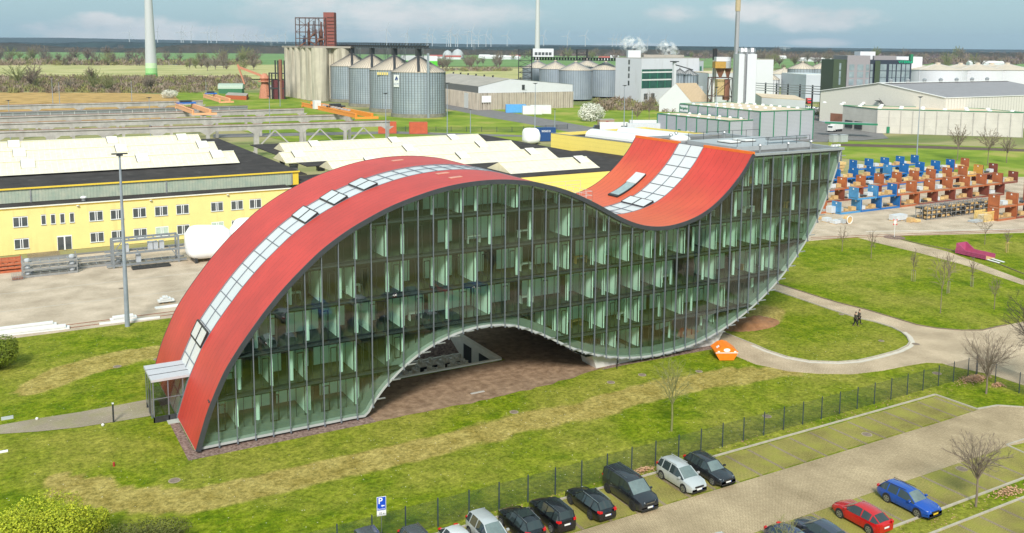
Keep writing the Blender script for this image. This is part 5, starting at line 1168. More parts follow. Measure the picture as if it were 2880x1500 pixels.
# crossing sign
P = gt(3, 1, 1270, 1050); cs = thing('crossing_sign', 'red and white railway crossing cross on a white post in a round bed', 'sign', (P.x, P.y, 0))
mb = MB(); mb.tube((0, 0, 0), (0, 0, 3.0), 0.045, 8); mb.build('post', M_white, cs, local=True)
mb = MB(); mb.lathe([(1.9, 0.0), (1.9, 0.06), (1.5, 0.07)], 20, (0, 0, 0)); mb.build('bed', M_gravel, cs, local=True)
Rc = Matrix.Rotation(-0.5, 4, 'Z')
for a in (0.96, -0.96):
    mb = MB(); mb.M = Rc; d_ = Vector((math.cos(a), 0, math.sin(a))); c_ = Vector((0, -0.06-0.02*(a > 0), 2.9)); mb.beam(c_-d_*0.62, c_+d_*0.62, 0.02, 0.2, up=(-math.sin(a), 0, math.cos(a))); ar = mb.build('cross_arm', M_swhite, cs, local=True)
    for s_ in (-1, 1): mb = MB(); mb.M = Rc; mb.beam(c_+d_*0.62*s_+Vector((0, -0.005, 0)), c_+d_*0.36*s_+Vector((0, -0.005, 0)), 0.022, 0.201, up=(-math.sin(a), 0, math.cos(a))); mb.build('red_tip', mat('sign_red', (0.6, 0.02, 0.02), 0.5), ar, local=True)

# two walkers
def person(label, P, rz, top, trousers, skin, hair, stride=0.22, h=1.82, hands_back=False, seed=0):
    t = thing('person', label, 'person', (P[0], P[1], 0.0), rz); k = h/1.82
    J = [(0, 0, 0.98), (0, 0, 1.16), (0, 0, 1.40), (0, 0.01, 1.53), (0, 0.02, 1.64), (0, 0.03, 1.74),
         (0.10, 0, 0.92), (0.11, stride*0.5, 0.50), (0.11, stride, 0.08), (0.12, stride+0.17, 0.035),
         (-0.10, 0, 0.92), (-0.11, -stride*0.15, 0.50), (-0.11, -stride, 0.10), (-0.12, -stride+0.15, 0.035),
         (0.17, 0, 1.41), (0.23, -0.05, 1.14), (0.22, 0.06 if not hands_back else -0.1, 0.90), (0.21, 0.09 if not hands_back else -0.12, 0.82),
         (-0.17, 0, 1.41), (-0.23, 0.02, 1.14), (-0.21, 0.14, 0.92), (-0.20, 0.17, 0.84)]
    R_ = [.16, .15, .17, .065, .095, .085, .10, .07, .05, .045, .10, .07, .05, .045, .075, .055, .042, .038, .075, .055, .042, .038]
    E_ = [(0, 1), (1, 2), (2, 3), (3, 4), (4, 5), (0, 6), (6, 7), (7, 8), (8, 9), (0, 10), (10, 11), (11, 12), (12, 13), (2, 14), (14, 15), (15, 16), (16, 17), (2, 18), (18, 19), (19, 20), (20, 21)]
    def skin_mesh(name, idx, mt, grow=0.0, sub=2):
        mp = {v: n for n, v in enumerate(idx)}; es = [(mp[a], mp[b2]) for a, b2 in E_ if a in mp and b2 in mp]
        me = bpy.data.meshes.new(name); me.from_pydata([tuple(c*k for c in J[v]) for v in idx], es, []); o = bpy.data.objects.new(name, me); COL.objects.link(o)
        md = o.modifiers.new('s', 'SKIN'); 
        for n, v in enumerate(idx): me.skin_vertices[0].data[n].radius = ((R_[v]+grow)*k,)*2; me.skin_vertices[0].data[n].use_root = (n == 0)
        m2_ = o.modifiers.new('u', 'SUBSURF'); m2_.levels = sub; m2_.render_levels = sub
        dg = bpy.context.evaluated_depsgraph_get(); nm = bpy.data.meshes.new_from_object(o.evaluated_get(dg)); bpy.data.objects.remove(o)
        o = bpy.data.objects.new(name, nm); COL.objects.link(o); o.parent = t; nm.materials.clear(); nm.materials.append(mt)
        for p_ in nm.polygons: p_.use_smooth = True
        return o
    skin_mesh('body', list(range(22)), skin)
    skin_mesh('trousers', [0, 6, 7, 8, 10, 11, 12], trousers, 0.018)
    skin_mesh('jacket', [0, 1, 2, 14, 15, 16, 18, 19, 20], top, 0.028)
    mb = MB(); mb.ball((0, 0.0, 1.755*k), 0.105*k, 12, 8, (0.95, 1.05, 0.85)); mb.build('hair', hair, t, local=True, smooth=True)
    for s_ in (9, 13):
        j = J[s_]; mb = MB(); mb.ball((j[0]*k, (j[1]-0.06)*k, 0.05*k), 0.15*k, 10, 6, (0.38, 1.0, 0.35)); mb.build('shoe', M_black, t, local=True, smooth=True)
    mb = MB(); mb.box(-0.012, 0.115*k, 1.66*k, 0.012, 0.15*k, 1.70*k); mb.build('nose', skin, t, local=True)
    return t
M_skin = mat('skin', (0.45, 0.25, 0.17), 0.6, var=0.05); M_hair = mat('dark_hair', (0.03, 0.02, 0.015), 0.8)
jk = mat('olive_jacket', (0.045, 0.045, 0.03), 0.8, var=0.2, scale=6); jk2 = mat('brown_grey_jacket', (0.07, 0.06, 0.05), 0.8, var=0.2, scale=6); tr_ = mat('black_trousers', (0.012, 0.012, 0.014), 0.8)
P = gt(3, 2, 878, 600); person('nearer walker in a dark olive jacket and black cap on the lawn beside the path', (P.x, P.y), -2.0, jk, tr_, M_skin, M_black, 0.26, 1.85)
P = gt(3, 2, 915, 580); person('farther walker in a brown-grey jacket with short brown hair', (P.x+0.1, P.y+0.1), -2.0, jk2, tr_, M_skin, M_hair, 0.2, 1.86, True)
# ================================================================ yellow works on the left
M_yel = mat('yellow_render', (0.80, 0.66, 0.26), 0.85, var=0.04, scale=0.5); streaks(M_yel, (0.42, 0.34, 0.13), 0.35, 1.1, 0.12, 0.56, 0.8)
M_yel2 = mat('yellow_panel', (0.85, 0.68, 0.17), 0.6, var=0.03, scale=0.3); seams(M_yel2, 2, 1.1, 0.05, 0.82, 0.2)
M_ytrim = mat('yellow_trim', (0.80, 0.55, 0.05), 0.6, var=0.05)
M_felt = mat('black_roof_felt', (0.050, 0.044, 0.042), 0.95, spec=0.15, var=0.3, scale=0.3, bump=0.3); streaks(M_felt, (0.20, 0.19, 0.18), 0.5, 0.5, 0.5, 0.62, 0.8)
M_uglass = mat('profiled_glass', (0.30, 0.38, 0.31), 0.35, col2=(0.46, 0.48, 0.38), scale=0.7, spec=0.6); seams(M_uglass, 0, 0.5, 0.05, 0.7, 0.3); streaks(M_uglass, (0.22, 0.27, 0.25), 0.6, 2.5, 0.1)
M_cream = mat('cream_translucent_panel', (0.78, 0.70, 0.50), 0.45, var=0.06, scale=0.4); seams(M_cream, 0, 1.05, 0.10, 1.25, 0.3); streaks(M_cream, (0.62, 0.50, 0.27), 0.5, 1.2, 0.25, 0.5, 0.75)
M_creamt = mat('cream_metal_trim', (0.80, 0.77, 0.66), 0.5, var=0.04)
M_win = mat('window_pane', (0.07, 0.08, 0.085), 0.08, var=0.3, scale=0.5, spec=0.8)
def facade_window(parent, x, z, w_, h, y, twin=True, pane=None):
    mb = MB(); fw = 0.08
    mb.box(x, y-0.03, z, x+w_, y+0.02, z+fw); mb.box(x, y-0.03, z+h-fw-0.12, x+w_, y+0.02, z+h-fw); mb.box(x, y-0.03, z+fw, x+fw, y+0.02, z+h-fw-0.12); mb.box(x+w_-fw, y-0.03, z+fw, x+w_, y+0.02, z+h-fw-0.12)
    if twin: mb.box(x+w_/2-0.22, y-0.03, z+fw, x+w_/2-0.10, y+0.02, z+h-fw-0.12); mb.box(x+w_/2+0.10, y-0.03, z+fw, x+w_/2+0.22, y+0.02, z+h-fw-0.12)
    f = mb.build('window', M_swhite, parent)
    mb = MB(); mb.box(x+0.02, y+0.005, z+0.02, x+w_-0.02, y+0.012, z+h-0.02); mb.build('pane', pane or M_win, f)
    mb = MB(); mb.box(x-0.03, y-0.12, z-0.07, x+w_+0.03, y-0.031, z+0.0); mb.build('sill', M_ledge, f)
    return f
FA = thing('works_building', 'long yellow two-storey works building with a black flat roof and cream ridged rooflights', 'building', (-40, 110, 0))
YF = 91.3; XL = -100
# front wall with real openings is kept as one wall; windows sit in shallow reveals
WIN_X = [(130, 285), (900, 1040), (1115, 1240), (1340, 1475), (1562, 1695), (1778, 1910), (2127, 2250), (2330, 2455)]
cols_ = []
for a, c in WIN_X:
    A = onY(*T(0, 1, a, 900), YF).x; B_ = onY(*T(0, 1, c, 900), YF).x; cols_.append((A, B_))
wz1, wz0 = 4.55, 0.9
mb = MB(); mb.box(XL, YF, 0, 33.6, YF+0.35, 7.7); mb.build('wall', M_yel, FA)
mb = MB(); mb.box(33.25, YF+0.36, 0, 33.6, 112, 7.7); mb.build('side_wall', M_yel, FA)
sp = (cols_[2][0]-cols_[1][0]); WW = sum(c[1]-c[0] for c in cols_)/len(cols_)
allx = [c[0] for c in cols_]+[cols_[-1][0]+sp, cols_[0][0]-5.6-0.0]+[cols_[0][0]-5.6-2.2*k for k in range(1, 9)]
m_cur = mat('green_blind', (0.45, 0.55, 0.46), 0.6)
for i, x in enumerate(allx):
    for z in (wz0, wz1):
        f = facade_window(FA, x, z, WW, 1.75, YF-0.01, True, m_cur if (z == wz0 and i in (4, 6)) else None)
for a in (412, 508, 603, 700):
    x = onY(*T(0, 1, a, 860), YF).x; facade_window(FA, x, 4.6, 0.75, 1.75, YF-0.01, False)
xd = onY(*T(0, 1, 575, 1100), YF).x
mb = MB(); 
for a, c in ((0, 0.08), (1.02, 1.24), (2.16, 2.26)): mb.box(xd+a, YF-0.06, 0.05, xd+c, YF-0.012, 2.3)
mb.box(xd, YF-0.06, 2.3, xd+2.26, YF-0.012, 2.5); dr = mb.build('door', M_swhite, FA)
mb = MB(); mb.box(xd+0.05, YF-0.04, 0.1, xd+2.2, YF-0.03, 2.35); mb.build('pane', M_win, dr)
mb = MB(); mb.box(XL, YF-0.25, 7.7, 33.9, YF+0.1, 7.86); mb.build('gutter', M_creamt, FA); mb = MB(); mb.box(XL, YF-0.1, 7.5, 33.8, YF-0.01, 7.69); mb.build('eaves_trim', M_ytrim, FA)
mb = MB(); mb.box(XL, YF+0.11, 7.72, 33.6, 95.6, 7.84); mb.build('lower_roof', M_felt, FA)
mb = MB(); mb.box(XL, 95.62, 7.72, 34.8, 95.9, 10.15); mb.build('clerestory_glazing', M_uglass, FA)
for x in (-9.7, 12.0, 34.9): mb = MB(); mb.box(x-0.12, 95.5, 7.84, x+0.12, 95.61, 10.2); mb.build('downpipe', M_galv, FA)
mb = MB(); mb.box(34.81, 95.62, 7.72, 36.2, 95.95, 10.15); mb.box(35.9, 95.96, 7.72, 36.2, 165, 10.15); mb.build('end_wall', M_ytrim, FA)
mb = MB(); mb.box(XL, 95.3, 10.16, 36.4, 95.61, 10.4); mb.build('yellow_eaves', M_ytrim, FA)
mb = MB(); mb.box(XL, 95.62, 10.2, 36.3, 165, 10.42); mb.build('upper_roof', M_felt, FA)
mb = MB(); mb.box(XL, 95.85, 7.7, 33.6, 95.62, 7.9); mb.build('flashing', M_creamt, FA)
for k, x in enumerate((-4, 12.8, 24.2)): 
    H = onY(*T(0, 1, (783, 1518, 2293)[k], (735, 682, 630)[k]), YF-0.3); mb = MB(); mb.lathe([(0.01, 0), (0.2, 0.05), (0.24, 0.16), (0.2, 0.2)], 10, (H.x, YF-0.25, 7.3)); mb.build('wall_lamp', M_lamp, FA)
def ridge(parent, x0, x1, yb, wid, zb, zt, opens, name='rooflight'):
    ym = yb+wid/2; mb = MB(); mb.extr_x = None
    vs = [(x0, yb, zb), (x1, yb, zb), (x1, ym, zt), (x0, ym, zt), (x0, yb+wid, zb), (x1, yb+wid, zb)]
    mb.add(vs, [(0, 1, 2, 3), (3, 2, 5, 4), (0, 3, 4), (1, 5, 2)]); o = mb.build(name, M_cream, parent)
    mb = MB(); mb.beam((x0, ym, zt+0.05), (x1, ym, zt+0.05), 0.5, 0.1); mb.beam((x0, yb, zb+0.02), (x1, yb, zb+0.02), 0.25, 0.12); mb.build('ridge_cap', M_creamt, o)
    for xo in opens:      # raised smoke vents on the slope
        a, c = 0.42, 1.02
        L0 = Vector((xo, yb+(ym-yb)*a, zb+(zt-zb)*a)); L1 = Vector((xo, yb+(ym-yb)*c, zb+(zt-zb)*c+0.05)); up = Vector((0, -(zt-zb), (ym-yb))).normalized()*0.28
        w_ = 2.3; mb = MB()
        mb.add([L0+up, L0+up+Vector((w_, 0, 0)), L1+up+Vector((w_, 0, 0)), L1+up, L0, L0+Vector((w_, 0, 0)), L1+Vector((w_, 0, 0)), L1], [(0, 1, 2, 3), (4, 7, 6, 5), (0, 4, 5, 1), (1, 5, 6, 2), (2, 6, 7, 3), (3, 7, 4, 0)]); v_ = mb.build('smoke_vent', M_creamt, o)
        mb = MB(); mid = (L0+L1)/2+up*1.02; mb.beam(mid+Vector((0.1, 0, 0.0)), mid+Vector((w_-0.1, 0, 0)), 0.06, 0.03)
        mb.beam(L0+up*0.5+Vector((-0.04, 0, 0)), L1+up*0.5+Vector((-0.04, 0, 0)), 0.08, 0.3); mb.build('vent_frame', M_dark, v_)
        mb = MB(); mb.box(xo+w_-0.9, L1.y+0.3, zt-0.1, xo+w_, L1.y+0.6, zt+0.15); mb.build('actuator', M_dark, v_)
def vx(c, r, x, y, yb, zb): return g(*T(c, r, x, y), zb).x
ZB, ZT = 10.75, 12.6
def row(par, x0, x1, yb, px, z=ZT): ridge(par, x0, x1, yb, 9.6, ZB if par is FA else 9.9, z, px)
ridge(FA, -95, 28.6, 110.3, 9.8, ZB, ZT, [-10.3+0.0, 9.6, 25.8-2.0, -31, -52])
ridge(FA, -95, 29.0, 130.2, 9.8, ZB, ZT, [-11.0, 8.2, 25.0, -31])
ridge(FA, -95, 29.4, 149.8, 9.8, ZB, ZT, [-11.4, 8.7, 24.2, -31])
M_vent = M_white
V = gt(0, 1, 848, 690, 7.85); o = thing('roof_ventilator', 'small white mushroom ventilator on the lower black roof of the yellow works', 'ventilator', (V.x, 93.2, 7.84)); mb = MB(); mb.lathe([(0.32, 0), (0.32, 0.45)], 12); mb.build('neck', M_galv, o, local=True); mb = MB(); mb.lathe([(0.5, 0.45), (0.55, 0.6), (0.35, 0.78), (0.02, 0.85)], 12); mb.build('cap', M_white, o, local=True)

FB = thing('works_hall', 'black-roofed works hall with four cream ridged rooflights behind the red arch', 'building', (70, 110, 0))
ZR = 9.9
mb = MB(); mb.box(36.4, 89.5, 0, 70.0, 89.9, ZR-1.9); mb.box(70.0, 71.0, 0, 70.35, 89.5, ZR-0.05); mb.box(70.36, 71.0, 0, 104, 71.35, ZR-0.05); mb.box(103.6, 71.36, 0, 104, 150, ZR-0.05); mb.build('wall', M_yel2, FB)
mb = MB(); mb.box(36.4, 89.5, ZR-1.85, 70.0, 104, ZR-1.65); mb.build('low_roof', M_felt, FB)
mb = MB(); mb.box(70.0, 71.0, ZR-0.04, 104, 104.1, ZR+0.12); mb.box(40.6, 104.2, ZR-0.04, 104, 150, ZR+0.12); mb.build('roof', M_felt, FB)
mb = MB(); mb.box(36.4, 104, ZR-1.6, 40.5, 150, ZR-1.45); mb.build('side_roof', M_felt, FB)
for (x0, x1, yb, ops) in ((71.5, 92.3, 75.2, [89.0]), (42.4, 93.4, 92.4, [50.0, 70.5, 87.5]), (38.0, 94.4, 110.4, [40.6, 66, 84.5]), (43.2, 95.0, 128.6, [50, 70, 86])):
    ridge(FB, x0, x1, yb, 9.6, ZR+0.2, ZR+1.85, ops)
for k, (x, y, h) in enumerate(((265, 340, 1.9), (380, 365, 1.0), (650, 370, 0.8))):
    P = gt(1, 1, x, y, ZR-1.5); o = thing('roof_vent_unit', '%s metal vent unit on the black roof left of the red arch' % ('tall thin', 'boxy white-capped', 'smaller white-capped')[k], 'vent', (P.x, P.y, ZR-1.66), 0, 'vents on the low black roof')
    mb = MB(); w_ = (0.45, 0.7, 0.7)[k]; mb.box(-w_, -w_, 0, w_, w_, h); mb.build('body', M_galv, o, local=True); mb = MB(); mb.box(-w_-0.1, -w_-0.1, h, w_+0.1, w_+0.1, h+0.3); mb.build('cap', M_white if k else M_galv, o, local=True)
# tall yellow hall with white barrel rooflights, right of the ridged roofs
zt = 12.0
A = g(*T(2, 1, 392, 0), zt); B_ = g(*T(2, 1, 1290, 112), zt); A = Vector((A.x, A.y, 0)); B_ = Vector((B_.x, B_.y, 0))
YH = thing('tall_hall', 'tall yellow panel hall with white barrel rooflights behind the rising red roof', 'building', (A.x, A.y, 0))
d = (B_-A).normalized(); B_ = A+d*((B_-A).length+22); n = Vector((-d.y, d.x, 0)); n = n if n.dot(Vector((1, 1, 0))) > 0 else -n
ang = math.atan2(d.y, d.x); LH = (B_-A).length; DH = 34
MH = Matrix.Translation(A) @ Matrix.Rotation(ang, 4, 'Z')
sgnY = 1 if (MH.to_3x3() @ Vector((0, 1, 0))).dot(n) > 0 else -1
def mh(): mb = MB(); mb.M = MH; return mb
zw = zt
mb = mh(); mb.box(0, 0, 0, LH, 0.3*sgnY, zw); mb.box(0, DH*sgnY, 0, LH, (DH-0.3)*sgnY, zw); mb.box(0, 0.31*sgnY, 0, 0.3, (DH-0.31)*sgnY, zw); mb.box(LH-0.3, 0.31*sgnY, 0, LH, (DH-0.31)*sgnY, zw); mb.build('wall', M_yel2, YH)
mb = mh(); mb.box(0.31, 0.31*sgnY, zw-1.0, LH-0.31, (DH-0.31)*sgnY, zw-0.8); mb.build('roof', M_felt, YH)
mb = mh(); mb.box(-0.05, -0.05*sgnY, zw+0.001, LH, 0.35*sgnY, zw+0.12); mb.build('coping', M_galv, YH)
mb = mh()
for yy_ in (10, 21):
    mbb = mh(); vs = []; fs = []; nn = 10
    for i in range(nn+1):
        a = PI*i/nn; vs += [(5, (yy_+2.6*math.cos(a))*sgnY, zw-0.8+1.9*math.sin(a)), (LH-3, (yy_+2.6*math.cos(a))*sgnY, zw-0.8+1.9*math.sin(a))]
    for i in range(nn): fs.append((2*i, 2*i+1, 2*i+3, 2*i+2))
    fs += [tuple(range(0, 2*nn+2, 2)), tuple(range(1, 2*nn+2, 2))]; mbb.add(vs, fs); mbb.build('barrel_rooflight', M_lamp, YH)
# ground-level extension roof in front of it (black felt right of rooflights)
EX = thing('flat_extension', 'flat black-roofed extension with a yellow front left of the rising red roof', 'building', (104, 78, 0))
mb = MB(); mb.box(104.01, 69.0, 0, 122, 69.35, 8.6); mb.box(121.6, 69.36, 0, 122, 112, 8.6); mb.build('wall', M_yel2, EX); mb = MB(); mb.box(104.02, 69.0, 8.61, 122, 112, 8.8); mb.build('roof', M_felt, EX)

# ================================================================ lamp masts
def mast(P, h, label, r=0.14, heads=2, group='lamp masts', cat='lamp mast', mt=None):
    t = thing('lamp_mast', label, cat, (P[0], P[1], 0), 0, group)
    mb = MB(); mb.tube((0, 0, 0), (0, 0, h*0.33), r*1.5, 10, r*1.2); mb.tube((0, 0, h*0.33), (0, 0, h), r*1.2, 10, r*0.6); mb.build('pole', mt or mat('mast_steel', (0.30, 0.34, 0.40), 0.5, metal=0.2, var=0.2, scale=0.4), t, local=True)
    w_ = 0.9 if heads > 1 else 0.35
    mb = MB(); mb.box(-w_, -0.25, h-0.12, w_, 0.25, h+0.02); mb.build('lamp_head', M_dark, t, local=True)
    if heads > 1:
        mb = MB(); mb.box(-0.35, -0.3, h-0.3, 0.35, 0.3, h-0.125); mb.build('bracket', M_dark, t, local=True)
    return t
def mast_px(label, base, ytop, r=None, heads=2, **kw):
    P = g(*base); return mast(P, hz(P, ytop), label, r or 0.14, heads, **kw)
mast((-2.0, 41.0), 21.4, 'tallest lamp mast, rust-stained at its foot, on the lawn edge by the works yard', 0.2)
mast_px('lamp mast in front of the steel silos, rising beside the first red container', (1086, 430), 262); mast_px('lamp mast left of the white storage hall', (1258, 395), 233); mast_px('lamp mast before the white gable, above the cream roofs', (1504, 405), 234)
mast_px('lamp mast between the gable and the shrubs', (1754, 395), 240); mast_px('lamp mast standing against the low grey hall with green frames', (2011, 395), 245); mast_px('lamp mast in the grass strip behind the container racks', (2577, 460), 272)
mast_px('lamp mast at the far left by the concrete crane runways', (30, 392), 282, heads=2); mast_px('second lamp mast from the left, behind the crane runways', (149, 292), 218); mast_px('third lamp mast from the left, with a flat white head', (168, 292), 231, heads=1)
mast_px('lamp mast in the reeds left of the white tower', (371, 285), 226, heads=1); mast_px('lamp mast crossing the near runway beam left of the first orange crane', (424, 392), 274); mast_px('lamp mast beside the green barrel-roofed shed', (580, 268), 224)
mast_px('lamp mast between the small concrete hut and the silos', (788, 300), 226); mast_px('lamp mast right of the small concrete hut, nearer the runway', (760, 385), 270); mast_px('short street lamp on the bend before the white storage hall', (1323, 375), 308, heads=1)
mast_px('short street lamp by the white cabins', (1560, 375), 308, heads=1); mast_px('lamp mast at the fence gate beyond the yellow hall', (1777, 372), 308, heads=1); mast_px('thin lamp pole on the roof edge of the tall yellow hall', (1768, 452), 366)
# ================================================================ works yard goods
def rack_frame(name, label, x, y, L_, W_, H_, tiers, mt, group=None, blocks=True, rz=0.0):
    t = thing(name, label, 'steel rack', (x, y, 0), rz, group)
    for k in range(tiers):
        z = k*H_; mb = MB()
        for yy_ in (-W_/2, W_/2): mb.beam((-L_/2, yy_, z+0.18), (L_/2, yy_, z+0.18), 0.18, 0.3)
        for i in range(7): xx_ = -L_/2+L_*i/6; mb.beam((xx_, -W_/2, z+0.2), (xx_, W_/2, z+0.2), 0.16, 0.14)
        mb.beam((-L_/2, 0, z+0.25), (L_/2, 0, z+0.25), 0.14, 0.14)
        for xx_ in (-L_/2+0.05, L_/2-0.05):
            for yy_ in (-W_/2, W_/2): mb.beam((xx_, yy_, z), (xx_, yy_, z+H_), 0.14, 0.14)
        f = mb.build('frame', mt, t, local=True)
        if blocks:
            for xx_ in (-L_/2+0.7, L_/2-0.7): mb = MB(); mb.lathe([(0.35, z+0.35), (0.42, z+0.5), (0.38, z+0.8), (0.2, z+0.9)], 10, (xx_, -W_/4, 0)); mb.build('clamp', mat('light_steel', (0.55, 0.57, 0.60), 0.4, metal=0.3), f, local=True)
    return t
P = gt(0, 1, 500, 1400); rack_frame('transport_frame', 'triple stack of grey steel transport frames left of the tall mast', P.x, P.y-1.0, 7.4, 2.4, 0.95, 3, M_galv, 'transport frames')
P = gt(0, 2, 540, 60); rack_frame('transport_frame', 'grey steel transport frame lying in front of the triple stack', P.x-0.0, P.y+1.4, 7.4, 2.0, 0.9, 1, M_galv, 'transport frames')
P = gt(0, 1, 975, 1330); rack_frame('transport_frame', 'double stack of grey steel frames just left of the tall mast', P.x, P.y, 7.6, 2.4, 0.95, 2, M_galv, 'transport frames')
P = gt(0, 2, 130, 80); rack_frame('transport_frame', 'stack of orange-red steel frames at the left edge of the yard', P.x-1.5, P.y+2.4, 5.5, 2.0, 0.55, 4, mat('orange_red_steel', (0.45, 0.12, 0.05), 0.7, var=0.25), 'transport frames', False)
P = gt(0, 2, 180, 140); t = thing('mesh_box', 'low wire mesh box with scrap in front of the orange-red frames', 'box', (P.x, P.y+0.6, 0)); mb = MB(); mb.box(-0.7, -0.5, 0.1, 0.7, 0.5, 0.35); mb.build('scrap', M_rust, t, local=True); mb = MB()
for i in range(8): mb.beam((-0.75+i*0.214, -0.55, 0), (-0.75+i*0.214, -0.55, 0.9), 0.03, 0.03); mb.beam((-0.75+i*0.214, 0.55, 0), (-0.75+i*0.214, 0.55, 0.9), 0.03, 0.03)
for z in (0.05, 0.45, 0.9): 
    for yy_ in (-0.55, 0.55): mb.beam((-0.75, yy_, z), (0.75, yy_, z), 0.04, 0.04)
mb.build('mesh', M_galv, t, local=True)
P = gt(0, 1, 1480, 1320); hr = thing('heavy_rack', 'tall three-level steel rack with grey boxes right of the tall mast', 'steel rack', (P.x, P.y+0.6, 0)); mb = MB(); L2 = 4.9
for x in (-L2, L2*0.96):
    for y in (-1.2, 1.2): mb.beam((x, y, 0), (x, y, 4.3), 0.28, 0.28)
for z in (0.4, 2.2, 4.2):
    for y in (-1.2, 1.2): mb.beam((-L2-(1.0 if z < 4 else 0), y, z), (L2+(1.0 if z < 4 else 0), y, z), 0.22, 0.3)
    for i in range(9): mb.beam((-L2+i*1.2, -1.2, z+0.1), (-L2+i*1.2, 1.2, z+0.1), 0.15, 0.12)
mb.beam((L2, -1.2, 0.5), (L2-1.2, -1.2, 2.1), 0.14, 0.14); mb.beam((-L2, -1.2, 2.5), (-L2+1.2, -1.2, 4.0), 0.14, 0.14); mb.build('frame', mat('grey_blue_steel', (0.25, 0.27, 0.29), 0.5, metal=0.3), hr, local=True)
for k, (x, z) in enumerate(((-2.9, 2.3), (0.6, 2.3), (1.4, 2.3), (2.3, 2.3), (-1.2, 0.5))):
    small('grey_box', '%s grey equipment box on the tall three-level rack' % ('left upper', 'second upper', 'third upper', 'right upper', 'lower')[k], 'box', (P.x+x, P.y+0.4, z+0.02), mat('light_grey_box', (0.45, 0.47, 0.50), 0.5), lambda m_: m_.box(-0.35, -0.5, 0, 0.35, 0.5, 1.2), group='grey boxes on the tall rack')
P = gt(0, 1, 1500, 1342); rack_frame('transport_frame', 'low curved-bar steel frame lying before the tall rack', P.x+0.2, P.y-0.8, 5.5, 1.2, 0.3, 1, M_dark, 'transport frames', False)
def wrapped(label, P, L_, W_, H_, rz, seed, group='white wrapped loads', z=0.5):
    t = thing('wrapped_load', label, 'wrapped load', (P[0], P[1], 0), rz, group); mb = MB(); n, m_ = 20, 12; vs = []; fs = []
    for j in range(m_+1):
        th = PI*j/m_
        for i in range(n):
            ph = 2*PI*i/n; e = 0.42; cx_ = math.copysign(abs(math.cos(ph))**e, math.cos(ph)); sx_ = math.copysign(abs(math.sin(ph))**e, math.sin(ph)); st_ = math.sin(th)**0.55; ct_ = math.copysign(abs(math.cos(th))**0.6, math.cos(th))
            w_ = 1+0.10*noise.noise(Vector((cx_*2+seed, sx_*2, ct_*2))); taper = 1-0.12*(ct_+1)/2
            vs.append((L_/2*cx_*st_*w_*taper, W_/2*sx_*st_*w_*taper, z+H_/2*(1+ct_)*w_))
    for j in range(m_):
        for i in range(n): fs.append((j*n+i, (j+1)*n+i, (j+1)*n+(i+1) % n, j*n+(i+1) % n))
    mb.add(vs, fs); mb.build('wrap', mat('white_tarpaulin', (0.86, 0.86, 0.87), 0.5, var=0.03, scale=0.5, bump=0.5), t, local=True, smooth=True)
    mb = MB()
    for x in (-L_*0.3, L_*0.3): mb.box(x-0.2, -W_*0.35, 0, x+0.2, W_*0.35, z+0.5)
    mb.build('cradle', M_dark, t, local=True); return t
P = gt(0, 1, 2030, 1330); wrapped('white shrink-wrapped machine with a rounded nose, left part showing beside the red arch', (P.x+1.8, P.y+3.4), 7.5, 5.2, 5.0, 0.0, 1); wrapped('white shrink-wrapped machine mostly hidden behind the red arch', (P.x+9.0, P.y+4.5), 7.0, 5.2, 5.4, 0.1, 2)
P = gt(0, 2, 1975, 90); wrapped('small white wrapped load peeping out at the red arch edge', (P.x+1.3, P.y-6.0), 2.6, 2.0, 2.2, 0, 4)
for k, (x0, y0, x1, y1, w_, n) in enumerate(((0, 700, 700, 620, 1.1, 2), (0, 655, 570, 585, 0.8, 2), (1110, 548, 1375, 512, 1.0, 2), (1000, 588, 1610, 520, 0.35, 1), (1560, 430, 1830, 395, 0.7, 1), (1590, 378, 1750, 358, 1.0, 3))):
    A = gt(0, 2, x0, y0); B_ = gt(0, 2, x1, y1); 
    if k < 2: A = A+(A-B_).normalized()*8
    t = thing('board_stack', ('long white board stack at the left lower edge of the works yard', 'white board stack lying behind the longest one', 'white board stack under the tall mast', 'single thin white board lying on the lawn edge by the mast', 'white boards leaning toward the red arch', 'small raised pile of white boards with timber on top')[k], 'board stack', ((A.x+B_.x)/2, (A.y+B_.y)/2, 0), 0, 'white boards at the yard edge')
    for i in range(n): mb = MB(); mb.beam((A.x+0.3*i, A.y, 0.14+0.24*i+(0.25 if k == 5 else 0)), (B_.x-0.4*i, B_.y, 0.14+0.24*i+(0.25 if k == 5 else 0)), w_*(1-0.1*i), 0.2); mb.build('board', M_white, t)
    if k == 5: mb = MB(); mb.beam((A.x+1, A.y, 0.95), (B_.x-1, B_.y, 0.95), 0.15, 0.15); mb.build('timber', M_wood, t)
    mb = MB(); mb.beam((A.x+0.6, A.y-w_/2, 0.02), (A.x+0.6, A.y+w_/2, 0.02), 0.1, 0.08); mb.beam((B_.x-0.6, B_.y-w_/2, 0.02), (B_.x-0.6, B_.y+w_/2, 0.02), 0.1, 0.08); mb.build('skid', M_wood, t)
# ================================================================ storage yard on the right: flat racks and goods
M_rblue = mat('rack_blue', (0.012, 0.14, 0.42), 0.5, var=0.15, scale=0.8); M_rlb = mat('rack_light_blue', (0.07, 0.27, 0.52), 0.5, var=0.15, scale=0.8)
M_ror = mat('rack_orange_brown', (0.40, 0.12, 0.045), 0.6, var=0.18, scale=0.8); M_rdk = mat('rack_red_brown', (0.21, 0.055, 0.035), 0.6, var=0.2, scale=0.8); M_ryl = mat('rack_ochre', (0.58, 0.28, 0.05), 0.6, var=0.15)
M_deckw = mat('deck_timber', (0.33, 0.25, 0.18), 0.85, var=0.3, scale=3)
M_label = mat('label_white', (0.8, 0.8, 0.8), 0.5)
ORD = ['first', 'second', 'third', 'fourth', 'fifth', 'sixth', 'seventh', 'eighth', 'ninth', 'tenth', 'eleventh', 'twelfth', 'thirteenth', 'fourteenth', 'fifteenth']
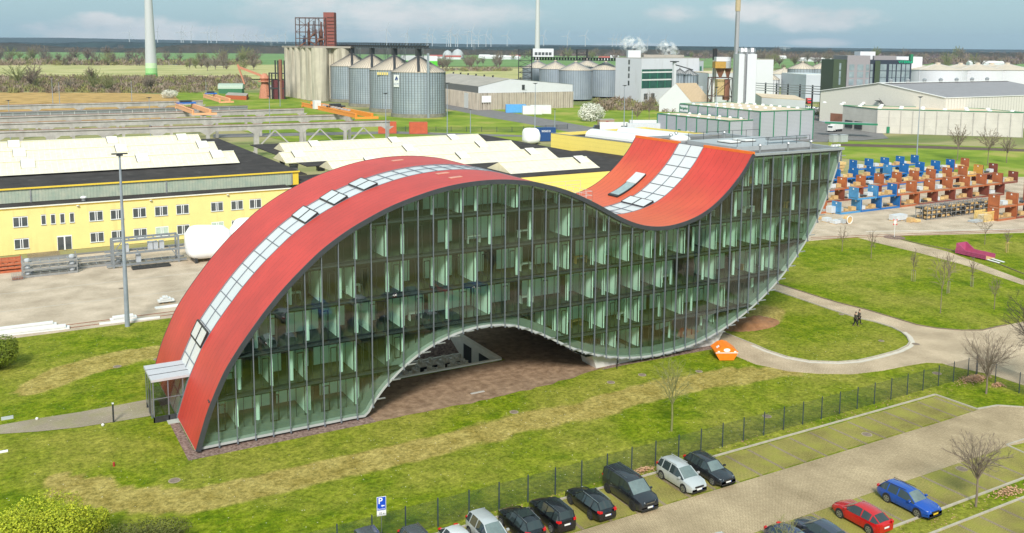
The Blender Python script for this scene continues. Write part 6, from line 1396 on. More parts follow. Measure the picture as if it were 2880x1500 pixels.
def flat_rack(mt, ribbed, nm):
    t = thing('flat_rack', 'x', 'flat rack', (0, 0, 0), 0, 'container flat racks in the storage yard')
    L_, W2 = 6.06, 2.44
    mb = MB(); mb.box(0, 0, 0, L_, 0.16, 0.38); mb.box(0, W2-0.16, 0, L_, W2, 0.38)
    for i in range(9): mb.box(i*(L_-0.12)/8, 0.17, 0.05, i*(L_-0.12)/8+0.12, W2-0.17, 0.28)
    b_ = mb.build('base_frame', mt, t, local=True); mb = MB(); mb.box(0.2, 0.17, 0.285, L_-0.2, W2-0.17, 0.36); mb.build('deck', M_deckw, t, local=True)
    for x, s_ in ((0, 1), (L_-0.14, -1)):
        mb = MB(); mb.box(x, 0, 0.385, x+0.14, 0.14, 2.62); mb.box(x, W2-0.14, 0.385, x+0.14, W2, 2.62); mb.box(x, 0.145, 2.45, x+0.14, W2-0.145, 2.62); mb.box(x+0.05, 0.145, 0.385, x+0.09, W2-0.145, 2.445)
        if ribbed:
            for k in range(7): z = 0.5+k*0.28; mb.box(x+0.01, 0.15, z, x+0.13, W2-0.15, z+0.12)
        w_ = mb.build('end_wall', mt, t, local=True); mb = MB(); xx_ = x-0.012; mb.box(xx_, 1.1, 2.1, xx_+0.01, 1.4, 2.4); mb.build('label_plate', M_label, w_, local=True)
    return t
RK = {'blue': (M_rblue, False, 'dark blue'), 'rblue': (M_rblue, True, 'ribbed blue'), 'lblue': (M_rlb, True, 'light blue ribbed'), 'orange': (M_ror, False, 'orange-brown'), 'brown': (M_rdk, False, 'dark red-brown'), 'ochre': (M_ryl, False, 'ochre')}
PR = {k: flat_rack(*v) for k, v in RK.items()}; used_ = set(); 
M_greyb = mat('grey_box', (0.40, 0.42, 0.43), 0.6, var=0.1); M_greyl = mat('pale_grey_wrap', (0.58, 0.60, 0.62), 0.45, var=0.1, bump=0.3); M_crate2 = mat('fresh_wood', (0.66, 0.46, 0.20), 0.8, var=0.15, scale=3)
def crate_proto(mt, w_, d_, h, slat):
    t = thing('crate', 'x', 'crate'); mb = MB(); mb.box(-w_/2, -d_/2, 0.12, w_/2, d_/2, h); mb.build('body', mt, t, local=True)
    mb = MB(); 
    for x in (-w_/2, -0.06, w_/2-0.12): mb.box(x, -d_/2, 0, x+0.12, d_/2, 0.115)
    mb.build('skid', M_wood, t, local=True)
    if slat:
        mb = MB()
        for x in (-w_/2, w_/2-0.1):
            mb.box(x, -d_/2-0.02, 0.12, x+0.1, -d_/2-0.001, h)
        mb.box(-w_/2, -d_/2-0.02, h, w_/2, d_/2+0.02, h+0.03); mb.build('lid', mt, t, local=True)
    return t
CP = {'wooden': crate_proto(M_wood, 1.3, 1.0, 0.85, True), 'pale wooden': crate_proto(M_crate2, 1.5, 1.1, 0.7, True), 'grey': crate_proto(M_greyb, 1.2, 1.0, 1.0, False), 'pale grey wrapped': crate_proto(M_greyl, 1.6, 1.1, 0.9, False), 'low dark': crate_proto(M_dark, 1.8, 1.2, 0.4, False), 'small wooden': crate_proto(M_wood, 0.9, 0.8, 0.5, True)}
rk = random.Random(23)
def goods(x, y, z, where, n):
    px_ = x+0.9; names = rk.sample(list(CP), n)
    for k, c in enumerate(sorted(names)):
        place(CP[c], (px_+rk.uniform(0, 0.2), y+1.2+rk.uniform(-0.25, 0.25), z+0.37), rk.uniform(-0.08, 0.08), '%s crate on the %s' % (c, where), 'crates on the flat racks', used_); px_ += 1.75
def rrow(nm, y, x0, lower, upper, step=6.25, shift=5.0, gd=(2, 3, 3, 3)):
    for tier, lst, xs0 in ((0, lower, x0), (1, upper, x0+shift)):
        for i, c in enumerate(lst):
            if c is None: continue
            x = xs0+i*step; w_ = '%s %s rack of the %s row' % (ORD[i], ('lower', 'upper')[tier], nm)
            place(PR[c], (x, y, 0.02+tier*2.65), 0, '%s flat rack, %s %s one from the left in the %s row' % (RK[c][2], ORD[i], ('ground-level', 'upper-level')[tier], nm), None, used_)
            goods(x, y, tier*2.65, w_, rk.choice(gd))
rrow('front', 53.2, 138.2, ['lblue', 'rblue', 'blue', 'orange', 'brown', 'brown', 'brown', 'brown', 'brown'], ['lblue', 'rblue', 'orange', 'orange', 'orange', 'orange', 'orange', 'orange', 'brown'])
rrow('second', 65.0, 146.6, ['brown', 'brown', 'brown', 'brown', 'brown', 'brown', 'brown', 'brown', 'brown', 'brown'], ['orange', 'orange', 'orange', 'orange', 'orange', 'orange', 'orange', 'orange', 'ochre', 'brown'], shift=0.6)
rrow('third', 75.6, 157.0, ['blue', 'blue', 'blue', 'blue', 'blue', 'blue', 'blue', 'blue', 'brown'], ['rblue', 'rblue', 'rblue', 'lblue', 'blue', 'rblue', 'blue', 'rblue', 'orange'], shift=0.3)
rrow('rear', 86.4, 163.5, ['blue', 'blue', 'blue', 'blue', 'blue', 'blue'], ['blue', None, 'rblue', 'blue', 'blue', 'rblue'], shift=6.2)
rrow('right-hand', 33.0, 160.6, ['orange', 'brown', 'brown', 'brown'], ['orange', 'orange', 'brown', 'rblue'], shift=0.0)
o = place(PR['orange'], (131.0, 55.6, 0.02), 0.05, 'single orange-brown flat rack half hidden by the building tip', None, used_)
rrow('middle right-hand', 43.6, 190.0, ['brown', 'orange', 'brown'], ['orange', 'brown', 'orange'], shift=0.0)
# unused prototypes never remain at the origin
for p_ in list(PR.values())+list(CP.values()):
    if p_.name not in used_: p_.location = (250, 70, 0); p_['label'] = 'spare item at the far end of the storage yard'
# steel shelving row with wooden boxes
SH = thing('shelf_rack', 'x', 'shelf rack', (0, 0, 0), 0, 'shelf racks in the storage yard'); mb = MB()
for x in (0, 1.45):
    for y in (0, 1.1): mb.beam((x, y, 0), (x, y, 2.75), 0.09, 0.09)
for z in (0.15, 1.05, 1.95, 2.7):
    for y in (0, 1.1): mb.beam((0, y, z), (1.45, y, z), 0.06, 0.1)
mb.build('frame', M_galv, SH, local=True)
for z in (0.2, 1.1, 2.0): mb = MB(); mb.box(0.05, 0.05, z, 1.4, 1.05, z+0.04); mb.build('shelf', M_dark, SH, local=True)
for i in range(14):
    for r_ in range(2):
        x = 148.8+i*1.54; y = 40.6+1.6*r_
        place(SH, (x, y, 0.02), 0, 'grey steel shelf rack, %s from the left in the %s line' % (ORD[i], ('front', 'rear')[r_]), None, used_)
        for tier, z in enumerate((0.25, 1.15, 2.05)):
            if rk.random() < (0.85 if r_ == 0 else 0.5): place(CP['small wooden' if rk.random() < 0.75 else 'low dark'], (x+0.72, y+0.55, z), 0, 'wooden box on the %s shelf of the %s rack in the %s line' % (('lower', 'middle', 'upper')[tier], ORD[i], ('front', 'rear')[r_]), 'boxes in the shelf racks', used_, scale=(1, 1, 0.9))
for (T_, c, lab, s_) in (((3, 1, 1330, 880), 'pale grey wrapped', 'long white and grey load under a tarpaulin behind the crossing sign', (2.2, 1.6, 1.3)), ((3, 1, 1455, 900), 'wooden', 'brown wooden crate at the front left foot of the shelf row', (1, 1, 1)), ((3, 1, 1520, 900), 'pale wooden', 'small fresh wooden crate beside the brown one', (0.8, 0.8, 0.8)),
        ((3, 1, 2110, 900), 'grey', 'flat grey bundle left of the yellow slatted crate', (2.6, 1.4, 0.45)), ((3, 1, 530, 870), 'small wooden', 'small wooden crate closest to the building tip', (1, 1, 1)), ((3, 1, 660, 810), 'pale grey wrapped', 'white wrapped pile in front of the first blue rack', (1.3, 1.3, 1.7)), ((3, 1, 595, 800), 'grey', 'grey sheet bundle beside the white wrapped pile', (1.6, 1.2, 0.8)),
        ((3, 1, 610, 895), 'pale grey wrapped', 'silver pallet of pipes nearest the building tip', (1.0, 1.1, 0.9)), ((3, 1, 700, 915), 'pale grey wrapped', 'silver pallet of pipes in the middle of the three', (1.2, 1.2, 0.8)), ((3, 1, 765, 915), 'grey', 'grey pallet load left of the round wooden reel', (0.8, 1.2, 0.9))):
    P = gt(*T_); place(CP[c], (P.x, P.y+0.5, 0.03), 0.05, lab, 'loose goods in the storage yard', used_, scale=s_)
P = gt(3, 1, 810, 910); t = thing('wooden_reel', 'round wooden half reel with a white rim beside the grey pallets', 'reel', (P.x, P.y+0.3, 0)); mb = MB(); mb.M = Matrix.Rotation(PI/2, 4, 'X'); mb.lathe([(0.75, -0.5), (0.75, 0.5)], 20, (0, 0.8, 0)); mb.build('drum', M_wood, t, local=True); mb = MB(); mb.M = Matrix.Rotation(PI/2, 4, 'X'); mb.lathe([(0.85, 0.5), (0.85, 0.62), (0.7, 0.62), (0.7, 0.5)], 20, (0, 0.8, 0), cap=False); mb.build('rim', M_white, t, local=True)
A = gt(3, 1, 2170, 895); t = thing('slatted_crate', 'large yellow slatted wooden crate in front of the right-hand racks', 'crate', (A.x, A.y, 0)); mb = MB(); L_, D_, H_ = 4.6, 2.2, 1.9
for i in range(19): x = A.x+L_*i/18; mb.box(x-0.05, A.y, 0.2, x+0.05, A.y+0.04, H_); mb.box(x-0.05, A.y+D_-0.04, 0.2, x+0.05, A.y+D_, H_)
for i in range(9): y = A.y+0.05+(D_-0.1)*i/8; mb.box(A.x-0.05, y-0.04, 0.2, A.x-0.051+0.03, y+0.04, H_); mb.box(A.x+L_+0.02, y-0.04, 0.2, A.x+L_+0.05, y+0.04, H_)
mb.build('slats', mat('yellow_wood', (0.78, 0.55, 0.18), 0.8, var=0.1), t); mb = MB()
for z in (0.1, H_): 
    for y in (A.y, A.y+D_): mb.beam((A.x, y, z), (A.x+L_, y, z), 0.12, 0.14)
    for x in (A.x, A.x+L_): mb.beam((x, A.y, z), (x, A.y+D_, z), 0.12, 0.14)
mb.build('frame', MATS['yellow_wood'], t); mb = MB(); mb.box(A.x+0.5, A.y+0.4, 0.15, A.x+L_-0.5, A.y+D_-0.4, 1.2); mb.build('load', M_greyl, t)
# long timber bundles behind the rear row
for k, (x, y) in enumerate(((176, 100.5), (183, 101.5), (190, 101.2))): P_ = thing('timber_bundle', '%s long plank bundle behind the rear racks' % ('left', 'middle', 'right')[k], 'timber', (x, y, 0), 0, 'timber bundles'); 
for k, P_ in enumerate([o_ for o_ in COL.objects if o_.name.startswith('timber_bundle')]):
    for j in range(3): mb = MB(); mb.box(-3.2, -1.2, 0.15+j*0.9, 3.2+0.5*j, 1.2, 0.9+j*0.9); mb.build('bundle', M_crate2 if j == 2 else M_wood, P_, local=True)
# white road markings at the storage yard edge
mb = MB(); a, c = gt(3, 1, 985, 990), gt(3, 1, 2576, 968); mb.quad((a.x, a.y-0.12, 0.03), (c.x, c.y-0.12, 0.03), (c.x+20, c.y-2.4, 0.03), (a.x, a.y+0.12, 0.03)); d_ = (c-a).normalized()
mb = MB(); c = a+d_*75; mb.quad((a.x, a.y-0.14, 0.03), (c.x, c.y-0.14, 0.03), (c.x, c.y+0.14, 0.03), (a.x, a.y+0.14, 0.03)); a, c = gt(3, 1, 468, 965), gt(3, 1, 680, 1003); mb.quad((a.x, a.y-0.15, 0.03), (c.x, c.y-0.15, 0.03), (c.x, c.y+0.15, 0.03), (a.x, a.y+0.15, 0.03)); struct('road_marking', mb, M_mark)
mb = MB()
for y1, y2 in ((1012, 985), (1030, 1000)): a, c = gt(3, 1, 430, y1+40), gt(3, 1, 2576, y2-15); d_ = (c-a).normalized(); c = a+d_*110; mb.beam((a.x, a.y, 0.05), (c.x, c.y, 0.05), 0.07, 0.08)
struct('siding_rails', mb, M_rust)
# ================================================================ crane runways
M_cbeam = mat('weathered_concrete', (0.40, 0.38, 0.36), 0.85, var=0.2, scale=0.4, bump=0.1); streaks(M_cbeam, (0.24, 0.21, 0.18), 0.5, 0.6, 0.3)
ZB_ = 10.0
def runway(label, p0, p1, steel=False, zt=ZB_, span=16.0, brace=False):
    a = Vector((p0[0], p0[1], 0)); c = Vector((p1[0], p1[1], 0)); d = (c-a).normalized(); a2 = a-d*60; t = thing('crane_runway', label, 'crane runway', (a2.x, a2.y, 0), 0, 'crane runways')
    L_ = (c-a2).length; n = int(L_/span)+1
    mb = MB(); mb.beam(a2+Vector((0, 0, zt-0.2)), c+Vector((0, 0, zt-0.2)), 1.0, 0.4); mb.beam(a2+Vector((0, 0, zt-1.1)), c+Vector((0, 0, zt-1.1)), 0.45, 1.4); mb.build('beam', M_galv if steel else M_cbeam, t)
    mb = MB(); mb.beam(a2+Vector((0, 0, zt+0.08)), c+Vector((0, 0, zt+0.08)), 0.12, 0.14); mb.build('rail', M_rust, t)
    if steel:
        mb = MB()
        for k in range(int(L_/4)): p = a2+d*(k*4); mb.beam(p+Vector((0, 0, zt-1.8)), p+Vector((0, 0, zt)), 0.9, 0.12, up=d)
        mb.build('web_stiffener', M_white, t)
    for k in range(n):
        p = c-d*(0.8+k*span)
        if (p-a2).dot(d) < 0: break
        mb = MB(); mb.box(p.x-0.45, p.y-0.45, 0, p.x+0.45, p.y+0.45, zt-1.8); mb.add([tuple(p-d*2.2+Vector((0, -0.3, zt-1.8))), tuple(p+d*2.2+Vector((0, -0.3, zt-1.8))), tuple(p+d*0.5+Vector((0, -0.3, zt-2.9))), tuple(p-d*0.5+Vector((0, -0.3, zt-2.9)))], [(3, 2, 1, 0)])
        mb.build('column', M_cbeam, t)
        if brace and k < 3: mb = MB(); mb.beam(p-d*0.5+Vector((0, 0, 0.5)), p-d*8+Vector((0, 0, zt-2)), 0.4, 0.4); mb.beam(p-d*15.5+Vector((0, 0, 0.5)), p-d*8+Vector((0, 0, zt-2)), 0.4, 0.4); mb.build('brace', M_cbeam, t)
    return t
def gp2(c, r, x, y, z=ZB_): P = gt(c, r, x, y, z); return (P.x, P.y)
runway('farthest concrete crane runway, bordering the reeds', gp2(0, 0, 0, 1060), gp2(0, 0, 2040, 1012))
runway('second runway from the back, a steel girder with white stiffeners', gp2(0, 0, 0, 1125), gp2(0, 0, 2490, 1060), True, 9.8)
runway('third concrete runway from the back, under the pale orange crane', gp2(0, 0, 0, 1178), gp2(1, 0, 480, 1092))
runway('fourth concrete runway from the back, passing under both near cranes', gp2(0, 0, 0, 1240), gp2(1, 0, 960, 1150))
runway('nearest concrete runway with diagonal braces at its right end', gp2(0, 0, 0, 1322), gp2(1, 0, 1345, 1215), brace=True, span=14.0)
M_cro = mat('crane_orange', (0.85, 0.30, 0.04), 0.5, var=0.08); M_crp = mat('faded_crane_orange', (0.80, 0.40, 0.20), 0.6, var=0.1); M_cbl = mat('trolley_blue', (0.02, 0.14, 0.50), 0.5)
def bridge_crane(label, far_l, near_l, near_r, mt, trolley, cabin=False, zt=ZB_+0.2):
    F_ = Vector((*far_l, zt)); N0 = Vector((*near_l, zt)); N1 = Vector((*near_r, zt)); t = thing('bridge_crane', label, 'bridge crane', (N0.x, N0.y, zt), 0, 'overhead bridge cranes')
    gap = N1-N0; d = (N0-F_)
    for k, o_ in enumerate((Vector((0, 0, 0)), gap)):
        off = o_*(0.12 if k == 0 else 0.62); mb = MB(); mb.beam(F_+off+Vector((0, 0, 1.1)), N0+off+Vector((0, 0, 1.1)), 0.7, 1.5)
        for i in range(12): p = F_+off+d*(i/11); mb.beam(p+Vector((0, 0, 0.3)), p+Vector((0, 0, 1.9)), 0.76, 0.1, up=(1, 0, 0))
        mb.build('girder', mt, t)
    for e in (F_, N0): mb = MB(); mb.beam(e-gap*0.05+Vector((0, 0, 0.4)), e+gap*0.85+Vector((0, 0, 0.4)), 0.6, 0.7); mb.build('end_carriage', mt, t)
    mb = MB(); mb.beam(F_+gap*0.0+Vector((-0.6, 0, 1.9)), N0+Vector((-0.6, 0, 1.9)), 0.05, 0.05); mb.beam(F_+gap*0.0+Vector((-0.6, 0, 2.8)), N0+Vector((-0.6, 0, 2.8)), 0.05, 0.05)
    for i in range(10): p = F_+d*(i/9)+Vector((-0.6, 0, 1.8)); mb.beam(p, p+Vector((0, 0, 1)), 0.05, 0.05)
    mb.build('handrail', mt, t)
    c = F_+d*trolley[0]+gap*0.36
    mb = MB(); mb.box(c.x-gap.length*0.36, c.y-1.6, c.z+2.0, c.x+gap.length*0.36, c.y+1.6, c.z+2.5); tr = mb.build('trolley', trolley[1], t)
    mb = MB(); mb.box(c.x-gap.length*0.25, c.y-1.0, c.z+2.51, c.x+gap.length*0.2, c.y+1.0, c.z+3.2); mb.build('hoist', M_dark, tr)
    if cabin: 
        mb = MB(); e = F_+d*0.32+Vector((-0.4, 0, 1.3)); mb.box(e.x-1.2, e.y-1.2, e.z-0.6, e.x+1.2, e.y+1.2, e.z+2.4); mb.build('switch_cabinet', M_white, t)
        mb = MB(); e = F_+d*0.7+gap*0.4
        for i in range(9): p = F_+d*(0.38+0.055*i)+gap*0.12+Vector((0, 0, 2.0)); mb.box(p.x-0.5, p.y-0.8, p.z, p.x+0.5, p.y+0.8, p.z+0.5)
        mb.build('resistor_boxes', M_greyb, t)
        mb = MB(); e = F_+d*0.22; mb.box(e.x-0.8, e.y-0.6, e.z+2, e.x+0.8, e.y+0.6, e.z+3.0); mb.build('walk_guard', mt, t)
bridge_crane('bright orange bridge crane with white cabinet on the two nearest runways', gp2(1, 0, 470, 1075, ZB_+.4), gp2(1, 0, 1010, 1195, ZB_+.4), gp2(1, 0, 1270, 1190, ZB_+.4), M_cro, (0.50, M_dark), True)
bridge_crane('pale orange bridge crane with a blue trolley, nearest of the two faded ones', gp2(0, 0, 1775, 1090, ZB_+.4), gp2(0, 0, 1945, 1155, ZB_+.4), gp2(0, 0, 2225, 1150, ZB_+.4), M_crp, (0.05, M_cbl))
bridge_crane('pale orange bridge crane in front of the green barrel shed', gp2(0, 0, 2055, 985, ZB_+.4), gp2(0, 0, 2215, 1035, ZB_+.4), gp2(0, 0, 2375, 1030, ZB_+.4), M_crp, (0.1, M_cbl))

# generic builders for far buildings, placed by surveyed corners
def corner_building(name, label, A, B, C, ytop, wall_mt, roof_mt=None, pitch=0.0, cat='building', extra=None):
    """A left base corner, B near base corner, C right base corner (ground points)"""
    A, B, C = (Vector((p[0], p[1], 0)) for p in (A, B, C)); D_ = A+C-B; h = hz(B, ytop) if ytop else extra
    t = thing(name, label, cat, (B.x, B.y, 0)); P = [A, B, C, D_]
    mb = MB(); mb.prism([(p.x, p.y) for p in P], 0, h); mb.build('wall', wall_mt, t)
    mb = MB()
    if pitch:
        u = (C-B); v = (A-B)   # ridge parallel to v, gable over BC
        m1 = B+u/2; m2 = A+u/2; z = Vector((0, 0, h+0.01)); r_ = Vector((0, 0, h+pitch)); o_ = u.normalized()*0.4; w_ = v.normalized()*0.4
        mb.add([B-o_-w_+z, m1-w_+r_, m2+w_+r_, A-o_+w_+z, C+o_-w_+z, D_+o_+w_+z], [(0, 1, 2, 3), (1, 4, 5, 2)]); rf = mb.build('roof', roof_mt, t)
        mb = MB(); mb.add([B+z, C+z, m1+r_-Vector((0, 0, .05)), A+z, D_+z, m2+r_-Vector((0, 0, .05))], [(0, 1, 2), (3, 5, 4)]); mb.build('gable', wall_mt, t)
    elif roof_mt: mb.prism([(p.x+(p.x-(A.x+C.x)/2)*0.004, p.y+(p.y-(A.y+C.y)/2)*0.004) for p in P], h+0.01, h+0.35); mb.build('roof', roof_mt, t)
    return t, h, A, B, C, D_
def gd(D, px_): P = CAM+ray(px_, Y0)*D; return Vector((P.x, P.y, 0))      # ground point D metres ahead in the column px_
def wquad(parent, name, mt, P, Q, u0, u1, z0, z1, off=0.05):   # panel on wall P->Q
    d = (Q-P); n = Vector((d.y, -d.x, 0)).normalized(); n = n if n.dot(CAM-P) > 0 else -n
    a = P+d*u0+n*off; c = P+d*u1+n*off; mb = MB(); z_ = lambda v, z: (v.x, v.y, z); b2 = -n*0.06
    mb.add([z_(a, z0), z_(c, z0), z_(c, z1), z_(a, z1), z_(a+b2, z0), z_(c+b2, z0), z_(c+b2, z1), z_(a+b2, z1)], [(0, 1, 2, 3), (4, 7, 6, 5), (0, 4, 5, 1), (1, 5, 6, 2), (2, 6, 7, 3), (3, 7, 4, 0)]); return mb.build(name, mt, parent)
M_gw = mat('white_sheet', (0.62, 0.63, 0.66), 0.5, var=0.04, scale=0.1)
M_grsheet = mat('grey_corrugated_sheet', (0.42, 0.43, 0.47), 0.45, var=0.05, scale=0.1); seams(M_grsheet, 2, 0.5, 0.2, 0.85, 0.4)
M_green = mat('green_trim', (0.02, 0.20, 0.10), 0.5, var=0.05); M_tanroof = mat('tan_roof', (0.62, 0.50, 0.36), 0.85, var=0.15, scale=0.15); M_groof = mat('fibre_cement_roof', (0.34, 0.31, 0.27), 0.85, var=0.15, scale=0.15)
M_dgl = mat('dark_green_glazing', (0.02, 0.09, 0.07), 0.1, var=0.3, scale=0.3, spec=0.9)

# steel silos in a row
M_silo = mat('silo_steel', (0.30, 0.36, 0.42), 0.4, metal=0.25, col2=(0.42, 0.48, 0.53), scale=0.12); seams(M_silo, 2, 1.15, 0.16, 0.62, 0.2)
M_srib = mat('silo_stiffener', (0.15, 0.15, 0.15), 0.5, metal=0.3); M_sroof = mat('beige_silo_roof', (0.55, 0.47, 0.37), 0.6, var=0.1, scale=0.1); streaks(M_sroof, (0.36, 0.29, 0.22), 0.6, 0.8, 0.8)
def silo(name, label, c, R, h, hr, rib_mt, wall_mt, ribs=40, roof_mt=None, group=None, n=48, cone=True, base=True):
    t = thing(name, label, 'silo', (c[0], c[1], 0), 0, group)
    mb = MB(); mb.lathe([(R, 1.0), (R, h)], n, cap=False); mb.build('shell', wall_mt, t, local=True, smooth=True)
    if base: mb = MB(); mb.lathe([(R+0.5, 0), (R+0.5, 1.8), (R+0.1, 1.81)], n, cap=False); mb.build('base_ring', mat('stained_concrete', (0.22, 0.21, 0.17), 0.9, var=0.3, scale=0.5), t, local=True)
    mb = MB(); top = R*0.09; mb.lathe([(R+0.35, h-0.1), (top, h+hr), (top, h+hr+0.8), (0.01, h+hr+0.9)], n, cap=False)
    mb.build('roof', roof_mt or M_sroof, t, local=True)
    mb = MB()
    for i in range(ribs):
        a = 2*PI*i/ribs; x, y = math.cos(a), math.sin(a)
        mb.beam((x*(R+0.06), y*(R+0.06), 1.8), (x*(R+0.06), y*(R+0.06), h), 0.22, 0.18, up=(x, y, 0)); mb.beam((x*(R+0.3), y*(R+0.3), h), (x*top, y*top, h+hr+0.1), 0.12, 0.14)
    tag(mb.build('stiffener', rib_mt, t, local=True), kind='stuff')
    return t
def away(P, r): d = Vector((P[0]-CAM.x, P[1]-CAM.y, 0)).normalized(); return Vector((P[0], P[1], 0))+d*r
R_S = 13.0; S4 = away(gt(1, 0, 1638, 1190), R_S)
S1d = 575.0; S1x = 720+770/3.578+R_S*F_PX/S1d; S1 = gd(S1d, S1x)
SC_ = [S4+(S1-S4)*u for u in (0, 0.31, 0.65, 1.0)]
h4 = hz(S4-(S4-Vector((CAM.x, CAM.y, 0))).normalized()*R_S, T(1, 0, 0, 730)[1])
for k, c in enumerate(SC_):
    s_ = silo('steel_silo', ('nearest round steel silo, bearing a white logo board', 'second steel silo with small yellow letters under its roof', 'third steel silo from the front, plain', 'farthest steel silo of the front row, beside the concrete silos')[k], c, R_S, h4, 7.2, M_srib, M_silo, 56, None, 'steel grain silos in a row')
    dv = Vector((CAM.x-c.x, CAM.y-c.y, 0)).normalized(); e = Vector((-dv.y, dv.x, 0)); e = -e if e.dot(_r) < 0 else e
    p = c+dv*R_S; q = c+(dv*0.96-e*0.05)*2
    mb = MB(); mb.beam((p.x, p.y, h4+0.4), (q.x, q.y, h4+7.4), 1.3, 0.5); mb.build('roof_stair', M_dark, s_)
    mb = MB(); mb.box(c.x-1.2, c.y-1.2, h4+7.5, c.x+1.2, c.y+1.2, h4+11.0); mb.build('head_box', M_dark, s_)
    if k == 0:
        mb = MB(); a_ = dv*(R_S+0.6)+e*4.5; mb.beam((c.x+a_.x, c.y+a_.y, 0), (c.x+a_.x, c.y+a_.y, h4+9), 0.9, 0.9); mb.build('ladder_cage', mat('ladder_steel', (0.28, 0.32, 0.36), 0.5), s_)
        an = math.atan2(dv.y, dv.x)+ (0.98 if False else 0); 
        th = math.asin(-0.79); Pn = dv*math.cos(th)+e*math.sin(th); Tn = Vector((-Pn.y, Pn.x, 0)); Tn = Tn if Tn.dot(_r) > 0 else -Tn
        bc = c+Pn*(R_S+0.35)+Vector((0, 0, h4-4.2)); Mx = Matrix((Tn, Vector((0, 0, 1)), Pn)).transposed().to_4x4(); Mx.translation = bc
        mb = MB(); mb.M = Mx; mb.box(-2.1, -2.9, -0.1, 2.1, 2.9, 0.0); bd = mb.build('logo_board', M_swhite, s_)
        mb = MB(); mb.M = Mx; mb.add([(-1.3, 0.2, 0.03), (0.1, 2.4, 0.03), (0.75, 1.5, 0.03), (-0.35, 0.2, 0.03)], [(0, 3, 2, 1)]); mb.add([(0.25, 2.2, 0.04), (1.4, 0.9, 0.04), (0.3, -0.4, 0.04), (0.3, 0.6, 0.04)], [(0, 3, 2, 1)]); mb.build('logo_leaf', mat('logo_navy', (0.02, 0.05, 0.2), 0.5), bd)
        text_mesh('ADM', 'lettering', mat('logo_grey_blue', (0.25, 0.30, 0.42), 0.5), s_, Matrix.Translation(-Vector((c.x, c.y, 0))) @ Mx @ Matrix.Translation((0, -1.6, 0.03)), 1.8, 0.01)
    if k == 1:
        th = math.asin(-0.35); Pn = dv*math.cos(th)+e*math.sin(th); Tn = Vector((-Pn.y, Pn.x, 0)); Tn = Tn if Tn.dot(_r) > 0 else -Tn
        for j in range(5): b0 = c+Pn*(R_S+0.3)+Tn*(-4+j*1.25)+Vector((0, 0, h4-1.8)); mb = MB(); Mx = Matrix((Tn, Vector((0, 0, 1)), Pn)).transposed().to_4x4(); Mx.translation = b0; mb.M = Mx; mb.box(-0.45, -0.7, 0, 0.45, 0.7, 0.1); mb.build('yellow_letter', mat('letter_yellow', (0.75, 0.6, 0.2), 0.6), s_)
# gallery over the silos
gz = h4+11.2; a = SC_[3]+(SC_[3]-SC_[0])*0.28; c = SC_[0]+(SC_[0]-SC_[3]).normalized()*14
GL = thing('conveyor_gallery', 'dark lattice conveyor gallery running over the steel silos', 'gallery', (a.x, a.y, 0)); mb = MB()
for o_ in (-1, 1):
    for z in (0, 2.4): mb.beam((a.x+o_, a.y-o_, gz+z), (c.x+o_, c.y-o_, gz+z), 0.22, 0.22)
    n = 36
    for i in range(n): p = a+(c-a)*(i/n); q = a+(c-a)*((i+1)/n); mb.beam((p.x+o_, p.y-o_, gz), (q.x+o_, q.y-o_, gz+2.4), 0.14, 0.14); mb.beam((p.x+o_, p.y-o_, gz), (p.x+o_, p.y-o_, gz+2.4), 0.14, 0.14)
mb.beam((a.x, a.y, gz), (c.x, c.y, gz), 2.0, 0.25); mb.beam((a.x, a.y, gz+0.9), (c.x, c.y, gz+0.9), 1.0, 0.9); mb.build('truss', M_dark, GL)
for i in range(6): 
    p = a+(c-a)*((i+0.5)/6)+Vector((3, 3, 0)); mb = MB()
    for o_ in ((-1, -1), (1, -1), (1, 1), (-1, 1)): mb.beam((p.x+o_[0], p.y+o_[1], 0), (p.x+o_[0], p.y+o_[1], gz), 0.2, 0.2)
    for z in range(0, int(gz), 3): mb.beam((p.x-1, p.y-1, z), (p.x+1, p.y-1, z+3), 0.12, 0.12); mb.beam((p.x+1, p.y+1, z), (p.x+1, p.y-1, z+3), 0.12, 0.12)
    mb.build('lattice_leg', mat('lattice_grey', (0.16, 0.19, 0.19), 0.6), GL)
# concrete silo battery with frame tower
M_csilo = mat('grimy_concrete', (0.50, 0.46, 0.37), 0.9, var=0.12, scale=0.15); streaks(M_csilo, (0.17, 0.15, 0.11), 0.75, 0.45, 0.03, 0.47, 0.72)
CS = thing('concrete_silos', 'battery of tall weathered concrete grain silos left of the steel ones', 'silo', (164, 470, 0))
D0 = 575.0; R0 = 5.3; hC = None
mb = MB(); cc = []
for row_, (xoff, doff) in enumerate(((0, 0), (12.6, 3))):
    for k in range(6):
        D = D0+k*11.6+doff; xp = 720+665/3.578; base_ = gd(D0, xp); p = base_+Vector((_f.x, _f.y, 0)).normalized()*(k*10.0+doff)+Vector((_r.x, _r.y, 0))*(xoff-k*5.7)+Vector((0, 0, 0)); p.z = 0; cc.append(p)
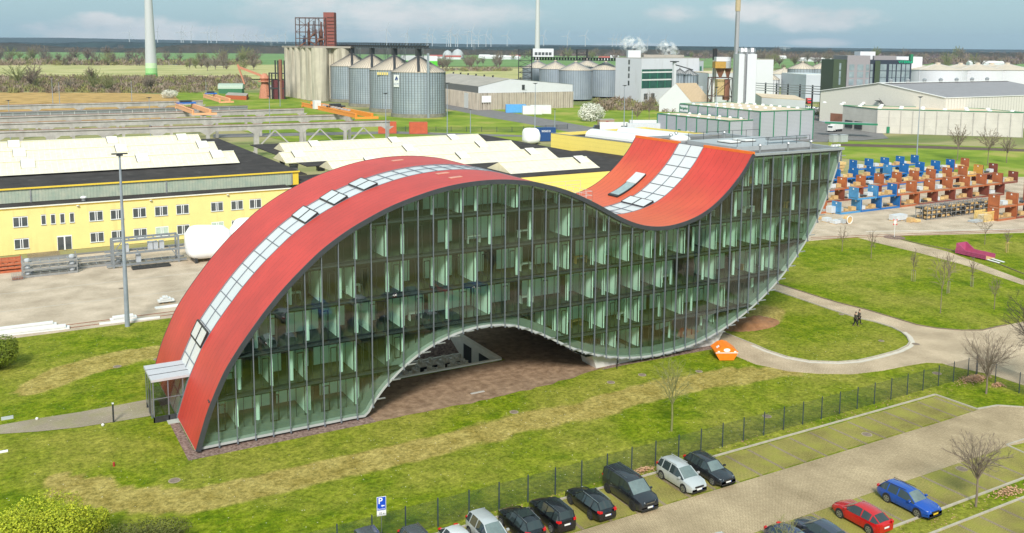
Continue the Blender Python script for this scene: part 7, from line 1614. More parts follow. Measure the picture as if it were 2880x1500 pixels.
# the row recedes to the left as seen from the lawn
hC = hz(cc[0]-Vector((_f.x, _f.y, 0)).normalized()*R0, T(1, 0, 0, 485)[1])
for i, p in enumerate(cc):
    mb = MB(); mb.lathe([(R0, 0), (R0, hC)], 28, (p.x, p.y, 0)); o = mb.build('silo_cell', M_csilo, CS); smooth_by_angle(o)
for a_, b_ in ((cc[0], cc[5]), (cc[6], cc[11]), (cc[0], cc[6])): mb = MB(); mb.beam((a_.x, a_.y, hC/2), (b_.x, b_.y, hC/2), 1.5, hC-0.5); mb.build('added_gap_wall', M_csilo, CS)  # added walls close the gaps so the joints between cells stay in shade
mb = MB(); A_, B_ = cc[0], cc[5]; lft = Vector((-_r.x, -_r.y, 0)); fw_ = (cc[5]-cc[0]).normalized(); rt = Vector((_r.x, _r.y, 0)).normalized()
pl = [cc[0]-fw_*5-rt*5.5, cc[6]-fw_*5+rt*5.5, cc[11]+fw_*5+rt*5.5, cc[5]+fw_*5-rt*5.5]; mb.prism([(p.x, p.y) for p in pl], hC+0.01, hC+1.1); mb.build('roof_slab', M_groof, CS)
FT = thing('frame_tower', 'rusty steel frame tower with pipes and a brick-red shaft on the concrete silos', 'tower', (cc[1].x, cc[1].y, hC+1.1))
Dt = D0+14; zt0 = hC+1.1; zt1 = hz(gd(Dt, 720+570/3.578), T(1, 0, 0, 180)[1]); pA, pB = gd(Dt, 720+428/3.578), gd(Dt, 720+722/3.578); dp = Vector((_f.x, _f.y, 0)).normalized()*11
M_rsteel = mat('rusty_steel', (0.10, 0.06, 0.055), 0.8, var=0.3)
mb = MB(); nb_ = 3
for i in range(nb_+1):
    for j in (0, 1):
        p = pA+(pB-pA)*(i/nb_)+dp*j; mb.beam((p.x, p.y, zt0), (p.x, p.y, zt1), 0.45, 0.45)
for z in (zt0+0.3, zt0+(zt1-zt0)*0.27, zt0+(zt1-zt0)*0.5, zt0+(zt1-zt0)*0.75, zt1):
    for j in (0, 1): p, q = pA+dp*j, pB+dp*j; mb.beam((p.x, p.y, z), (q.x, q.y, z), 0.4, 0.45)
    for i in range(nb_+1): p = pA+(pB-pA)*(i/nb_); q = p+dp; mb.beam((p.x, p.y, z), (q.x, q.y, z), 0.35, 0.4)
lv = [zt0+0.3, zt0+(zt1-zt0)*0.27, zt0+(zt1-zt0)*0.5, zt0+(zt1-zt0)*0.75, zt1]
for i in range(nb_):
    for k in range(4):
        p = pA+(pB-pA)*(i/nb_); q = pA+(pB-pA)*((i+1)/nb_); 
        if (i+k) % 2: p, q = q, p
        mb.beam((p.x, p.y, lv[k]), (q.x, q.y, lv[k+1]), 0.22, 0.22)
mb.build('frame', M_rsteel, FT)
rr_ = random.Random(9)
for k, (u, r_, z0_, z1_) in enumerate(((0.38, 1.0, 0.0, 0.85), (0.55, 1.2, 0.35, 0.9), (0.80, 1.1, 0.0, 0.85), (0.63, 0.6, 0.0, 0.6), (0.22, 0.9, 0.05, 0.38))):
    p = pA+(pB-pA)*u+dp*0.5; za, zb = zt0+(zt1-zt0)*z0_, zt0+(zt1-zt0)*z1_; mb = MB(); mb.lathe([(r_*0.7, 0), (r_, (zb-za)*0.15), (r_, (zb-za)*0.6), (r_*0.5, (zb-za)*0.75), (r_*0.5, zb-za)], 12, (p.x, p.y, za)); mb.build('vessel', (mat('rust_brown_vessel', (0.16, 0.07, 0.05), 0.8), mat('grey_vessel', (0.16, 0.17, 0.2), 0.6), mat('dark_blue_vessel', (0.02, 0.04, 0.10), 0.6))[(0, 1, 0, 0, 2)[k]], FT)
mb = MB()
for (u0, z0_, u1, z1_) in ((0.38, 0.2, 0.62, 0.05), (0.63, 0.5, 0.45, 0.3), (0.8, 0.4, 0.7, 0.12), (0.1, 0.0, 0.3, 0.15), (0.7, 0.22, 1.0, 0.25)): p = pA+(pB-pA)*u0+dp*0.3; q = pA+(pB-pA)*u1+dp*0.3; H_ = zt1-zt0; mb.tube((p.x, p.y, zt0+H_*z0_), (q.x, q.y, zt0+H_*z1_), 0.45, 8)
mb.build('pipes', M_rust, FT)
sA, sB = gd(Dt+2, 720+705/3.578), gd(Dt+2, 720+810/3.578); zs = hz(sA, T(1, 0, 0, 125)[1]); mb = MB(); v = dp*0.7; mb.prism([(p.x, p.y) for p in (sA, sB, sB+v, sA+v)], zt0, zs); sh = mb.build('shaft', mat('brick_red_cladding', (0.24, 0.075, 0.06), 0.8, var=0.15), FT)
mb = MB()
for k in range(9): z = zt0+(zs-zt0)*(k+0.5)/10; p, q = sA-dp*0.03+(sB-sA)*0.35, sB-dp*0.03; mb.beam((p.x, p.y, z), (q.x, q.y, z), 0.25, 0.25)
mb.build('ladder', M_rsteel, sh)
# white and green building behind the silos
t, h, A, B, C, D_ = corner_building('store_building', 'white building with a bright green lower band behind the nearest silo', gd(760, 1130), gd(735, 1200), gd(735, 1231), None, M_gw, None, extra=26)
for P_, Q_ in ((A, B), (B, C)): wquad(t, 'green_band', mat('bright_green', (0.08, 0.50, 0.02), 0.6), P_, Q_, 0, 1, 0, hz(B, 172)+0.0)
# small concrete hut, crane, shed beside the silos
hA = gt(0, 0, 2576, 980); 
t, h, A, B, C, D_ = corner_building('substation_hut', 'small flat-roofed concrete hut in front of the concrete silos', gt(1, 0, 85, 945), gt(1, 0, 150, 995), gt(1, 0, 278, 998), T(1, 0, 0, 905)[1], mat('beige_render', (0.50, 0.47, 0.36), 0.85, var=0.15), M_groof)
wquad(t, 'door', M_white, A, B, 0.1, 0.9, 0.3, h*0.85)
t, h, A, B, C, D_ = corner_building('brick_shed', 'low orange-red brick shed right of the pale orange crane', gt(0, 0, 2270, 1000), gt(0, 0, 2480, 1010), gt(0, 0, 2500, 985), T(0, 0, 0, 968)[1], mat('orange_brick', (0.42, 0.10, 0.04), 0.85, var=0.15), M_groof)
a, c = gt(0, 0, 2200, 945), gt(0, 0, 2435, 945); sh = thing('barrel_shed', 'green shed with a pale corrugated barrel roof behind the brick shed', 'building', (a.x, a.y, 0)); d = (c-a).normalized(); n_ = Vector((-d.y, d.x, 0)); n_ = n_ if n_.dot(_f) > 0 else -n_
W9 = 10; mb = MB(); mb.prism([(p.x, p.y) for p in (a, c, c+n_*W9, a+n_*W9)], 0, 3.4); mb.build('wall', mat('shed_green', (0.04, 0.16, 0.08), 0.7), sh); mb = MB(); vs = []; fs = []
for i in range(11): an = PI*i/10; o_ = n_*(W9/2-W9/2*math.cos(an)); z = 3.41+3.6*math.sin(an); vs += [tuple(a-d*0.5+o_+Vector((0, 0, z))), tuple(c+d*0.5+o_+Vector((0, 0, z)))]
for i in range(10): fs.append((2*i, 2*i+1, 2*i+3, 2*i+2))
fs += [tuple(range(0, 22, 2)), tuple(range(1, 22, 2))]; mb.add(vs, fs); mb.build('roof', mat('pale_green_sheet', (0.34, 0.42, 0.34), 0.5, var=0.08), sh)
# harbour crane left of the silos
P = gd(600, 720+110/3.578); HC = thing('harbour_crane', 'old salmon-coloured slewing harbour crane with its jib reaching left', 'crane', (P.x, P.y, 0)); M_sal = mat('salmon_paint', (0.48, 0.20, 0.12), 0.7, var=0.2)
zz = lambda yy_: hz(P, T(1, 0, 0, yy_)[1]); mb = MB(); mb.lathe([(4.0, 0), (3.0, zz(890)), (2.2, zz(825))], 12, (P.x, P.y, 0)); mb.build('tower', M_sal, HC)
mb = MB(); mb.lathe([(4.2, zz(825)), (4.2, zz(815)), (2.2, zz(812)), (3.4, zz(790)), (1.2, zz(740))], 10, (P.x, P.y, 0)); mb.build('cab', M_sal, HC)
mb = MB(); p = P+_r*-0.0; L0 = Vector((P.x, P.y, zz(775))); L1 = gd(600, 2440/3.578); L1 = Vector((L1.x, L1.y, hz(L1, 190))); mb.beam(L0, L1, 1.4, 1.4); L2_ = gd(600, 2420/3.578); L2_ = Vector((L2_.x, L2_.y, hz(L2_, 182))); mb.beam(L1, L2_, 1.0, 1.0); L3 = gd(600, 2485/3.578); L3 = Vector((L3.x, L3.y, hz(L3, 237))); mb.beam(L2_, L3, 0.9, 0.9); mb.build('jib', M_sal, HC)
P = gd(590, 720+268/3.578); ET = thing('loading_tower', 'narrow dark loading tower with stairs at the left end of the concrete silos', 'tower', (P.x, P.y, 0)); zz = lambda yy_: hz(P, T(1, 0, 0, yy_)[1])
mb = MB(); rt3 = _r.copy(); rt3.z = 0
for o_ in (-5.5, -1.5, 2.5): 
    for q_ in (0, 6): p = P+rt3*o_+fw_*q_; mb.beam((p.x, p.y, 0), (p.x, p.y, zz(735) if o_ < -2 else zz(610)), 0.7, 0.7)
for z in (zz(890), zz(740)): 
    for q_ in (0, 6): p, q = P+rt3*-5.5+fw_*q_, P+rt3*2.5+fw_*q_; mb.beam((p.x, p.y, z), (q.x, q.y, z), 0.6, 0.7)
mb.build('frame', M_dark, ET); mb = MB(); mb.prism([(p.x, p.y) for p in (P+rt3*-4, P+rt3*2, P+rt3*2+fw_*5, P+rt3*-4+fw_*5)], 0, zz(745)*0.75); mb.build('red_hopper', mat('dark_red_sheet', (0.11, 0.02, 0.025), 0.7), ET); mb = MB(); mb.tube((P.x, P.y, 0), (P.x, P.y, zz(600)), 1.0, 8); mb.build('elevator_pipe', M_rust, ET)
# great storage hall: white gable above ribbed concrete
M_ribc = mat('ribbed_concrete', (0.48, 0.43, 0.36), 0.9, var=0.1, scale=0.3); streaks(M_ribc, (0.15, 0.13, 0.10), 0.7, 0.6, 0.05, 0.5, 0.75)
Bc = gt(1, 0, 2235, 1110); Cc = gt(2, 0, 605, 1085); Ac = gt(1, 0, 1925, 1052); Bc.z = Cc.z = Ac.z = 0
hw = hz(Bc, T(1, 0, 0, 940)[1]); h2 = hz(Bc, T(1, 0, 0, 872)[1])
SHh = thing('storage_hall', 'great storage hall with a white gable over ribbed grey concrete walls', 'building', (Bc.x, Bc.y, 0)); Dc = Ac+(Cc-Bc); Ac = Bc+(Ac-Bc)*1.9; Dc = Ac+(Cc-Bc)
mb = MB(); mb.prism([(p.x, p.y) for p in (Ac, Bc, Cc, Dc)], 0, hw); mb.build('base_wall', M_ribc, SHh)
for (P_, Q_, n) in ((Bc, Cc, 40), (Ac, Bc, 44)):
    d = Q_-P_; nn = Vector((d.y, -d.x, 0)).normalized(); nn = nn if nn.dot(CAM-P_) > 0 else -nn; mb = MB()
    for i in range(n+1): p = P_+d*(i/n)+nn*0.35; mb.beam((p.x, p.y, 0), (p.x, p.y, hw+0.1), 0.55, 0.8, up=(nn.x, nn.y, 0))
    tag(mb.build('ribs', M_ribc, SHh), kind='stuff')
apx = Bc+(Cc-Bc)*0.32; apz = hz(apx, T(2, 0, 0, 795)[1]); rz2 = hz(Cc, T(2, 0, 0, 850)[1])
mb = MB(); bk = Ac-Bc; z_ = lambda v, z: Vector((v.x, v.y, z)); nn = -bk.normalized()*0.25
mb.add([z_(Bc+nn, hw), z_(Cc+nn, hw), z_(Cc+nn, rz2), z_(apx+nn, apz), z_(Bc+nn, h2)], [(0, 1, 2, 3, 4)]); mb.build('gable', M_gw, SHh)
mb = MB(); mb.add([z_(Ac, hw), z_(Bc, hw), z_(Bc, h2), z_(Ac, h2)], [(0, 1, 2, 3)]); mb.build('upper_side', mat('dark_grey_sheet', (0.17, 0.17, 0.17), 0.6, var=0.1), SHh)
mb = MB(); mb.add([z_(Bc+nn*2, h2+0.05), z_(apx+nn*2, apz+0.1), z_(apx+bk, apz+0.1), z_(Ac, h2+0.05), z_(Cc+nn*2, rz2+0.05), z_(Dc, rz2+0.05)], [(0, 1, 2, 3), (1, 4, 5, 2)]); mb.build('roof', M_groof, SHh)
wquad(SHh, 'sign_board', M_swhite, Bc, Cc, 0.03, 0.125, hw*0.45, hw*0.85, 1.0); wquad(SHh, 'tall_door', M_white, Ac, Bc, 0.80, 0.87, 0.2, hw*0.95, 1.0); wquad(SHh, 'landing', M_galv, Bc, Cc, 0.44, 0.49, hw+1.2, hw+1.5, 1.8); wquad(SHh, 'door_hatch', M_dark, Bc, Cc, 0.45, 0.48, hw+1.5, hw+4.2, 0.3)
for k in range(6): u = 0.25+0.14*k; p = apx+bk*u; mb = MB(); mb.lathe([(0.5, apz-0.2), (0.5, apz+0.9), (0.8, apz+1.1)], 8, (p.x, p.y, 0)); mb.build('ridge_vent', M_dark, SHh)
# containers and cabins
def box_container(label, P, rz, L_, W_, H_, mt, group=None, name='container', cat='container', doors=False, z=0):
    t = thing(name, label, cat, (P[0], P[1], z), rz, group); mb = MB(); mb.box(0.06, 0.06, 0.1, L_-0.06, W_-0.06, H_-0.05)
    n = int(L_/0.6)
    for i in range(n): x = 0.2+i*(L_-0.5)/n; mb.box(x, 0.0, 0.2, x+0.28, 0.06, H_-0.2); mb.box(x, W_-0.06, 0.2, x+0.28, W_, H_-0.2)
    for x in (0, L_-0.15):
        for y in (-0.01, W_-0.14): mb.box(x, y, 0, x+0.15, y+0.15, H_)
    mb.build('body', mt, t, local=True); mb = MB(); mb.box(0, 0, H_-0.04, L_, W_, H_+0.02); mb.build('roof', M_galv if doors else mt, t, local=True)
    mb = MB(); mb.box(L_-0.05, 0.2, 0.2, L_+0.03, W_/2-0.03, H_-0.2); mb.box(L_-0.05, W_/2+0.03, 0.2, L_+0.03, W_-0.2, H_-0.2); mb.build('doors', mt, t, local=True); return t
M_cred = mat('container_red', (0.50, 0.10, 0.045), 0.6, var=0.15, scale=0.6)
P = gt(1, 0, 1232, 1342); box_container('red shipping container, left of the two behind the cream roofs', (P.x-1, P.y-2.5), -0.35, 7, 2.6, 4.6, M_cred, 'red shipping containers'); P = gt(1, 1, 1545, 10); box_container('red shipping container, right of the two behind the cream roofs', (P.x, P.y), -0.35, 7, 2.6, 4.6, M_cred, 'red shipping containers')
P = gt(2, 1, 250, 85); t = box_container('dark blue shipping container with white lettering beside the tall yellow hall', (P.x, P.y), -0.35, 7, 2.5, 5.0, mat('container_navy', (0.01, 0.06, 0.2), 0.6), 'blue containers')
text_mesh('seaco', 'lettering', M_swhite, t, Matrix.Translation((3.4, -0.05, 3.9)) @ Matrix.Rotation(PI/2, 4, 'X'), 1.5, 0.01)
P = gt(2, 1, 190, 110); wrapped('white domed tarpaulin load left of the dark blue container', (P.x, P.y), 6, 5, 5.5, 0, 9, z=0.2)
for k, (c, r, x0, y0, L_, H_, mt, lab) in enumerate(((1, 0, 2515, 1130, 5, 3.0, M_cred, 'dark red end container of the cabin row'), (2, 0, -60, 1138, 6.5, 3.4, mat('cabin_blue', (0.10, 0.36, 0.70), 0.5), 'light blue site cabin beside the storage hall'), (2, 0, 110, 1155, 6, 3.4, M_white, 'white site cabin with a window beside the light blue one'), (2, 0, 190, 1150, 6.5, 3.5, M_white, 'white site cabin at the right end of the row'))):
    P = gt(c, r, x0, y0); box_container(lab, (P.x, P.y), -0.42, L_*1.6, 4, H_*1.25, mt, 'site cabins', 'site_cabin', 'cabin')
# ================================================================ industry beyond, right half
def roof_building(name, label, pts, z, wall_mt, roof_mt, trim=None, cat='building', z0=0.0):
    R_ = [gt(*p, z) for p in pts]; A, B, C = R_[:3]; D_ = A+C-B; t = thing(name, label, cat, (B.x, B.y, z0))
    mb = MB(); mb.prism([(p.x, p.y) for p in (A, B, C, D_)], z0, z); mb.build('wall', wall_mt, t); mb = MB(); mb.prism([(p.x, p.y) for p in (A, B, C, D_)], z+0.01, z+0.2); mb.build('roof', roof_mt, t)
    if trim:
        mb = MB(); P_ = [Vector((p.x, p.y, z+0.25)) for p in (A, B, C, D_)]
        for i in range(4): mb.beam(P_[i], P_[(i+1) % 4], 0.35, 0.3)
        mb.build('roof_edge', trim, t)
    return t, Vector((A.x, A.y, 0)), Vector((B.x, B.y, 0)), Vector((C.x, C.y, 0)), Vector((D_.x, D_.y, 0))
def posts(parent, name, mt, P_, Q_, n, z0, z1, w_=0.3):
    d = Q_-P_; nn = Vector((d.y, -d.x, 0)).normalized(); nn = nn if nn.dot(CAM-P_) > 0 else -nn
    for i in range(n+1): p = P_+d*(i/n)+nn*0.1; mb = MB(); mb.beam((p.x, p.y, z0), (p.x, p.y, z1), w_, 0.2, up=(nn.x, nn.y, 0)); mb.build(name, mt, parent)
def domes(parent, A, B, C, z, nu, nv, r_, mt=None, u0=0.05, v0=0.15, v1=0.85):
    for i in range(nu):
        for j in range(nv): p = B+(A-B)*(v0+(v1-v0)*j/max(1, nv-1))+(C-B)*(u0+(0.95-u0)*i/max(1, nu-1)); mb = MB(); mb.lathe([(r_, 0), (r_*0.9, r_*0.5), (r_*0.5, r_*0.8), (0.02, r_*0.9)], 8, (p.x, p.y, z)); mb.build('roof_dome', mt or M_lamp, parent)
# low grey halls with green frames
t, A, B, C, D_ = roof_building('grey_hall', 'lower grey corrugated hall with green frames and a tan roof', [(2, 0, 1465, 1150), (2, 0, 2190, 1225), (2, 0, 2435, 1215)], 7.6, M_grsheet, M_tanroof, M_green)
posts(t, 'green_frame', M_green, A, B, 7, 0, 7.6); posts(t, 'green_frame', M_green, B, C, 2, 0, 7.6); domes(t, A, B, C, 7.8, 2, 6, 0.7); wquad(t, 'green_door', M_green, A, B, 0.31, 0.35, 0, 2.6, 0.12); wquad(t, 'white_door', M_white, A, B, 0.43, 0.47, 0, 2.4, 0.12); wquad(t, 'white_door', M_white, A, B, 0.50, 0.54, 0, 2.4, 0.12)
t, A, B, C, D_ = roof_building('grey_hall', 'taller grey corrugated hall with a small green company name', [(2, 0, 1690, 1050), (2, 0, 2500, 1130), (3, 0, 460, 1110)], 11.0, M_grsheet, M_tanroof, M_green)
posts(t, 'green_frame', M_green, A, B, 8, 0, 11); posts(t, 'green_frame', M_green, B, C, 4, 0, 11); domes(t, A, B, C, 11.2, 3, 8, 0.8)
wquad(t, 'name_board', M_swhite, A, B, 0.005, 0.118, 8.1, 10.7, 0.16)
d = (B-A).normalized(); nn = Vector((d.y, -d.x, 0)); nn = nn if nn.dot(CAM-A) > 0 else -nn; o_ = A+(B-A)*0.062+nn*0.24+Vector((0, 0, 9.6)); Mx = Matrix((d, Vector((0, 0, 1)), d.cross(Vector((0, 0, 1))))).transposed().to_4x4(); Mx.translation = o_-Vector((B.x, B.y, 0))
tx = text_mesh('Bergelen', 'lettering', M_green, t, Mx, 1.5, 0.02, 0.02)
# rear ribbed silos
M_silo2 = mat('ribbed_silo_steel', (0.26, 0.31, 0.37), 0.45, metal=0.2, col2=(0.36, 0.41, 0.46), scale=0.15)
for D, xc, yt, lab in ((600, 627, 705, 'front ribbed silo with a beige roof beside the white plant'), (640, 424, 692, 'ribbed silo left of the front one'), (680, 247, 682, 'leftmost ribbed silo under the white penthouse'), (635, 925, 700, 'ribbed silo tucked against the white plant wall'), (650, 740, 672, 'ribbed silo standing in the second line behind the front one')):
    c = gd(D, 1440+xc/3.578); h = hz(c, T(2, 0, 0, yt)[1]); s_ = silo('ribbed_silo', lab, c, 10.7, h, 4.8, mat('silo_rib', (0.18, 0.2, 0.22), 0.5), M_silo2, 44, None, 'ribbed silos', 32, base=False)
def frame_box(name, label, P, w_, d_, z0, z1, mt, nz=3, cat='frame tower'):
    t = thing(name, label, cat, (P.x, P.y, z0)); mb = MB(); r2 = Vector((_r.x, _r.y, 0)).normalized(); f2 = Vector((_f.x, _f.y, 0)).normalized(); cn = [P-r2*w_/2, P+r2*w_/2, P+r2*w_/2+f2*d_, P-r2*w_/2+f2*d_]
    for p in cn: mb.beam((p.x, p.y, z0), (p.x, p.y, z1), 0.4, 0.4)
    for k in range(nz+1):
        z = z0+(z1-z0)*k/nz
        for i in range(4): p, q = cn[i], cn[(i+1) % 4]; mb.beam((p.x, p.y, z), (q.x, q.y, z), 0.3, 0.3); (k < nz) and mb.beam((p.x, p.y, z), (q.x, q.y, z+(z1-z0)/nz), 0.22, 0.22)
    mb.build('frame', mt, t); return t, r2, f2
P = gd(630, 1440+600/3.578); zg = hz(P, T(2, 0, 0, 610)[1]); GA = thing('silo_gallery', 'dark conveyor bridge over the ribbed silos with a white penthouse', 'gallery', (P.x, P.y, zg))
a, c = gd(650, 1440+190/3.578), gd(625, 1440+1015/3.578); mb = MB()
for z in (0, 1.8): mb.beam((a.x, a.y, zg+z), (c.x, c.y, zg+z), 2.2, 0.35)
for i in range(30): p = a+(c-a)*(i/29); mb.beam((p.x, p.y, zg), (p.x, p.y, zg+1.8), 0.2, 2.0)
mb.build('bridge', M_dark, GA)
def front_box(parent, name, mt, D, x0, x1, y0, y1, depth, c=2, r=0):   # box facing the camera, measured in tile pixels
    A, B = gd(D, c*720+x0/3.578), gd(D, c*720+x1/3.578); f2 = Vector((_f.x, _f.y, 0)).normalized()*depth; zt_, zb = hz(A, T(c, r, 0, y0)[1]), (hz(A, T(c, r, 0, y1)[1]) if y1 else 0.0)
    mb = MB(); mb.prism([(p.x, p.y) for p in (A, B, B+f2, A+f2)], zb, zt_); return mb.build(name, mt, parent), A, B, zb, zt_
ph, A, B, z0, z1 = front_box(GA, 'penthouse', M_gw, 640, 200, 405, 490, 572, 9)
for k in range(5): wquad(ph, 'window', M_win, A, B, 0.09+0.17*k, 0.22+0.17*k, z0+(z1-z0)*0.2, z0+(z1-z0)*0.55, 0.1)
frame_box('lattice_tower', 'dark lattice tower left of the ribbed silos', gd(650, 1440+125/3.578), 9, 8, 0, hz(gd(650, 1475), T(2, 0, 0, 495)[1]), M_dark, 8); frame_box('lattice_tower', 'open dark frame above the second line of ribbed silos', gd(655, 1440+690/3.578), 7, 7, zg, hz(gd(655, 1632), T(2, 0, 0, 498)[1]), M_dark, 2)
# white plant
def pl_b(name, label, D, xs_, yt, ybot, wall, roof, dA=25, dC=40, c=2, r=0, trim=None):   # two visible faces: x left, corner, right
    A, B, C = gd(D+dA, c*720+xs_[0]/3.578), gd(D, c*720+xs_[1]/3.578), gd(D+dC, c*720+xs_[2]/3.578); h = hz(B, T(c, r, 0, yt)[1]); Dd = A+C-B
    t = thing(name, label, 'building', (B.x, B.y, 0)); mb = MB(); mb.prism([(p.x, p.y) for p in (A, B, C, Dd)], 0, h); mb.build('wall', wall, t); mb = MB(); mb.prism([(p.x, p.y) for p in (A, B, C, Dd)], h+0.01, h+0.4); mb.build('roof', roof, t); return t, A, B, C, h
t, A, B, C, h = pl_b('plant_building', 'big white plant building with a large dark green glazed opening', 560, (1022, 1280, 1850), 590, 0, mat('white_cladding', (0.60, 0.61, 0.65), 0.5, var=0.04, scale=0.05), M_groof, 22, 30)
streaks(MATS['white_cladding'], (0.35, 0.34, 0.32), 0.4, 0.3, 0.05, 0.6, 0.8)
za, zb = hz(B, T(2, 0, 0, 892)[1]), hz(B, T(2, 0, 0, 700)[1]); g_ = wquad(t, 'glazed_opening', M_dgl, B, C, 0.01, 0.53, za, zb, 0.1)
for u in (0.01, 0.14, 0.27, 0.40, 0.53): wquad(g_, 'glazing_bar', M_green, B, C, u-0.004, u+0.004, za, zb, 0.2)
for yy_ in (805, 728): z = hz(B, T(2, 0, 0, yy_)[1]); wquad(g_, 'white_beam', M_white, B, C, 0.01, 0.53, z-0.5, z+0.3, 0.25)
for k, yy_ in enumerate((630, 700, 770, 845)): z = hz(B, T(2, 0, 0, yy_)[1]); wquad(t, 'window', M_win, A, B, 0.50, 0.56, z-1.4, z+1.4, 0.08)
for u in (0.05, 0.17): wquad(t, 'low_window', M_win, B, C, u, u+0.06, 3, 6.5, 0.08)
front_box(t, 'roof_tower', M_gw, 572, 1143, 1270, 508, 585, 8); front_box(t, 'roof_structure', M_groof, 590, 1300, 1700, 552, 592, 10)
# A-frame store
D = 500; P0, P1 = gd(D, 1440+1465/3.578), gd(D-4, 1440+1785/3.578); bk = Vector((_f.x, _f.y, 0)).normalized()*6+Vector((_r.x, _r.y, 0)).normalized()*12
t = thing('gabled_store', 'steep white gabled store with a tan sheet roof, by the small silos', 'building', (P0.x, P0.y, 0)); za = hz(P0, T(2, 0, 0, 1000)[1]); zp = hz(P0, T(2, 0, 0, 838)[1]); z1 = hz(P1, T(2, 0, 0, 1030)[1]); ap = P0+(P1-P0)*0.5
V3 = lambda p, z: (p.x, p.y, z)
mb = MB(); mb.add([V3(P0, 0), V3(P1, 0), V3(P1, z1), V3(ap, zp), V3(P0, za), V3(P0+bk, 0), V3(P1+bk, 0), V3(P1+bk, z1), V3(ap+bk, zp), V3(P0+bk, za)], [(0, 1, 2, 3, 4), (5, 9, 8, 7, 6), (0, 4, 9, 5), (1, 6, 7, 2)]); mb.build('wall', M_gw, t)
M_tsheet = mat('tan_ribbed_sheet', (0.50, 0.38, 0.25), 0.7, var=0.1); seams(M_tsheet, 0, 0.9, 0.2, 0.7)
mb = MB(); mb.add([V3(P1, z1+.1), V3(P1+bk, z1+.1), V3(ap+bk, zp+.1), V3(ap, zp+.1), V3(P0, za+.1), V3(P0+bk, za+.1)], [(0, 1, 2, 3), (3, 2, 5, 4)]); mb.build('roof', M_tsheet, t)
for k, (xc, yt) in enumerate(((1662, 750), (1757, 755))):
    c = gd(540, 1440+xc/3.578); s_ = silo('feed_silo', '%s of the two slim grey silos behind the gabled store' % ('left', 'right')[k], c, 5.0 if k else 4.4, hz(c, T(2, 0, 0, yt)[1]), 3.0, M_dark, M_silo2, 18, mat('grey_cone', (0.3, 0.3, 0.3), 0.5), 'slim grey silos', 20, base=False)
P = gd(530, 1440+1607/3.578); t = thing('elevator_mast', 'thin white elevator mast with a platform beside the slim silos', 'mast', (P.x, P.y, 0)); z = hz(P, T(2, 0, 0, 625)[1]); mb = MB(); mb.beam((P.x, P.y, 0), (P.x, P.y, z), 1.6, 1.6); mb.build('mast', M_gw, t); mb = MB(); mb.box(P.x-2, P.y-1.5, z, P.x+2, P.y+1.5, z+0.5); q = gd(532, 1440+1790/3.578); z2 = hz(q, T(2, 0, 0, 705)[1]); mb.beam((P.x, P.y, z2+3), (q.x, q.y, z2), 1.5, 0.5); mb.build('platform', M_dark, t)
t, A, B, C, h = pl_b('grey_works', 'grey works building with a tan mono-pitch roof right of the slim silos', 545, (1800, 1945, 2245), 742, 0, M_gw, M_tanroof, 30, 16)
wquad(t, 'green_corner', M_green, B, C, -0.005, 0.01, 0, h, 0.1); front_box(t, 'duct', M_greyb, 520, 1840, 1895, 870, 1000, 4)
t, A, B, C, h = pl_b('plant_annex', 'white annex with one small green window behind the plant', 600, (1700, 1850, 1895), 618, 0, M_gw, M_groof, 20, 8); wquad(t, 'green_window', M_green, B, C, 0.2, 0.6, h-6, h-3.2, 0.1)
# filter hopper and its frame, stacks
P = gd(480, 1440+2085/3.578); zt_, zm = hz(P, T(2, 0, 0, 785)[1]), hz(P, T(2, 0, 0, 620)[1]); t, r2, f2 = frame_box('filter_tower', 'rusty filter tower with an ochre hopper on an open steel frame', P, 10.5, 9, 0, zt_, M_rsteel, 2)
front_box(t, 'hopper_box', mat('ochre_sheet', (0.45, 0.26, 0.05), 0.7, var=0.2), 480, 2012, 2118, 622, 688, 7); front_box(t, 'grey_box', M_greyb, 480.5, 2119, 2168, 622, 688, 7); front_box(t, 'top_box', M_gw, 482, 2022, 2165, 575, 619, 6)
for k, xc in enumerate((2065, 2140)):
    c = gd(484, 1440+xc/3.578); zh = hz(c, T(2, 0, 0, 689)[1]); mb = MB(); mb.lathe([(0.8, zt_), (3.4-k, zh)], 4, (c.x, c.y, 0)); mb.build('cone', M_rust, t)
front_box(t, 'tank', mat('ochre_tank', (0.50, 0.38, 0.18), 0.7, var=0.2), 482, 2040, 2108, 800, 960, 6); front_box(t, 'rust_column', M_rust, 481, 2115, 2165, 800, 1010, 5)
def stack(label, D, x0, x1, ytop, mt, cap=None, sq=True):
    A, B = gd(D, 1440+x0/3.578), gd(D, 1440+x1/3.578); c = (A+B)/2; r_ = (B-A).length/2; h = hz(c, ytop) if ytop > -50 else 75
    t = thing('chimney', label, 'chimney', (c.x, c.y, 0)); mb = MB(); mb.lathe([(r_*1.1, 0), (r_, h*0.6), (r_*0.9, h-(6 if cap else 0))], 12, (c.x, c.y, 0)); mb.build('shaft', mt, t)
    if cap: mb = MB(); mb.lathe([(r_*1.1, h-5.9), (r_*1.1, h)], 12, (c.x, c.y, 0)); mb.build('cap', cap, t)
    mb = MB(); mb.beam((c.x-r_*1.2, c.y-r_*0.6, 0), (c.x-r_*1.2, c.y-r_*0.6, h-7), 0.25, 0.25); mb.build('ladder', M_galv, t)
    return t
stack('tall slim grey chimney with a tan top, cut by the upper picture edge', 470, 2193, 2240, -2, mat('chimney_grey', (0.33, 0.335, 0.35), 0.7, var=0.08), mat('tan_cap', (0.45, 0.36, 0.22), 0.7)); stack('short white chimney with a black top left of the filter tower', 490, 1984, 2026, T(2, 0, 0, 490)[1], M_white, M_black)
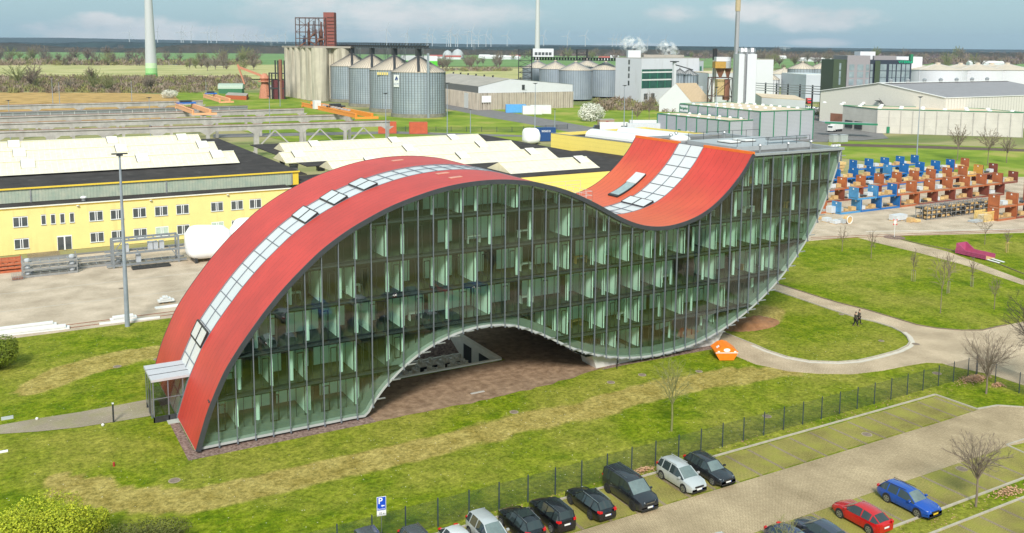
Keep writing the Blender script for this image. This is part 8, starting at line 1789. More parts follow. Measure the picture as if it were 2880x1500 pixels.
t = thing('twin_silo', 'pair of tall white square silos with a dark gap and pipes on top', 'silo', tuple(gd(460, 1440+2330/3.578))); front_box(t, 'left_cell', M_gw, 460, 2247, 2300, 545, None, 12); front_box(t, 'right_cell', M_gw, 461, 2330, 2422, 545, None, 12); front_box(t, 'service_gap', M_galv, 463, 2300, 2330, 550, None, 8)
for xc in (2270, 2305, 2372): P = gd(465, 1440+xc/3.578); z = hz(P, T(2, 0, 0, 545)[1]); mb = MB(); mb.lathe([(1.6, 0), (2.0, 1.2), (1.5, 2.8), (0.3, 3.2)], 10, (P.x, P.y, z)); mb.build('top_filter', M_galv, t)
t, A, B, C, h = pl_b('white_block', 'plain white block right of the twin square silos', 560, (2421, 2423, 2590), 602, 0, M_gw, M_groof, 8, 0)
# right: tank farm, office, halls
for k, (xc, D) in enumerate(((1440, 520), (1645, 500), (1870, 520), (2040, 505), (2180, 525), (2335, 505))):
    c = gd(D, 2160+xc/3.578); s_ = silo('white_tank', 'white cylindrical tank with a shallow dome, %s from the left' % ORD[k], c, 14.5, hz(c, T(3, 0, 0, 700)[1]), 2.8, M_gw, M_gw, 4, M_sroof, 'white tanks', 40, base=False)
for k, (xc, D) in enumerate(((304, 760), (500, 760))): c = gd(D, 2160+xc/3.578); silo('grain_bin', '%s of two beige-roofed grain bins left of the office block' % ('left', 'right')[k], c, 11.5, hz(c, T(3, 0, 0, 692)[1]), 5, M_srib, M_silo2, 30, None, 'grain bins', 28, base=False)
c = gd(640, 2160-25/3.578); silo('grain_bin', 'small beige-roofed bin above the tan-roofed building', c, 7, hz(c, T(3, 0, 0, 800)[1]), 5, M_srib, M_gw, 20, None, 'grain bins', 24, base=False); c = gd(820, 2160+122/3.578); silo('grain_bin', 'low white dome tank left of the grain bins', c, 15, hz(c, T(3, 0, 0, 742)[1]), 4.5, M_srib, M_gw, 10, None, 'grain bins', 28, base=False)
t, A, B, C, h = pl_b('long_store', 'long low pale store building below the grain bins', 600, (100, 345, 640), 757, 0, mat('pale_blue_grey_sheet', (0.50, 0.53, 0.58), 0.5, var=0.06, scale=0.1), M_lamp, 40, 2, 3)
t, A, B, C, h = pl_b('tan_roof_building', 'white building with green doors and a tan roof behind the grey hall', 470, (-160, -90, 348), 985, 0, M_gw, M_tanroof, 40, -22, 3)
for u in (0.27, 0.80): wquad(t, 'green_door', M_green, B, C, u, u+0.055, 3.0, 5.8, 0.1)
a, c = gd(540, 2160-160/3.578), gd(470, 2160+545/3.578); PB = thing('pipe_bridge', 'long dark pipe bridge crossing between the white silos and the office block', 'pipe bridge', (a.x, a.y, 0)); za, zc = hz(a, T(2, 0, 0, 880)[1]), hz(c, T(3, 0, 0, 925)[1]); mb = MB()
for k in range(4): mb.beam((a.x, a.y, za-1.5+k*1.3), (c.x, c.y, zc-1.5+k*1.3), 0.8, 0.4)
mb.build('pipes', M_galv, PB)
for i in range(7): p = a+(c-a)*(i/6); z = za+(zc-za)*i/6; mb = MB(); mb.beam((p.x, p.y, 0), (p.x, p.y, z+3), 0.6, 0.6); mb.build('trestle', M_dark, PB)
# office block
M_ogreen = mat('olive_cladding', (0.045, 0.07, 0.035), 0.6, var=0.05); M_ogrey = mat('mauve_grey_render', (0.27, 0.25, 0.26), 0.7, var=0.04); M_odark = mat('dark_blue_cladding', (0.03, 0.04, 0.06), 0.4, var=0.08); M_owin = mat('office_glass', (0.16, 0.21, 0.23), 0.08, col2=(0.3, 0.36, 0.38), scale=0.3, spec=0.9)
D = 450; OB = thing('office_block', 'modern office block with olive, grey and dark glass fronts and green lettering', 'building', tuple(gd(D, 2160+900/3.578)))
o_, A, B, z0, z1 = front_box(OB, 'olive_wing', M_ogreen, D+1, 612, 745, 600, None, 18, 3)
for yy_ in (670, 748, 820): z = hz(A, T(3, 0, 0, yy_)[1]); wquad(o_, 'window', M_owin, A, B, 0.42, 0.56, z-1.6, z+1.6, 0.08)
o_, A, B, z0, z1 = front_box(OB, 'grey_wing', M_ogrey, D, 745.5, 972, 560, None, 20, 3)
for yy_ in (680, 752, 828): 
    z = hz(A, T(3, 0, 0, yy_)[1])
    for u0, u1 in ((0.10, 0.32), (0.45, 0.72), (0.83, 0.97)): wquad(o_, 'window', M_owin, A, B, u0, u1, z-1.45, z+1.45, 0.08)
o_, A, B, z0, z1 = front_box(OB, 'glass_wing', M_odark, D+3, 973, 1385, 605, None, 18, 3)
for yy_ in (678, 748, 815):
    z = hz(A, T(3, 0, 0, yy_)[1])
    for u0, u1 in ((0.01, 0.07), (0.25, 0.40), (0.46, 0.53), (0.55, 0.62), (0.65, 0.74), (0.77, 0.85), (0.87, 0.96)): wquad(o_, 'window', M_owin, A, B, u0, u1, z-1.5, z+1.5, 0.08)
wquad(o_, 'olive_pier', M_ogreen, A, B, 0.10, 0.22, 0, z1-0.3, 1.2)
zq = hz(A, T(3, 0, 0, 624)[1]); d = (B-A).normalized(); Mx = Matrix((d, Vector((0, 0, 1)), d.cross(Vector((0, 0, 1))))).transposed().to_4x4(); q = A+(B-A)*0.845-Vector((_f.x, _f.y, 0)).normalized()*0.15; Mx.translation = Vector((q.x, q.y, zq))-OB.location
text_mesh('VITERRA', 'lettering', mat('sign_green', (0.0, 0.45, 0.22), 0.5), OB, Mx, 1.75, 0.03, 0.03)
front_box(OB, 'roof_box', M_gw, D+10, 870, 1020, 520, 600, 8, 3); front_box(OB, 'roof_box', M_ogrey, D+8, 1010, 1230, 562, 604, 8, 3); front_box(OB, 'green_chimney', M_green, D+14, 1370, 1398, 548, 640, 2, 3); front_box(OB, 'rear_block', M_gw, D+60, 1232, 1490, 572, None, 15, 3)
# big white hall
z = 14.2; P0, Q0 = gt(3, 0, 530, 920, z), gt(3, 0, 1785, 992, z); S0 = gt(3, 0, 2576, 966, z); P0.z = Q0.z = S0.z = 0; dS = (S0-Q0).normalized()*90; BW = thing('white_hall', 'large white sheet-clad hall with a grey roof and an outside stair', 'building', (Q0.x, Q0.y, 0)); ap = P0+(Q0-P0)*0.5; M_wsheet = mat('white_ribbed_sheet', (0.64, 0.61, 0.55), 0.55, var=0.05); seams(M_wsheet, 0, 1.9, 0.35, 0.72, 0.3)
zp = hz(ap, T(3, 0, 0, 842)[1]); mb = MB(); mb.add([V3(P0, 0), V3(Q0, 0), V3(Q0, z), V3(ap, zp), V3(P0, z), V3(Q0+dS, 0), V3(Q0+dS, z), V3(P0+dS, 0), V3(P0+dS, z), V3(ap+dS, zp)], [(0, 1, 2, 3, 4), (1, 5, 6, 2), (7, 8, 9, 6, 5), (0, 4, 8, 7)]); mb.build('wall', M_wsheet, BW)
mb = MB(); mb.add([V3(Q0, z+.05), V3(Q0+dS, z+.05), V3(ap+dS, zp+.05), V3(ap, zp+.05), V3(P0, z+.05), V3(P0+dS, z+.05)], [(0, 1, 2, 3), (3, 2, 5, 4)]); mb.build('roof', mat('mid_grey_roof', (0.25, 0.24, 0.25), 0.7, var=0.08, scale=0.3), BW)
mb = MB(); mb.beam(V3(P0, z+.3), V3(ap, zp+.3), 1.2, 0.3); mb.beam(V3(ap, zp+.3), V3(Q0, z+.3), 0.8, 0.3); mb.beam(V3(ap, zp+.3), V3(ap+dS, zp+.3), 3.0, 0.2); mb.beam(V3(Q0, z+.2), V3(Q0+dS, z+.2), 0.6, 0.3); mb.build('roof_trim', M_white, BW)
for k in range(7): p = ap+dS*(0.08+0.125*k); mb = MB(); mb.lathe([(0.7, zp), (0.9, zp+1.2), (1.1, zp+1.3), (0.3, zp+2.0)], 10, V3(p, 0)); mb.build('ridge_vent', M_galv, BW)
nq = (Q0-P0).normalized(); a = P0+(Q0-P0)*0.52; c = P0+(Q0-P0)*0.60; nn = Vector((nq.y, -nq.x, 0)); nn = nn if nn.dot(CAM-a) > 0 else -nn; mb = MB()
for o2 in (0.4, 1.4): mb.beam(V3(a+nn*o2, 11.5), V3(c+nn*o2, 7.0), 0.2, 0.25)
mb.beam(V3(P0+(Q0-P0)*0.49+nn*0.9, 11.6), V3(a+nn*0.9, 11.6), 1.6, 0.2); mb.beam(V3(a+nn*1.5, 12.7), V3(c+nn*1.5, 8.2), 0.1, 0.1); mb.build('outside_stair', M_dark, BW)
wquad(BW, 'pallet_bay', M_rust, P0, Q0, 0.10, 0.21, 0.3, 4.4, 0.1)
# concrete warehouse with canopy
t, A, B, C, D_ = roof_building('warehouse', 'pale concrete-panel warehouse with white roof domes and a green-edged canopy', [(3, 0, 755, 1068), (3, 0, 1105, 1105), (3, 0, 2576, 1140)], 9.6, mat('pale_panel', (0.55, 0.52, 0.47), 0.8, var=0.08, scale=0.3), M_tanroof, M_green)
seams(MATS['pale_panel'], 2, 3.2, 0.08, 0.8, 0.2)
C2 = B+(C-B)*1.5; posts(t, 'pilaster', M_conc, B, C, 12, 0, 9.3, 0.35)
for k in range(7):
    for j in range(4): u = (k+0.5)/6.5; p = B+(C-B)*u+(A-B)*0.25+(D_-C-(A-B))*0+ (A-B)*(j*0.55); mb = MB(); mb.lathe([(1.0, 9.8), (0.9, 10.15), (0.5, 10.4), (0.02, 10.45)], 10, V3(p, 0)); mb.build('roof_dome', M_lamp, t)
cn0, cn1 = gt(3, 0, 575, 1238, 5.2), gt(3, 0, 1105, 1258, 5.2); d = cn1-cn0; mb = MB(); a = cn0; u_ = (B-A).normalized(); bkv = Vector((-_f.x*-1, -_f.y*-1, 0)).normalized()*7
mb.prism([(p.x, p.y) for p in (cn0, cn1, cn1+bkv, cn0+bkv)], 5.2, 5.4); cno = mb.build('canopy', mat('grey_canopy', (0.35, 0.36, 0.37), 0.6), t); mb = MB(); mb.beam(cn0+Vector((0, 0, 0.1)), cn1+Vector((0, 0, 0.1)), 0.3, 0.7); mb.build('canopy_edge', M_green, cno)
for k, u in enumerate((0.10, 0.38)): wquad(t, 'dock_door', M_dark, A, B, u, u+0.22, 0.6, 3.8, 0.3)
wquad(t, 'green_door', M_green, B, C, 0.07, 0.092, 0.2, 2.8, 0.3)
# parked lorry and trucks
def truck(label, P, rz, L_, H_, cabmt, boxmt, group='lorries'):
    t = thing('lorry', label, 'lorry', (P[0], P[1], 0), rz, group); mb = MB(); mb.box(2.4, 0, 1.1, L_, 2.5, H_); mb.build('box_body', boxmt, t, local=True); mb = MB(); mb.extr([(0, 0.6), (2.2, 0.6), (2.2, 2.9), (0.5, 2.9), (0, 1.9)], 0.05, 2.45); mb.build('cab', cabmt, t, local=True); mb = MB(); mb.extr([(0.02, 1.9), (0.5, 2.8), (0.46, 2.8), (-0.03, 1.9)], 0.2, 2.3); mb.build('windscreen', M_carglass, t, local=True)
    mb = MB(); mb.box(1.0, 0.3, 0.55, L_-0.2, 2.2, 1.09); mb.build('chassis', M_black, t, local=True)
    for x in (1.1, L_-2.2, L_-1.0): 
        for y in (0, 2.15): mb = MB(); mb.tube((x, y, 0.5), (x, y+0.35, 0.5), 0.5, 12); mb.build('wheel', M_rubber, t, local=True)
    return t
P = gt(3, 0, 650, 1335); truck('white lorry backed up beneath the green-edged canopy', (P.x, P.y), 0.2, 8, 3.6, M_white, M_white); P = gt(3, 0, 440, 1050); truck('red lorry parked between the pipe bridge and the white hall', (P.x, P.y), 0.9, 8, 3.4, mat('lorry_red', (0.55, 0.02, 0.03), 0.4), mat('lorry_red2', (0.5, 0.02, 0.03), 0.4))
for k, (x0, y0, L_, mt) in enumerate(((825, 1335, 14, M_white), (1100, 1345, 16, M_greyl), (1130, 1310, 14, M_white))): P = gt(2, 0, x0, y0); truck('%s trailer lorry standing behind the tall yellow hall' % ('left white', 'pale grey', 'rear white')[k], (P.x, P.y), -0.42, L_, 4.0, M_dark, mt)
lc = make_car('small_car', 'estate', P_wht, 'x'); lc2 = make_car('small_car', 'estate', P_nav, 'x'); lc3 = make_car('small_car', 'hatch', P_sil, 'x')
for k, (T_, pr, rz, lab) in enumerate((((2, 0, 1400, 1320), lc, 1.2, 'white car, left of the row behind the yellow hall'), ((2, 0, 1475, 1330), lc3, 1.2, 'silver car, second in the row behind the yellow hall'), ((2, 0, 1550, 1340), lc, 1.2, 'white car, third in the row behind the yellow hall'), ((2, 0, 1515, 1338), lc2, 1.2, 'navy car in the row behind the yellow hall'), ((2, 0, 1690, 1352), lc3, 1.2, 'silver car right of the row behind the yellow hall'),
        ((3, 0, 360, 1085), lc2, 0.8, 'navy car beside the red lorry'), ((3, 0, 400, 1095), lc, 0.8, 'white car nearest the red lorry'), ((3, 0, 445, 1100), lc, 0.8, 'second white car near the red lorry'), ((3, 0, 490, 1105), lc3, 0.8, 'silver car by the white hall corner'), ((0, 0, 1560, 1285), lc2, 1.6, 'dark blue car seen under the crane runways'))):
    P = gt(*T_); place(pr, (P.x, P.y, 0.03), rz, lab, 'cars parked in the distance', used_)
P = gt(2, 0, 945, 1275); t, h, A, B, C, D_ = corner_building('brick_hut', 'small flat-roofed brown brick hut with a red door by the blossom tree', gt(2, 0, 858, 1268), gt(2, 0, 885, 1275), gt(2, 0, 1030, 1272), T(2, 0, 0, 1212)[1], mat('brown_brick', (0.38, 0.26, 0.18), 0.85, var=0.1), M_groof); wquad(t, 'red_door', mat('door_red', (0.3, 0.04, 0.04), 0.6), B, C, 0.42, 0.58, 0.1, h*0.85, 0.1)
for k, (x, y) in enumerate(((672, 90), (745, 90))): P = gt(3, 1, x, y); small('metal_box', '%s of two grey metal cabinets behind the building tip' % ('left', 'right')[k], 'cabinet', (P.x, P.y, 0), M_greyb, lambda m_: (m_.box(-1.9, -1, 0.1, 1.9, 1, 2.6), m_.box(-2, -1.1, 2.61, 2, 1.1, 2.75)), group='grey cabinets')
# ================================================================ the wider landscape
def gpoly(name, pts, mt, z=0.0, src=False):
    P = [g(*p) if src else gt(*p) for p in pts]; mb = MB(); mb.poly([(p.x, p.y, z) for p in P]); 
    o = struct(name, mb, mt)
    if o.data.polygons[0].normal.z < 0: o.data.flip_normals()
    return o
M_mead = field_mat('straw_meadow', [(0.35, (0.20, 0.25, 0.07)), (0.5, (0.42, 0.39, 0.17)), (0.62, (0.52, 0.47, 0.24))], 0.012, (1, 4, 1), YAW)
M_gfield = field_mat('green_field', [(0.38, (0.12, 0.22, 0.07)), (0.60, (0.18, 0.28, 0.10)), (0.7, (0.30, 0.33, 0.13))], 0.006, (1, 4, 1), YAW)
M_reed = field_mat('reed_field', [(0.35, (0.26, 0.17, 0.06)), (0.55, (0.50, 0.32, 0.12)), (0.68, (0.36, 0.26, 0.11))], 0.09, (1, 1.5, 1), YAW, bump=0.5)
M_grass2 = field_mat('rough_grass', [(0.36, (0.12, 0.19, 0.02)), (0.52, (0.20, 0.27, 0.03)), (0.66, (0.33, 0.31, 0.08))], 0.06, (1, 1, 1))
gpoly('green_fields', [(-700, 141), (3400, 171), (3400, 196), (2000, 192), (1300, 188), (800, 184), (-700, 179)], M_gfield, 0.5, True)
gpoly('meadow', [(-700, 180), (900, 184), (1500, 196), (2200, 200), (2300, 222), (1000, 226), (-700, 220)], M_mead, 0.8, True)
gpoly('reed_field', [(-500, 258), (360, 262), (520, 268), (600, 300), (400, 345), (-500, 350)], M_reed, 0.02, True)
gpoly('rough_grass', [(480, 258), (760, 262), (1100, 330), (1400, 300), (1950, 290), (2400, 300), (2450, 345), (1800, 375), (1400, 400), (900, 420), (560, 340)], M_grass2, 0.03, True)
gpoly('rail_side_grass', [(2330, 396), (2900, 418), (3100, 440), (3100, 520), (2900, 505), (2560, 470), (2330, 440)], M_grass2, 0.012, True)
gpoly('rail_bed', [(2340, 404), (2600, 410), (3000, 424), (3000, 431), (2600, 418), (2340, 411)], mat('track_ballast', (0.10, 0.065, 0.045), 0.95, var=0.3, scale=0.5), 0.03, True)
gpoly('road', [(1240, 290), (1440, 318), (1580, 343), (1660, 358), (1900, 350), (2100, 335), (2330, 372), (2330, 400), (2000, 395), (1600, 372), (1500, 352), (1370, 330), (1240, 303)], M_asph, 0.05, True)
gpoly('road', [(600, 378), (1100, 370), (1400, 379), (1560, 384), (1560, 388), (1400, 384), (1100, 377), (600, 388)], M_asph, 0.06, True)
gpoly('depot_forecourt', [(2310, 300), (2360, 290), (2420, 330), (2500, 390), (2420, 396), (2280, 392), (2240, 330)], M_asph, 0.07, True)
M_river = mat('river_water', (0.35, 0.42, 0.48), 0.08, var=0.1, scale=0.02)
gpoly('river', [(-300, 177), (40, 178), (200, 179.5), (430, 181), (640, 184.5), (640, 187), (430, 184), (200, 182), (40, 181), (-300, 180)], M_river, 1.0, True)
gpoly('river', [(1240, 195), (1440, 197.5), (1440, 200.5), (1240, 198)], M_river, 1.0, True)
def ridge_mesh(name, D, prof, depth, mt, amp, ybase, seed, step=4):
    mb = MB(); vs = []; n = 0; f2 = Vector((_f.x, _f.y, 0)).normalized()
    x = prof[0][0]
    while x <= prof[-1][0]:
        yt = interp(prof, x)+amp*(noise.noise(Vector((x*0.10, seed, 0)))+0.7*noise.noise(Vector((x*0.45, seed, 3)))); P = gd(D, x); z = max(1.0, hz(P, yt)); Q = P+f2*depth
        vs += [(P.x, P.y, -1), (P.x+f2.x*depth*0.1, P.y+f2.y*depth*0.1, z*0.8), (P.x+f2.x*depth*0.3, P.y+f2.y*depth*0.3, z), (Q.x, Q.y, z*0.8), (Q.x, Q.y, -1)]; x += step; n += 1
    mb.add(vs, [(5*i+k, 5*i+5+k, 5*i+6+k, 5*i+1+k) for i in range(n-1) for k in range(4)])
    return struct(name, mb, mt)
M_for = mat('far_forest', (0.018, 0.032, 0.028), 0.95, var=0.5, scale=0.02, spec=0.05); M_for2 = mat('near_forest', (0.030, 0.036, 0.026), 0.95, col2=(0.075, 0.06, 0.045), scale=0.03, spec=0.05)
ridge_mesh('hills', 9500, [(-900, 100), (0, 105.5), (150, 106), (300, 109), (560, 114), (720, 117), (1000, 119), (1300, 124), (1500, 126), (1900, 130), (2250, 134), (2500, 137), (3300, 144), (3900, 150)], 900, M_for, 0.5, 0, 1.0, 10)
ridge_mesh('hills', 5200, [(-900, 112), (0, 119), (130, 121), (260, 117), (420, 120), (560, 121), (720, 121), (900, 126), (1150, 129), (1300, 133), (1500, 130), (1750, 133), (1900, 131), (2160, 134), (2400, 142), (2600, 146), (3300, 150)], 500, M_for, 1.3, 0, 2.0, 5)
ridge_mesh('forest_belt', 3300, [(-900, 120), (0, 121), (60, 125), (140, 132), (400, 136), (520, 124), (640, 125), (720, 128), (900, 133), (1100, 136), (1300, 139), (1500, 142), (1700, 139), (2000, 142), (2300, 146), (2600, 148), (3300, 156)], 260, M_for2, 2.2, 0, 3.0, 3)
# bare trees far and middle distance
FTm = [mat('far_bark_brown', (0.17, 0.125, 0.10), 0.95, var=0.2, scale=0.3), mat('far_bark_grey', (0.20, 0.17, 0.13), 0.95, var=0.2, scale=0.3), mat('far_bark_green', (0.19, 0.20, 0.08), 0.95, var=0.2, scale=0.3)]
FT_ = []
for k, (w_, tr, con) in enumerate(((13, 3, 0.1), (9, 3.5, 0.3), (16, 2, 0.0), (7, 4, 0.5))):
    tb, cb = bare_tree(15, tr, 0.45, w_, 70+k, limbs=15, sec=8, twigs=4, tip=0.075); tb.add(cb.v, cb.f)
    for j in range(2 if k < 3 else 1):
        o = tb.build('distant_tree', FTm[(k+j) % 3], loc=(0, 0, 0), local=True); tag(o, 'x', 'tree'); FT_.append(o)
rf = random.Random(77)
def far_tree(px_, yb, hpx, label, group):
    P = g(px_, yb); D = (P-CAM).dot(_f); h = hpx*D/F_PX; o = rf.choice(FT_); place(o, (P.x, P.y, -0.2), rf.uniform(0, 6.28), label, group, used_, scale=(h/15*rf.uniform(0.85, 1.2), h/15*rf.uniform(0.85, 1.2), h/15))
for (n, x0, x1, y0, y1, h0, h1, lab) in ((60, -10, 720, 174, 187, 18, 54, 'bare tree in the loose belt along the river on the left'), (16, 520, 735, 186, 203, 22, 40, 'spreading bare tree on the straw meadow left of the silos'), (14, 20, 640, 146, 160, 8, 22, 'small bare tree on the green fields far left'), (14, 1235, 1440, 186, 200, 28, 52, 'tall bare tree by the river right of the steel silos'),
        (12, 20, 480, 232, 262, 36, 62, 'thin brown tree in the scrub before the reed field'), (44, 2120, 2890, 172, 196, 24, 44, 'bare brownish tree behind the tank farm and office block'), (22, 1580, 2120, 164, 178, 20, 36, 'bare tree behind the white plant'), (8, 1440, 1560, 160, 170, 14, 26, 'bare tree above the ribbed silos'), (18, 2150, 2560, 180, 205, 22, 34, 'bare tree around the grain bins')):
    for _ in range(n): far_tree(rf.uniform(x0, x1), rf.uniform(y0, y1), rf.uniform(h0, h1), lab, lab.split(' ', 1)[1]+'s' if False else 'trees: '+lab)
# scrub belts (uncountable)
def scrub(name, label, items, seed, mts):
    r_ = random.Random(seed); mb = MB()
    for (x0, x1, y0, y1, n, s0, s1, h) in items:
        for _ in range(n):
            P = g(r_.uniform(x0, x1), r_.uniform(y0, y1)); bs_ = r_.uniform(s0, s1); mb.k = r_.randrange(len(mts))
            for _k in range(48):
                d = Vector((r_.gauss(0, 1), r_.gauss(0, 1), abs(r_.gauss(0, 0.9)))).normalized()*bs_*r_.uniform(0.5, 1); d.z *= h; c = P+d; a = Vector((r_.gauss(0, .5), r_.gauss(0, .5), 1)).normalized()*bs_*0.27; b2 = a.cross(d).normalized()*bs_*0.075
                mb.add([c-a, c+b2, c+a, c-b2], [(0, 1, 2, 3)])
    return tag(mb.build(name, mts), label, 'scrub', kind='stuff')
M_scb = mat('scrub_brown', (0.20, 0.145, 0.095), 0.95, var=0.35, scale=0.1); M_scg = mat('scrub_olive', (0.22, 0.21, 0.075), 0.95, var=0.3, scale=0.1); M_scd = mat('scrub_grey', (0.27, 0.21, 0.155), 0.95, var=0.2, scale=0.1)
scrub('scrub', 'brown and olive scrub belt between the meadow and the reed field', [(-40, 700, 222, 236, 620, 3, 6, 0.9), (-40, 560, 238, 262, 420, 2.5, 5, 0.9), (560, 720, 236, 256, 60, 3, 5, 0.8), (-40, 730, 178, 186, 330, 5, 10, 1.1), (1240, 1440, 196, 203, 70, 4, 8, 0.8)], 1, [M_scb, M_scg, M_scd])
scrub('hedge', 'dense brown leafless hedge in front of the ribbed silos and white plant', [(1675, 1840, 290, 312, 120, 2.0, 4.0, 1.2), (2300, 2330, 300, 340, 14, 2, 4, 1.0), (1840, 1920, 305, 316, 25, 1.5, 3, 1)], 2, [M_scb, M_scd, M_scg])
scrub('distant_wood', 'purple-brown leafless wood on the horizon behind the right-hand works', [(1950, 3000, 150, 166, 900, 10, 17, 1.1), (2400, 3000, 166, 184, 420, 7, 12, 1.1), (1560, 1960, 148, 160, 260, 9, 15, 1.0), (-200, 760, 133, 146, 330, 9, 16, 0.8), (750, 1560, 140, 148, 300, 9, 16, 0.9)], 3, [mat('wood_purple', (0.17, 0.12, 0.12), 0.95, var=0.3, scale=0.02), mat('wood_brown', (0.20, 0.145, 0.105), 0.95, var=0.3, scale=0.02), M_scb])
M_blos = mat('white_blossom', (0.70, 0.69, 0.60), 0.8, var=0.1)
for T_, rad, n, lab in (((2, 0, 815, 1222), 6.0, 6000, 'blossoming white tree on the grass by the brick hut'), ((2, 0, 1560, 1118), 4.4, 900, 'pale thinly blossoming tree before the gabled store'), ((0, 0, 1705, 990), 4.5, 2500, 'pale green-white blossoming bush left of the faded crane')):
    P = gt(*T_); t = leafy_shrub('blossom_tree', lab, (P.x, P.y, 0), rad, n, 0.55, M_blos, len(lab), (1.2, 1.2, 0.9), 8, cat='tree')
for a_ in (((2, 0, 1258, 1235, 1085, 110), 'bare tree right of the street lamp on the works green'), ((2, 0, 1377, 1262, 915, 120), 'taller bare tree on the works green before the white plant'), ((3, 1, 1905, 275, -90, 200), 'bare tree in the grass behind the racks, right of the lamp mast'), ((3, 1, 2210, 325, -60, 280), 'bushy bare tree behind the ochre rack'), ((3, 0, 210, 1090, 985, 110), 'dark bare tree in front of the green-doored building'), ((3, 1, 2400, 300, 30, 150), 'bare tree at the far right behind the racks')):
    measured_tree(*a_[0], a_[1], seed=len(a_[1]), limbs=12, sec=7, twigs=4, tip=0.035, r0=0.14)
fence('mesh_fence', 'long thin fence along the works green behind the crane runways', [tuple(gt(1, 0, 1350, 1325))[:2], tuple(gt(1, 0, 2576, 1330))[:2], tuple(gt(2, 0, 560, 1300))[:2]], 2.0, M_mesh, M_post, 6.0, 0.08)
# wind turbines on the horizon
def turbine():
    t = thing('wind_turbine', 'x', 'wind turbine', (0, 0, 0)); mb = MB(); mb.tube((0, 0, 0), (0, 0, 100), 3.2, 8, 1.6); mb.build('tower', M_tw, t, local=True)
    mb = MB()
    for k in range(3): a = k*2*PI/3+0.4; mb.beam((0, -3, 100), (42*math.sin(a), -3, 100+42*math.cos(a)), 2.6, 0.8, up=(0, 1, 0))
    mb.box(-2, -3, 98, 2, 6, 102); mb.build('rotor', M_tw, t, local=True); return t
M_tw = mat('turbine_grey', (0.42, 0.45, 0.48), 0.6); TB = turbine()
def Tx(c, r, l): return [(c*720+x/3.578, r*375+y/3.578) for x, y in l]
for k, (x, y) in enumerate(Tx(0, 0, [(1357, 325), (1637, 320), (1870, 322), (1890, 326), (1968, 322), (2130, 324), (2165, 330), (2220, 328), (2388, 357), (2490, 352), (2535, 358)])+Tx(1, 0, [(35, 355), (120, 352), (245, 358), (325, 352), (1325, 300), (1515, 362), (1530, 340), (1720, 385), (1735, 343), (1780, 352), (1920, 385), (1940, 352), (1960, 315), (2010, 358), (2030, 345), (2125, 345), (2170, 316), (2235, 355), (2310, 350), (2360, 350), (2520, 358)])+Tx(2, 0, [(305, 358), (540, 362), (718, 358), (985, 388), (1025, 392), (1062, 392), (1098, 400), (1245, 392), (1335, 404), (1510, 398)])):
    D = 6500; P = gd(D, x); h = hz(P, y); yaw_ = -0.5+rf.uniform(-0.7, 0.7)
    place(TB, (P.x, P.y, 0), yaw_, 'tiny pale wind turbine standing on the hazy horizon', 'wind turbines on the horizon', used_, scale=h/100)
for k, (c, x, y) in enumerate(((1, 183, 378), (1, 2193, 400), (3, 120, 468))):
    P = gd(4200, c*720+x/3.578); h = hz(P, y/3.578); t = thing('power_pylon', '%s wide lattice power pylon on the horizon' % ('left', 'middle', 'right')[k], 'pylon', (P.x, P.y, 0), -YAW, 'power pylons'); mb = MB()
    for x_ in (-5, 5): mb.beam((x_, 0, 0), (x_*0.4, 0, h), 1.0, 1.0)
    for z in (0.72, 0.95): mb.beam((-24, 0, h*z), (24, 0, h*z), 1.0, 1.2)
    for i in range(7): mb.beam((-24+8*i, 0, h*0.72), (-20+8*i if i < 6 else 24, 0, h*0.95), 0.6, 0.6)
    mb.build('lattice', M_tw, t, local=True)
# two big turbine towers and the mast
def tower(label, c0, D, r0, r1, h, green):
    P = gd(D, c0); t = thing('turbine_tower', label, 'wind turbine', (P.x, P.y, 0)); M_twr = mat('tower_white', (0.50, 0.52, 0.52), 0.5, var=0.02)
    rz_ = lambda z: r0+(r1-r0)*z/h
    if green:
        mg = [mat('tower_green_%s' % n_, c_, 0.5) for n_, c_ in (('dark', (0.12, 0.38, 0.10)), ('mid', (0.30, 0.55, 0.22)), ('pale', (0.52, 0.68, 0.42)))]
        for k in range(3): mb = MB(); mb.lathe([(rz_(5*k)+.02, 5*k), (rz_(5*k+5)+.02, 5*k+5)], 32, V3(P, 0), cap=False); mb.build('green_band', mg[k], t, smooth=True)
    mb = MB(); mb.lathe([(rz_(15 if green else 0), 15 if green else 0), (rz_(h*0.5), h*0.5), (r1, h)], 32, V3(P, 0), cap=False); mb.build('tower', M_twr, t, smooth=True)
    mb = MB(); mb.ball((P.x, P.y, h+2), 6, 12, 8, (1, 1.4, 0.9)); mb.build('nacelle', M_twr, t, smooth=True)
    for k in range(3): a = k*2*PI/3; mb = MB(); q = Vector((P.x-5*_f.x, P.y-5*_f.y, h+2)); mb.beam(q, q+Vector((_r.x*math.sin(a), _r.y*math.sin(a), math.cos(a)))*55, 3.0, 1.0, up=(_f.x, _f.y, 0)); mb.build('blade', M_twr, t)
tower('huge white tapering turbine tower with a green-banded foot, on the left', 1562/3.578, 930, 5.75, 1.9, 138, True)
tower('slimmer grey-white turbine tower rising behind the ribbed silos', 1440+243/3.578, 1500, 4.5, 2.4, 150, False)
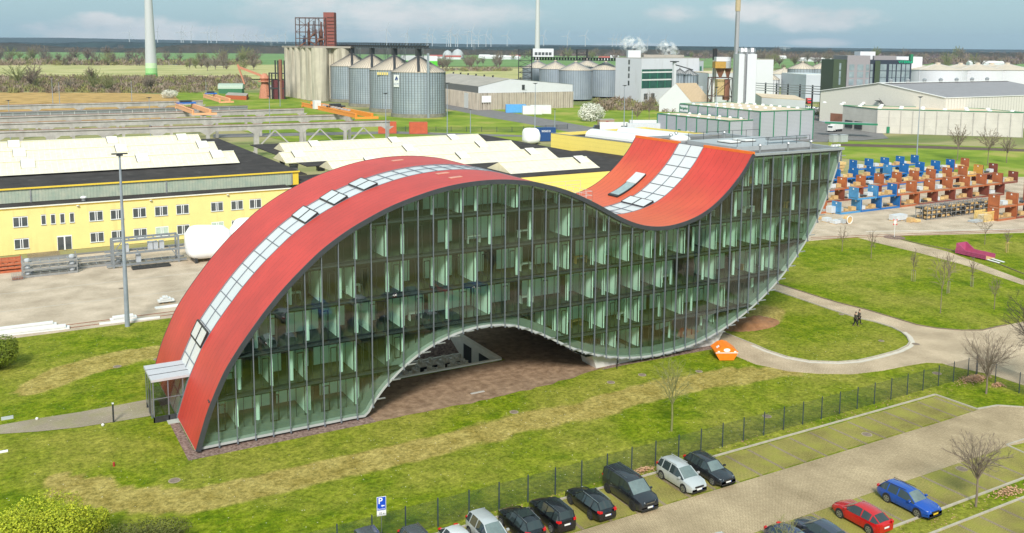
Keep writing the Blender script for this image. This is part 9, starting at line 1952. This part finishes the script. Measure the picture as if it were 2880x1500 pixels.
# far hamlet: gas domes, barns and houses
for k, (x, y, w_, h, mt) in enumerate([(1930, 495, 22, 14, M_greyb), (2030, 495, 26, 16, M_greyb)]):
    P = gd(2300, 720+x/3.578); t = thing('gas_dome', '%s grey dome of the far farm right of the silos' % ('left', 'right')[k], 'dome', (P.x, P.y, 0), 0, 'far farm domes'); mb = MB(); mb.lathe([(w_*0.6, 0), (w_*0.6, h*0.4), (w_*0.5, h), (w_*0.3, h*1.4), (0.1, h*1.6)], 16); mb.build('dome', mt, t, local=True, smooth=True)
M_rr = mat('far_red_roof', (0.35, 0.08, 0.06), 0.8)
for k, (c, x, D, w_, red) in enumerate([(1, 1870, 2350, 60, 1), (1, 1980, 2250, 40, 1), (1, 2390, 2400, 60, 0), (1, 2290, 2500, 30, 0), (1, 2540, 2300, 50, 0), (2, 20, 2500, 30, 1), (2, 905, 2300, 28, 1), (2, 1010, 2600, 24, 0), (3, 100, 2800, 26, 0), (3, 60, 2900, 24, 1), (3, 420, 2300, 90, 0), (3, 2100, 1900, 60, 0), (3, 2180, 1850, 50, 0), (0, 2420, 4200, 60, 0), (0, 2500, 4300, 50, 0)]):
    P = gd(D, c*720+x/3.578); t = thing('far_house', '%s in the far plain, %s from the left' % (('white-roofed farm building', 'red-roofed farm building')[red], ORD[k]), 'house', (P.x, P.y, 0), -YAW+rf.uniform(-.3, .3), 'far farm buildings')
    mb = MB(); mb.box(-w_/2, 0, 0, w_/2, 12, 6); mb.build('wall', M_gw, t, local=True); mb = MB(); mb.add([(-w_/2, -.5, 6), (w_/2, -.5, 6), (w_/2, 6, 10), (-w_/2, 6, 10), (w_/2, 12.5, 6), (-w_/2, 12.5, 6)], [(0, 1, 2, 3), (3, 2, 4, 5), (0, 3, 5), (1, 4, 2)]); mb.build('roof', M_rr if red else M_lamp, t, local=True)
# steam over the plant
ms = bpy.data.materials.new('steam'); ms.use_nodes = True; nd = ms.node_tree.nodes; L = ms.node_tree.links; nd.clear(); ou = nd.new('ShaderNodeOutputMaterial'); df = nd.new('ShaderNodeBsdfTranslucent'); df.inputs[0].default_value = (0.95, 0.95, 0.95, 1); d2 = nd.new('ShaderNodeBsdfDiffuse'); d2.inputs[0].default_value = (0.95, 0.95, 0.95, 1); m0 = nd.new('ShaderNodeMixShader'); L.new(df.outputs[0], m0.inputs[1]); L.new(d2.outputs[0], m0.inputs[2]); tr = nd.new('ShaderNodeBsdfTransparent'); lw = nd.new('ShaderNodeLayerWeight'); lw.inputs[0].default_value = 0.5; m1 = nd.new('ShaderNodeMixShader'); tc = nd.new('ShaderNodeTexCoord'); nz = nd.new('ShaderNodeTexNoise'); nz.inputs['Scale'].default_value = 0.25; L.new(tc.outputs['Object'], nz.inputs[0]); mr = nd.new('ShaderNodeMapRange'); mr.inputs[1].default_value = 0.42; mr.inputs[2].default_value = 0.6; mr.inputs[4].default_value = 0.7; L.new(nz.outputs['Fac'], mr.inputs[0]); iv = math_node(nd, L, 'MULTIPLY', math_node(nd, L, 'SUBTRACT', 1.0, lw.outputs['Facing']), mr.outputs[0]); L.new(iv, m1.inputs[0]); L.new(tr.outputs[0], m1.inputs[1]); L.new(m0.outputs[0], m1.inputs[2]); L.new(m1.outputs[0], ou.inputs[0])
for k, (x, y, s_) in enumerate(((1180, 455, 7), (1520, 490, 6))): P = gd(600, 1440+x/3.578); z = hz(P, y/3.578); mb = MB(); mb.ball((0, 0, 0), s_, 16, 10, (1.2, 1, 0.9)); mb.ball((s_*0.9, 0, -s_*0.3), s_*0.7, 14, 8, (1.2, 1, 0.8)); o = mb.build('steam', ms, loc=(P.x, P.y, z), local=True); tag(o, ('white steam puff over the roof tower of the white plant', 'fainter steam puff over the plant roof')[k], 'steam', kind='stuff')
# air
mh_ = bpy.data.materials.new('haze_air'); mh_.use_nodes = True; nd = mh_.node_tree.nodes; L = mh_.node_tree.links; nd.clear(); ou = nd.new('ShaderNodeOutputMaterial'); pv = nd.new('ShaderNodeVolumePrincipled'); pv.inputs['Color'].default_value = (0.66, 0.80, 1.0, 1); pv.inputs['Density'].default_value = 5.0e-5; pv.inputs['Anisotropy'].default_value = 0.2; L.new(pv.outputs[0], ou.inputs['Volume'])
mb = MB(); mb.box(-6100, -2100, -4.2, 14100, 14100, 240); hz_o = mb.build('haze', mh_); tag(hz_o, kind='stuff'); hz_o.display_type = 'WIRE'
tag(hz_o, 'thin blue haze over the whole plain', 'haze')
# name repeats with Blender's own suffixes only and drop the compact marker attribute
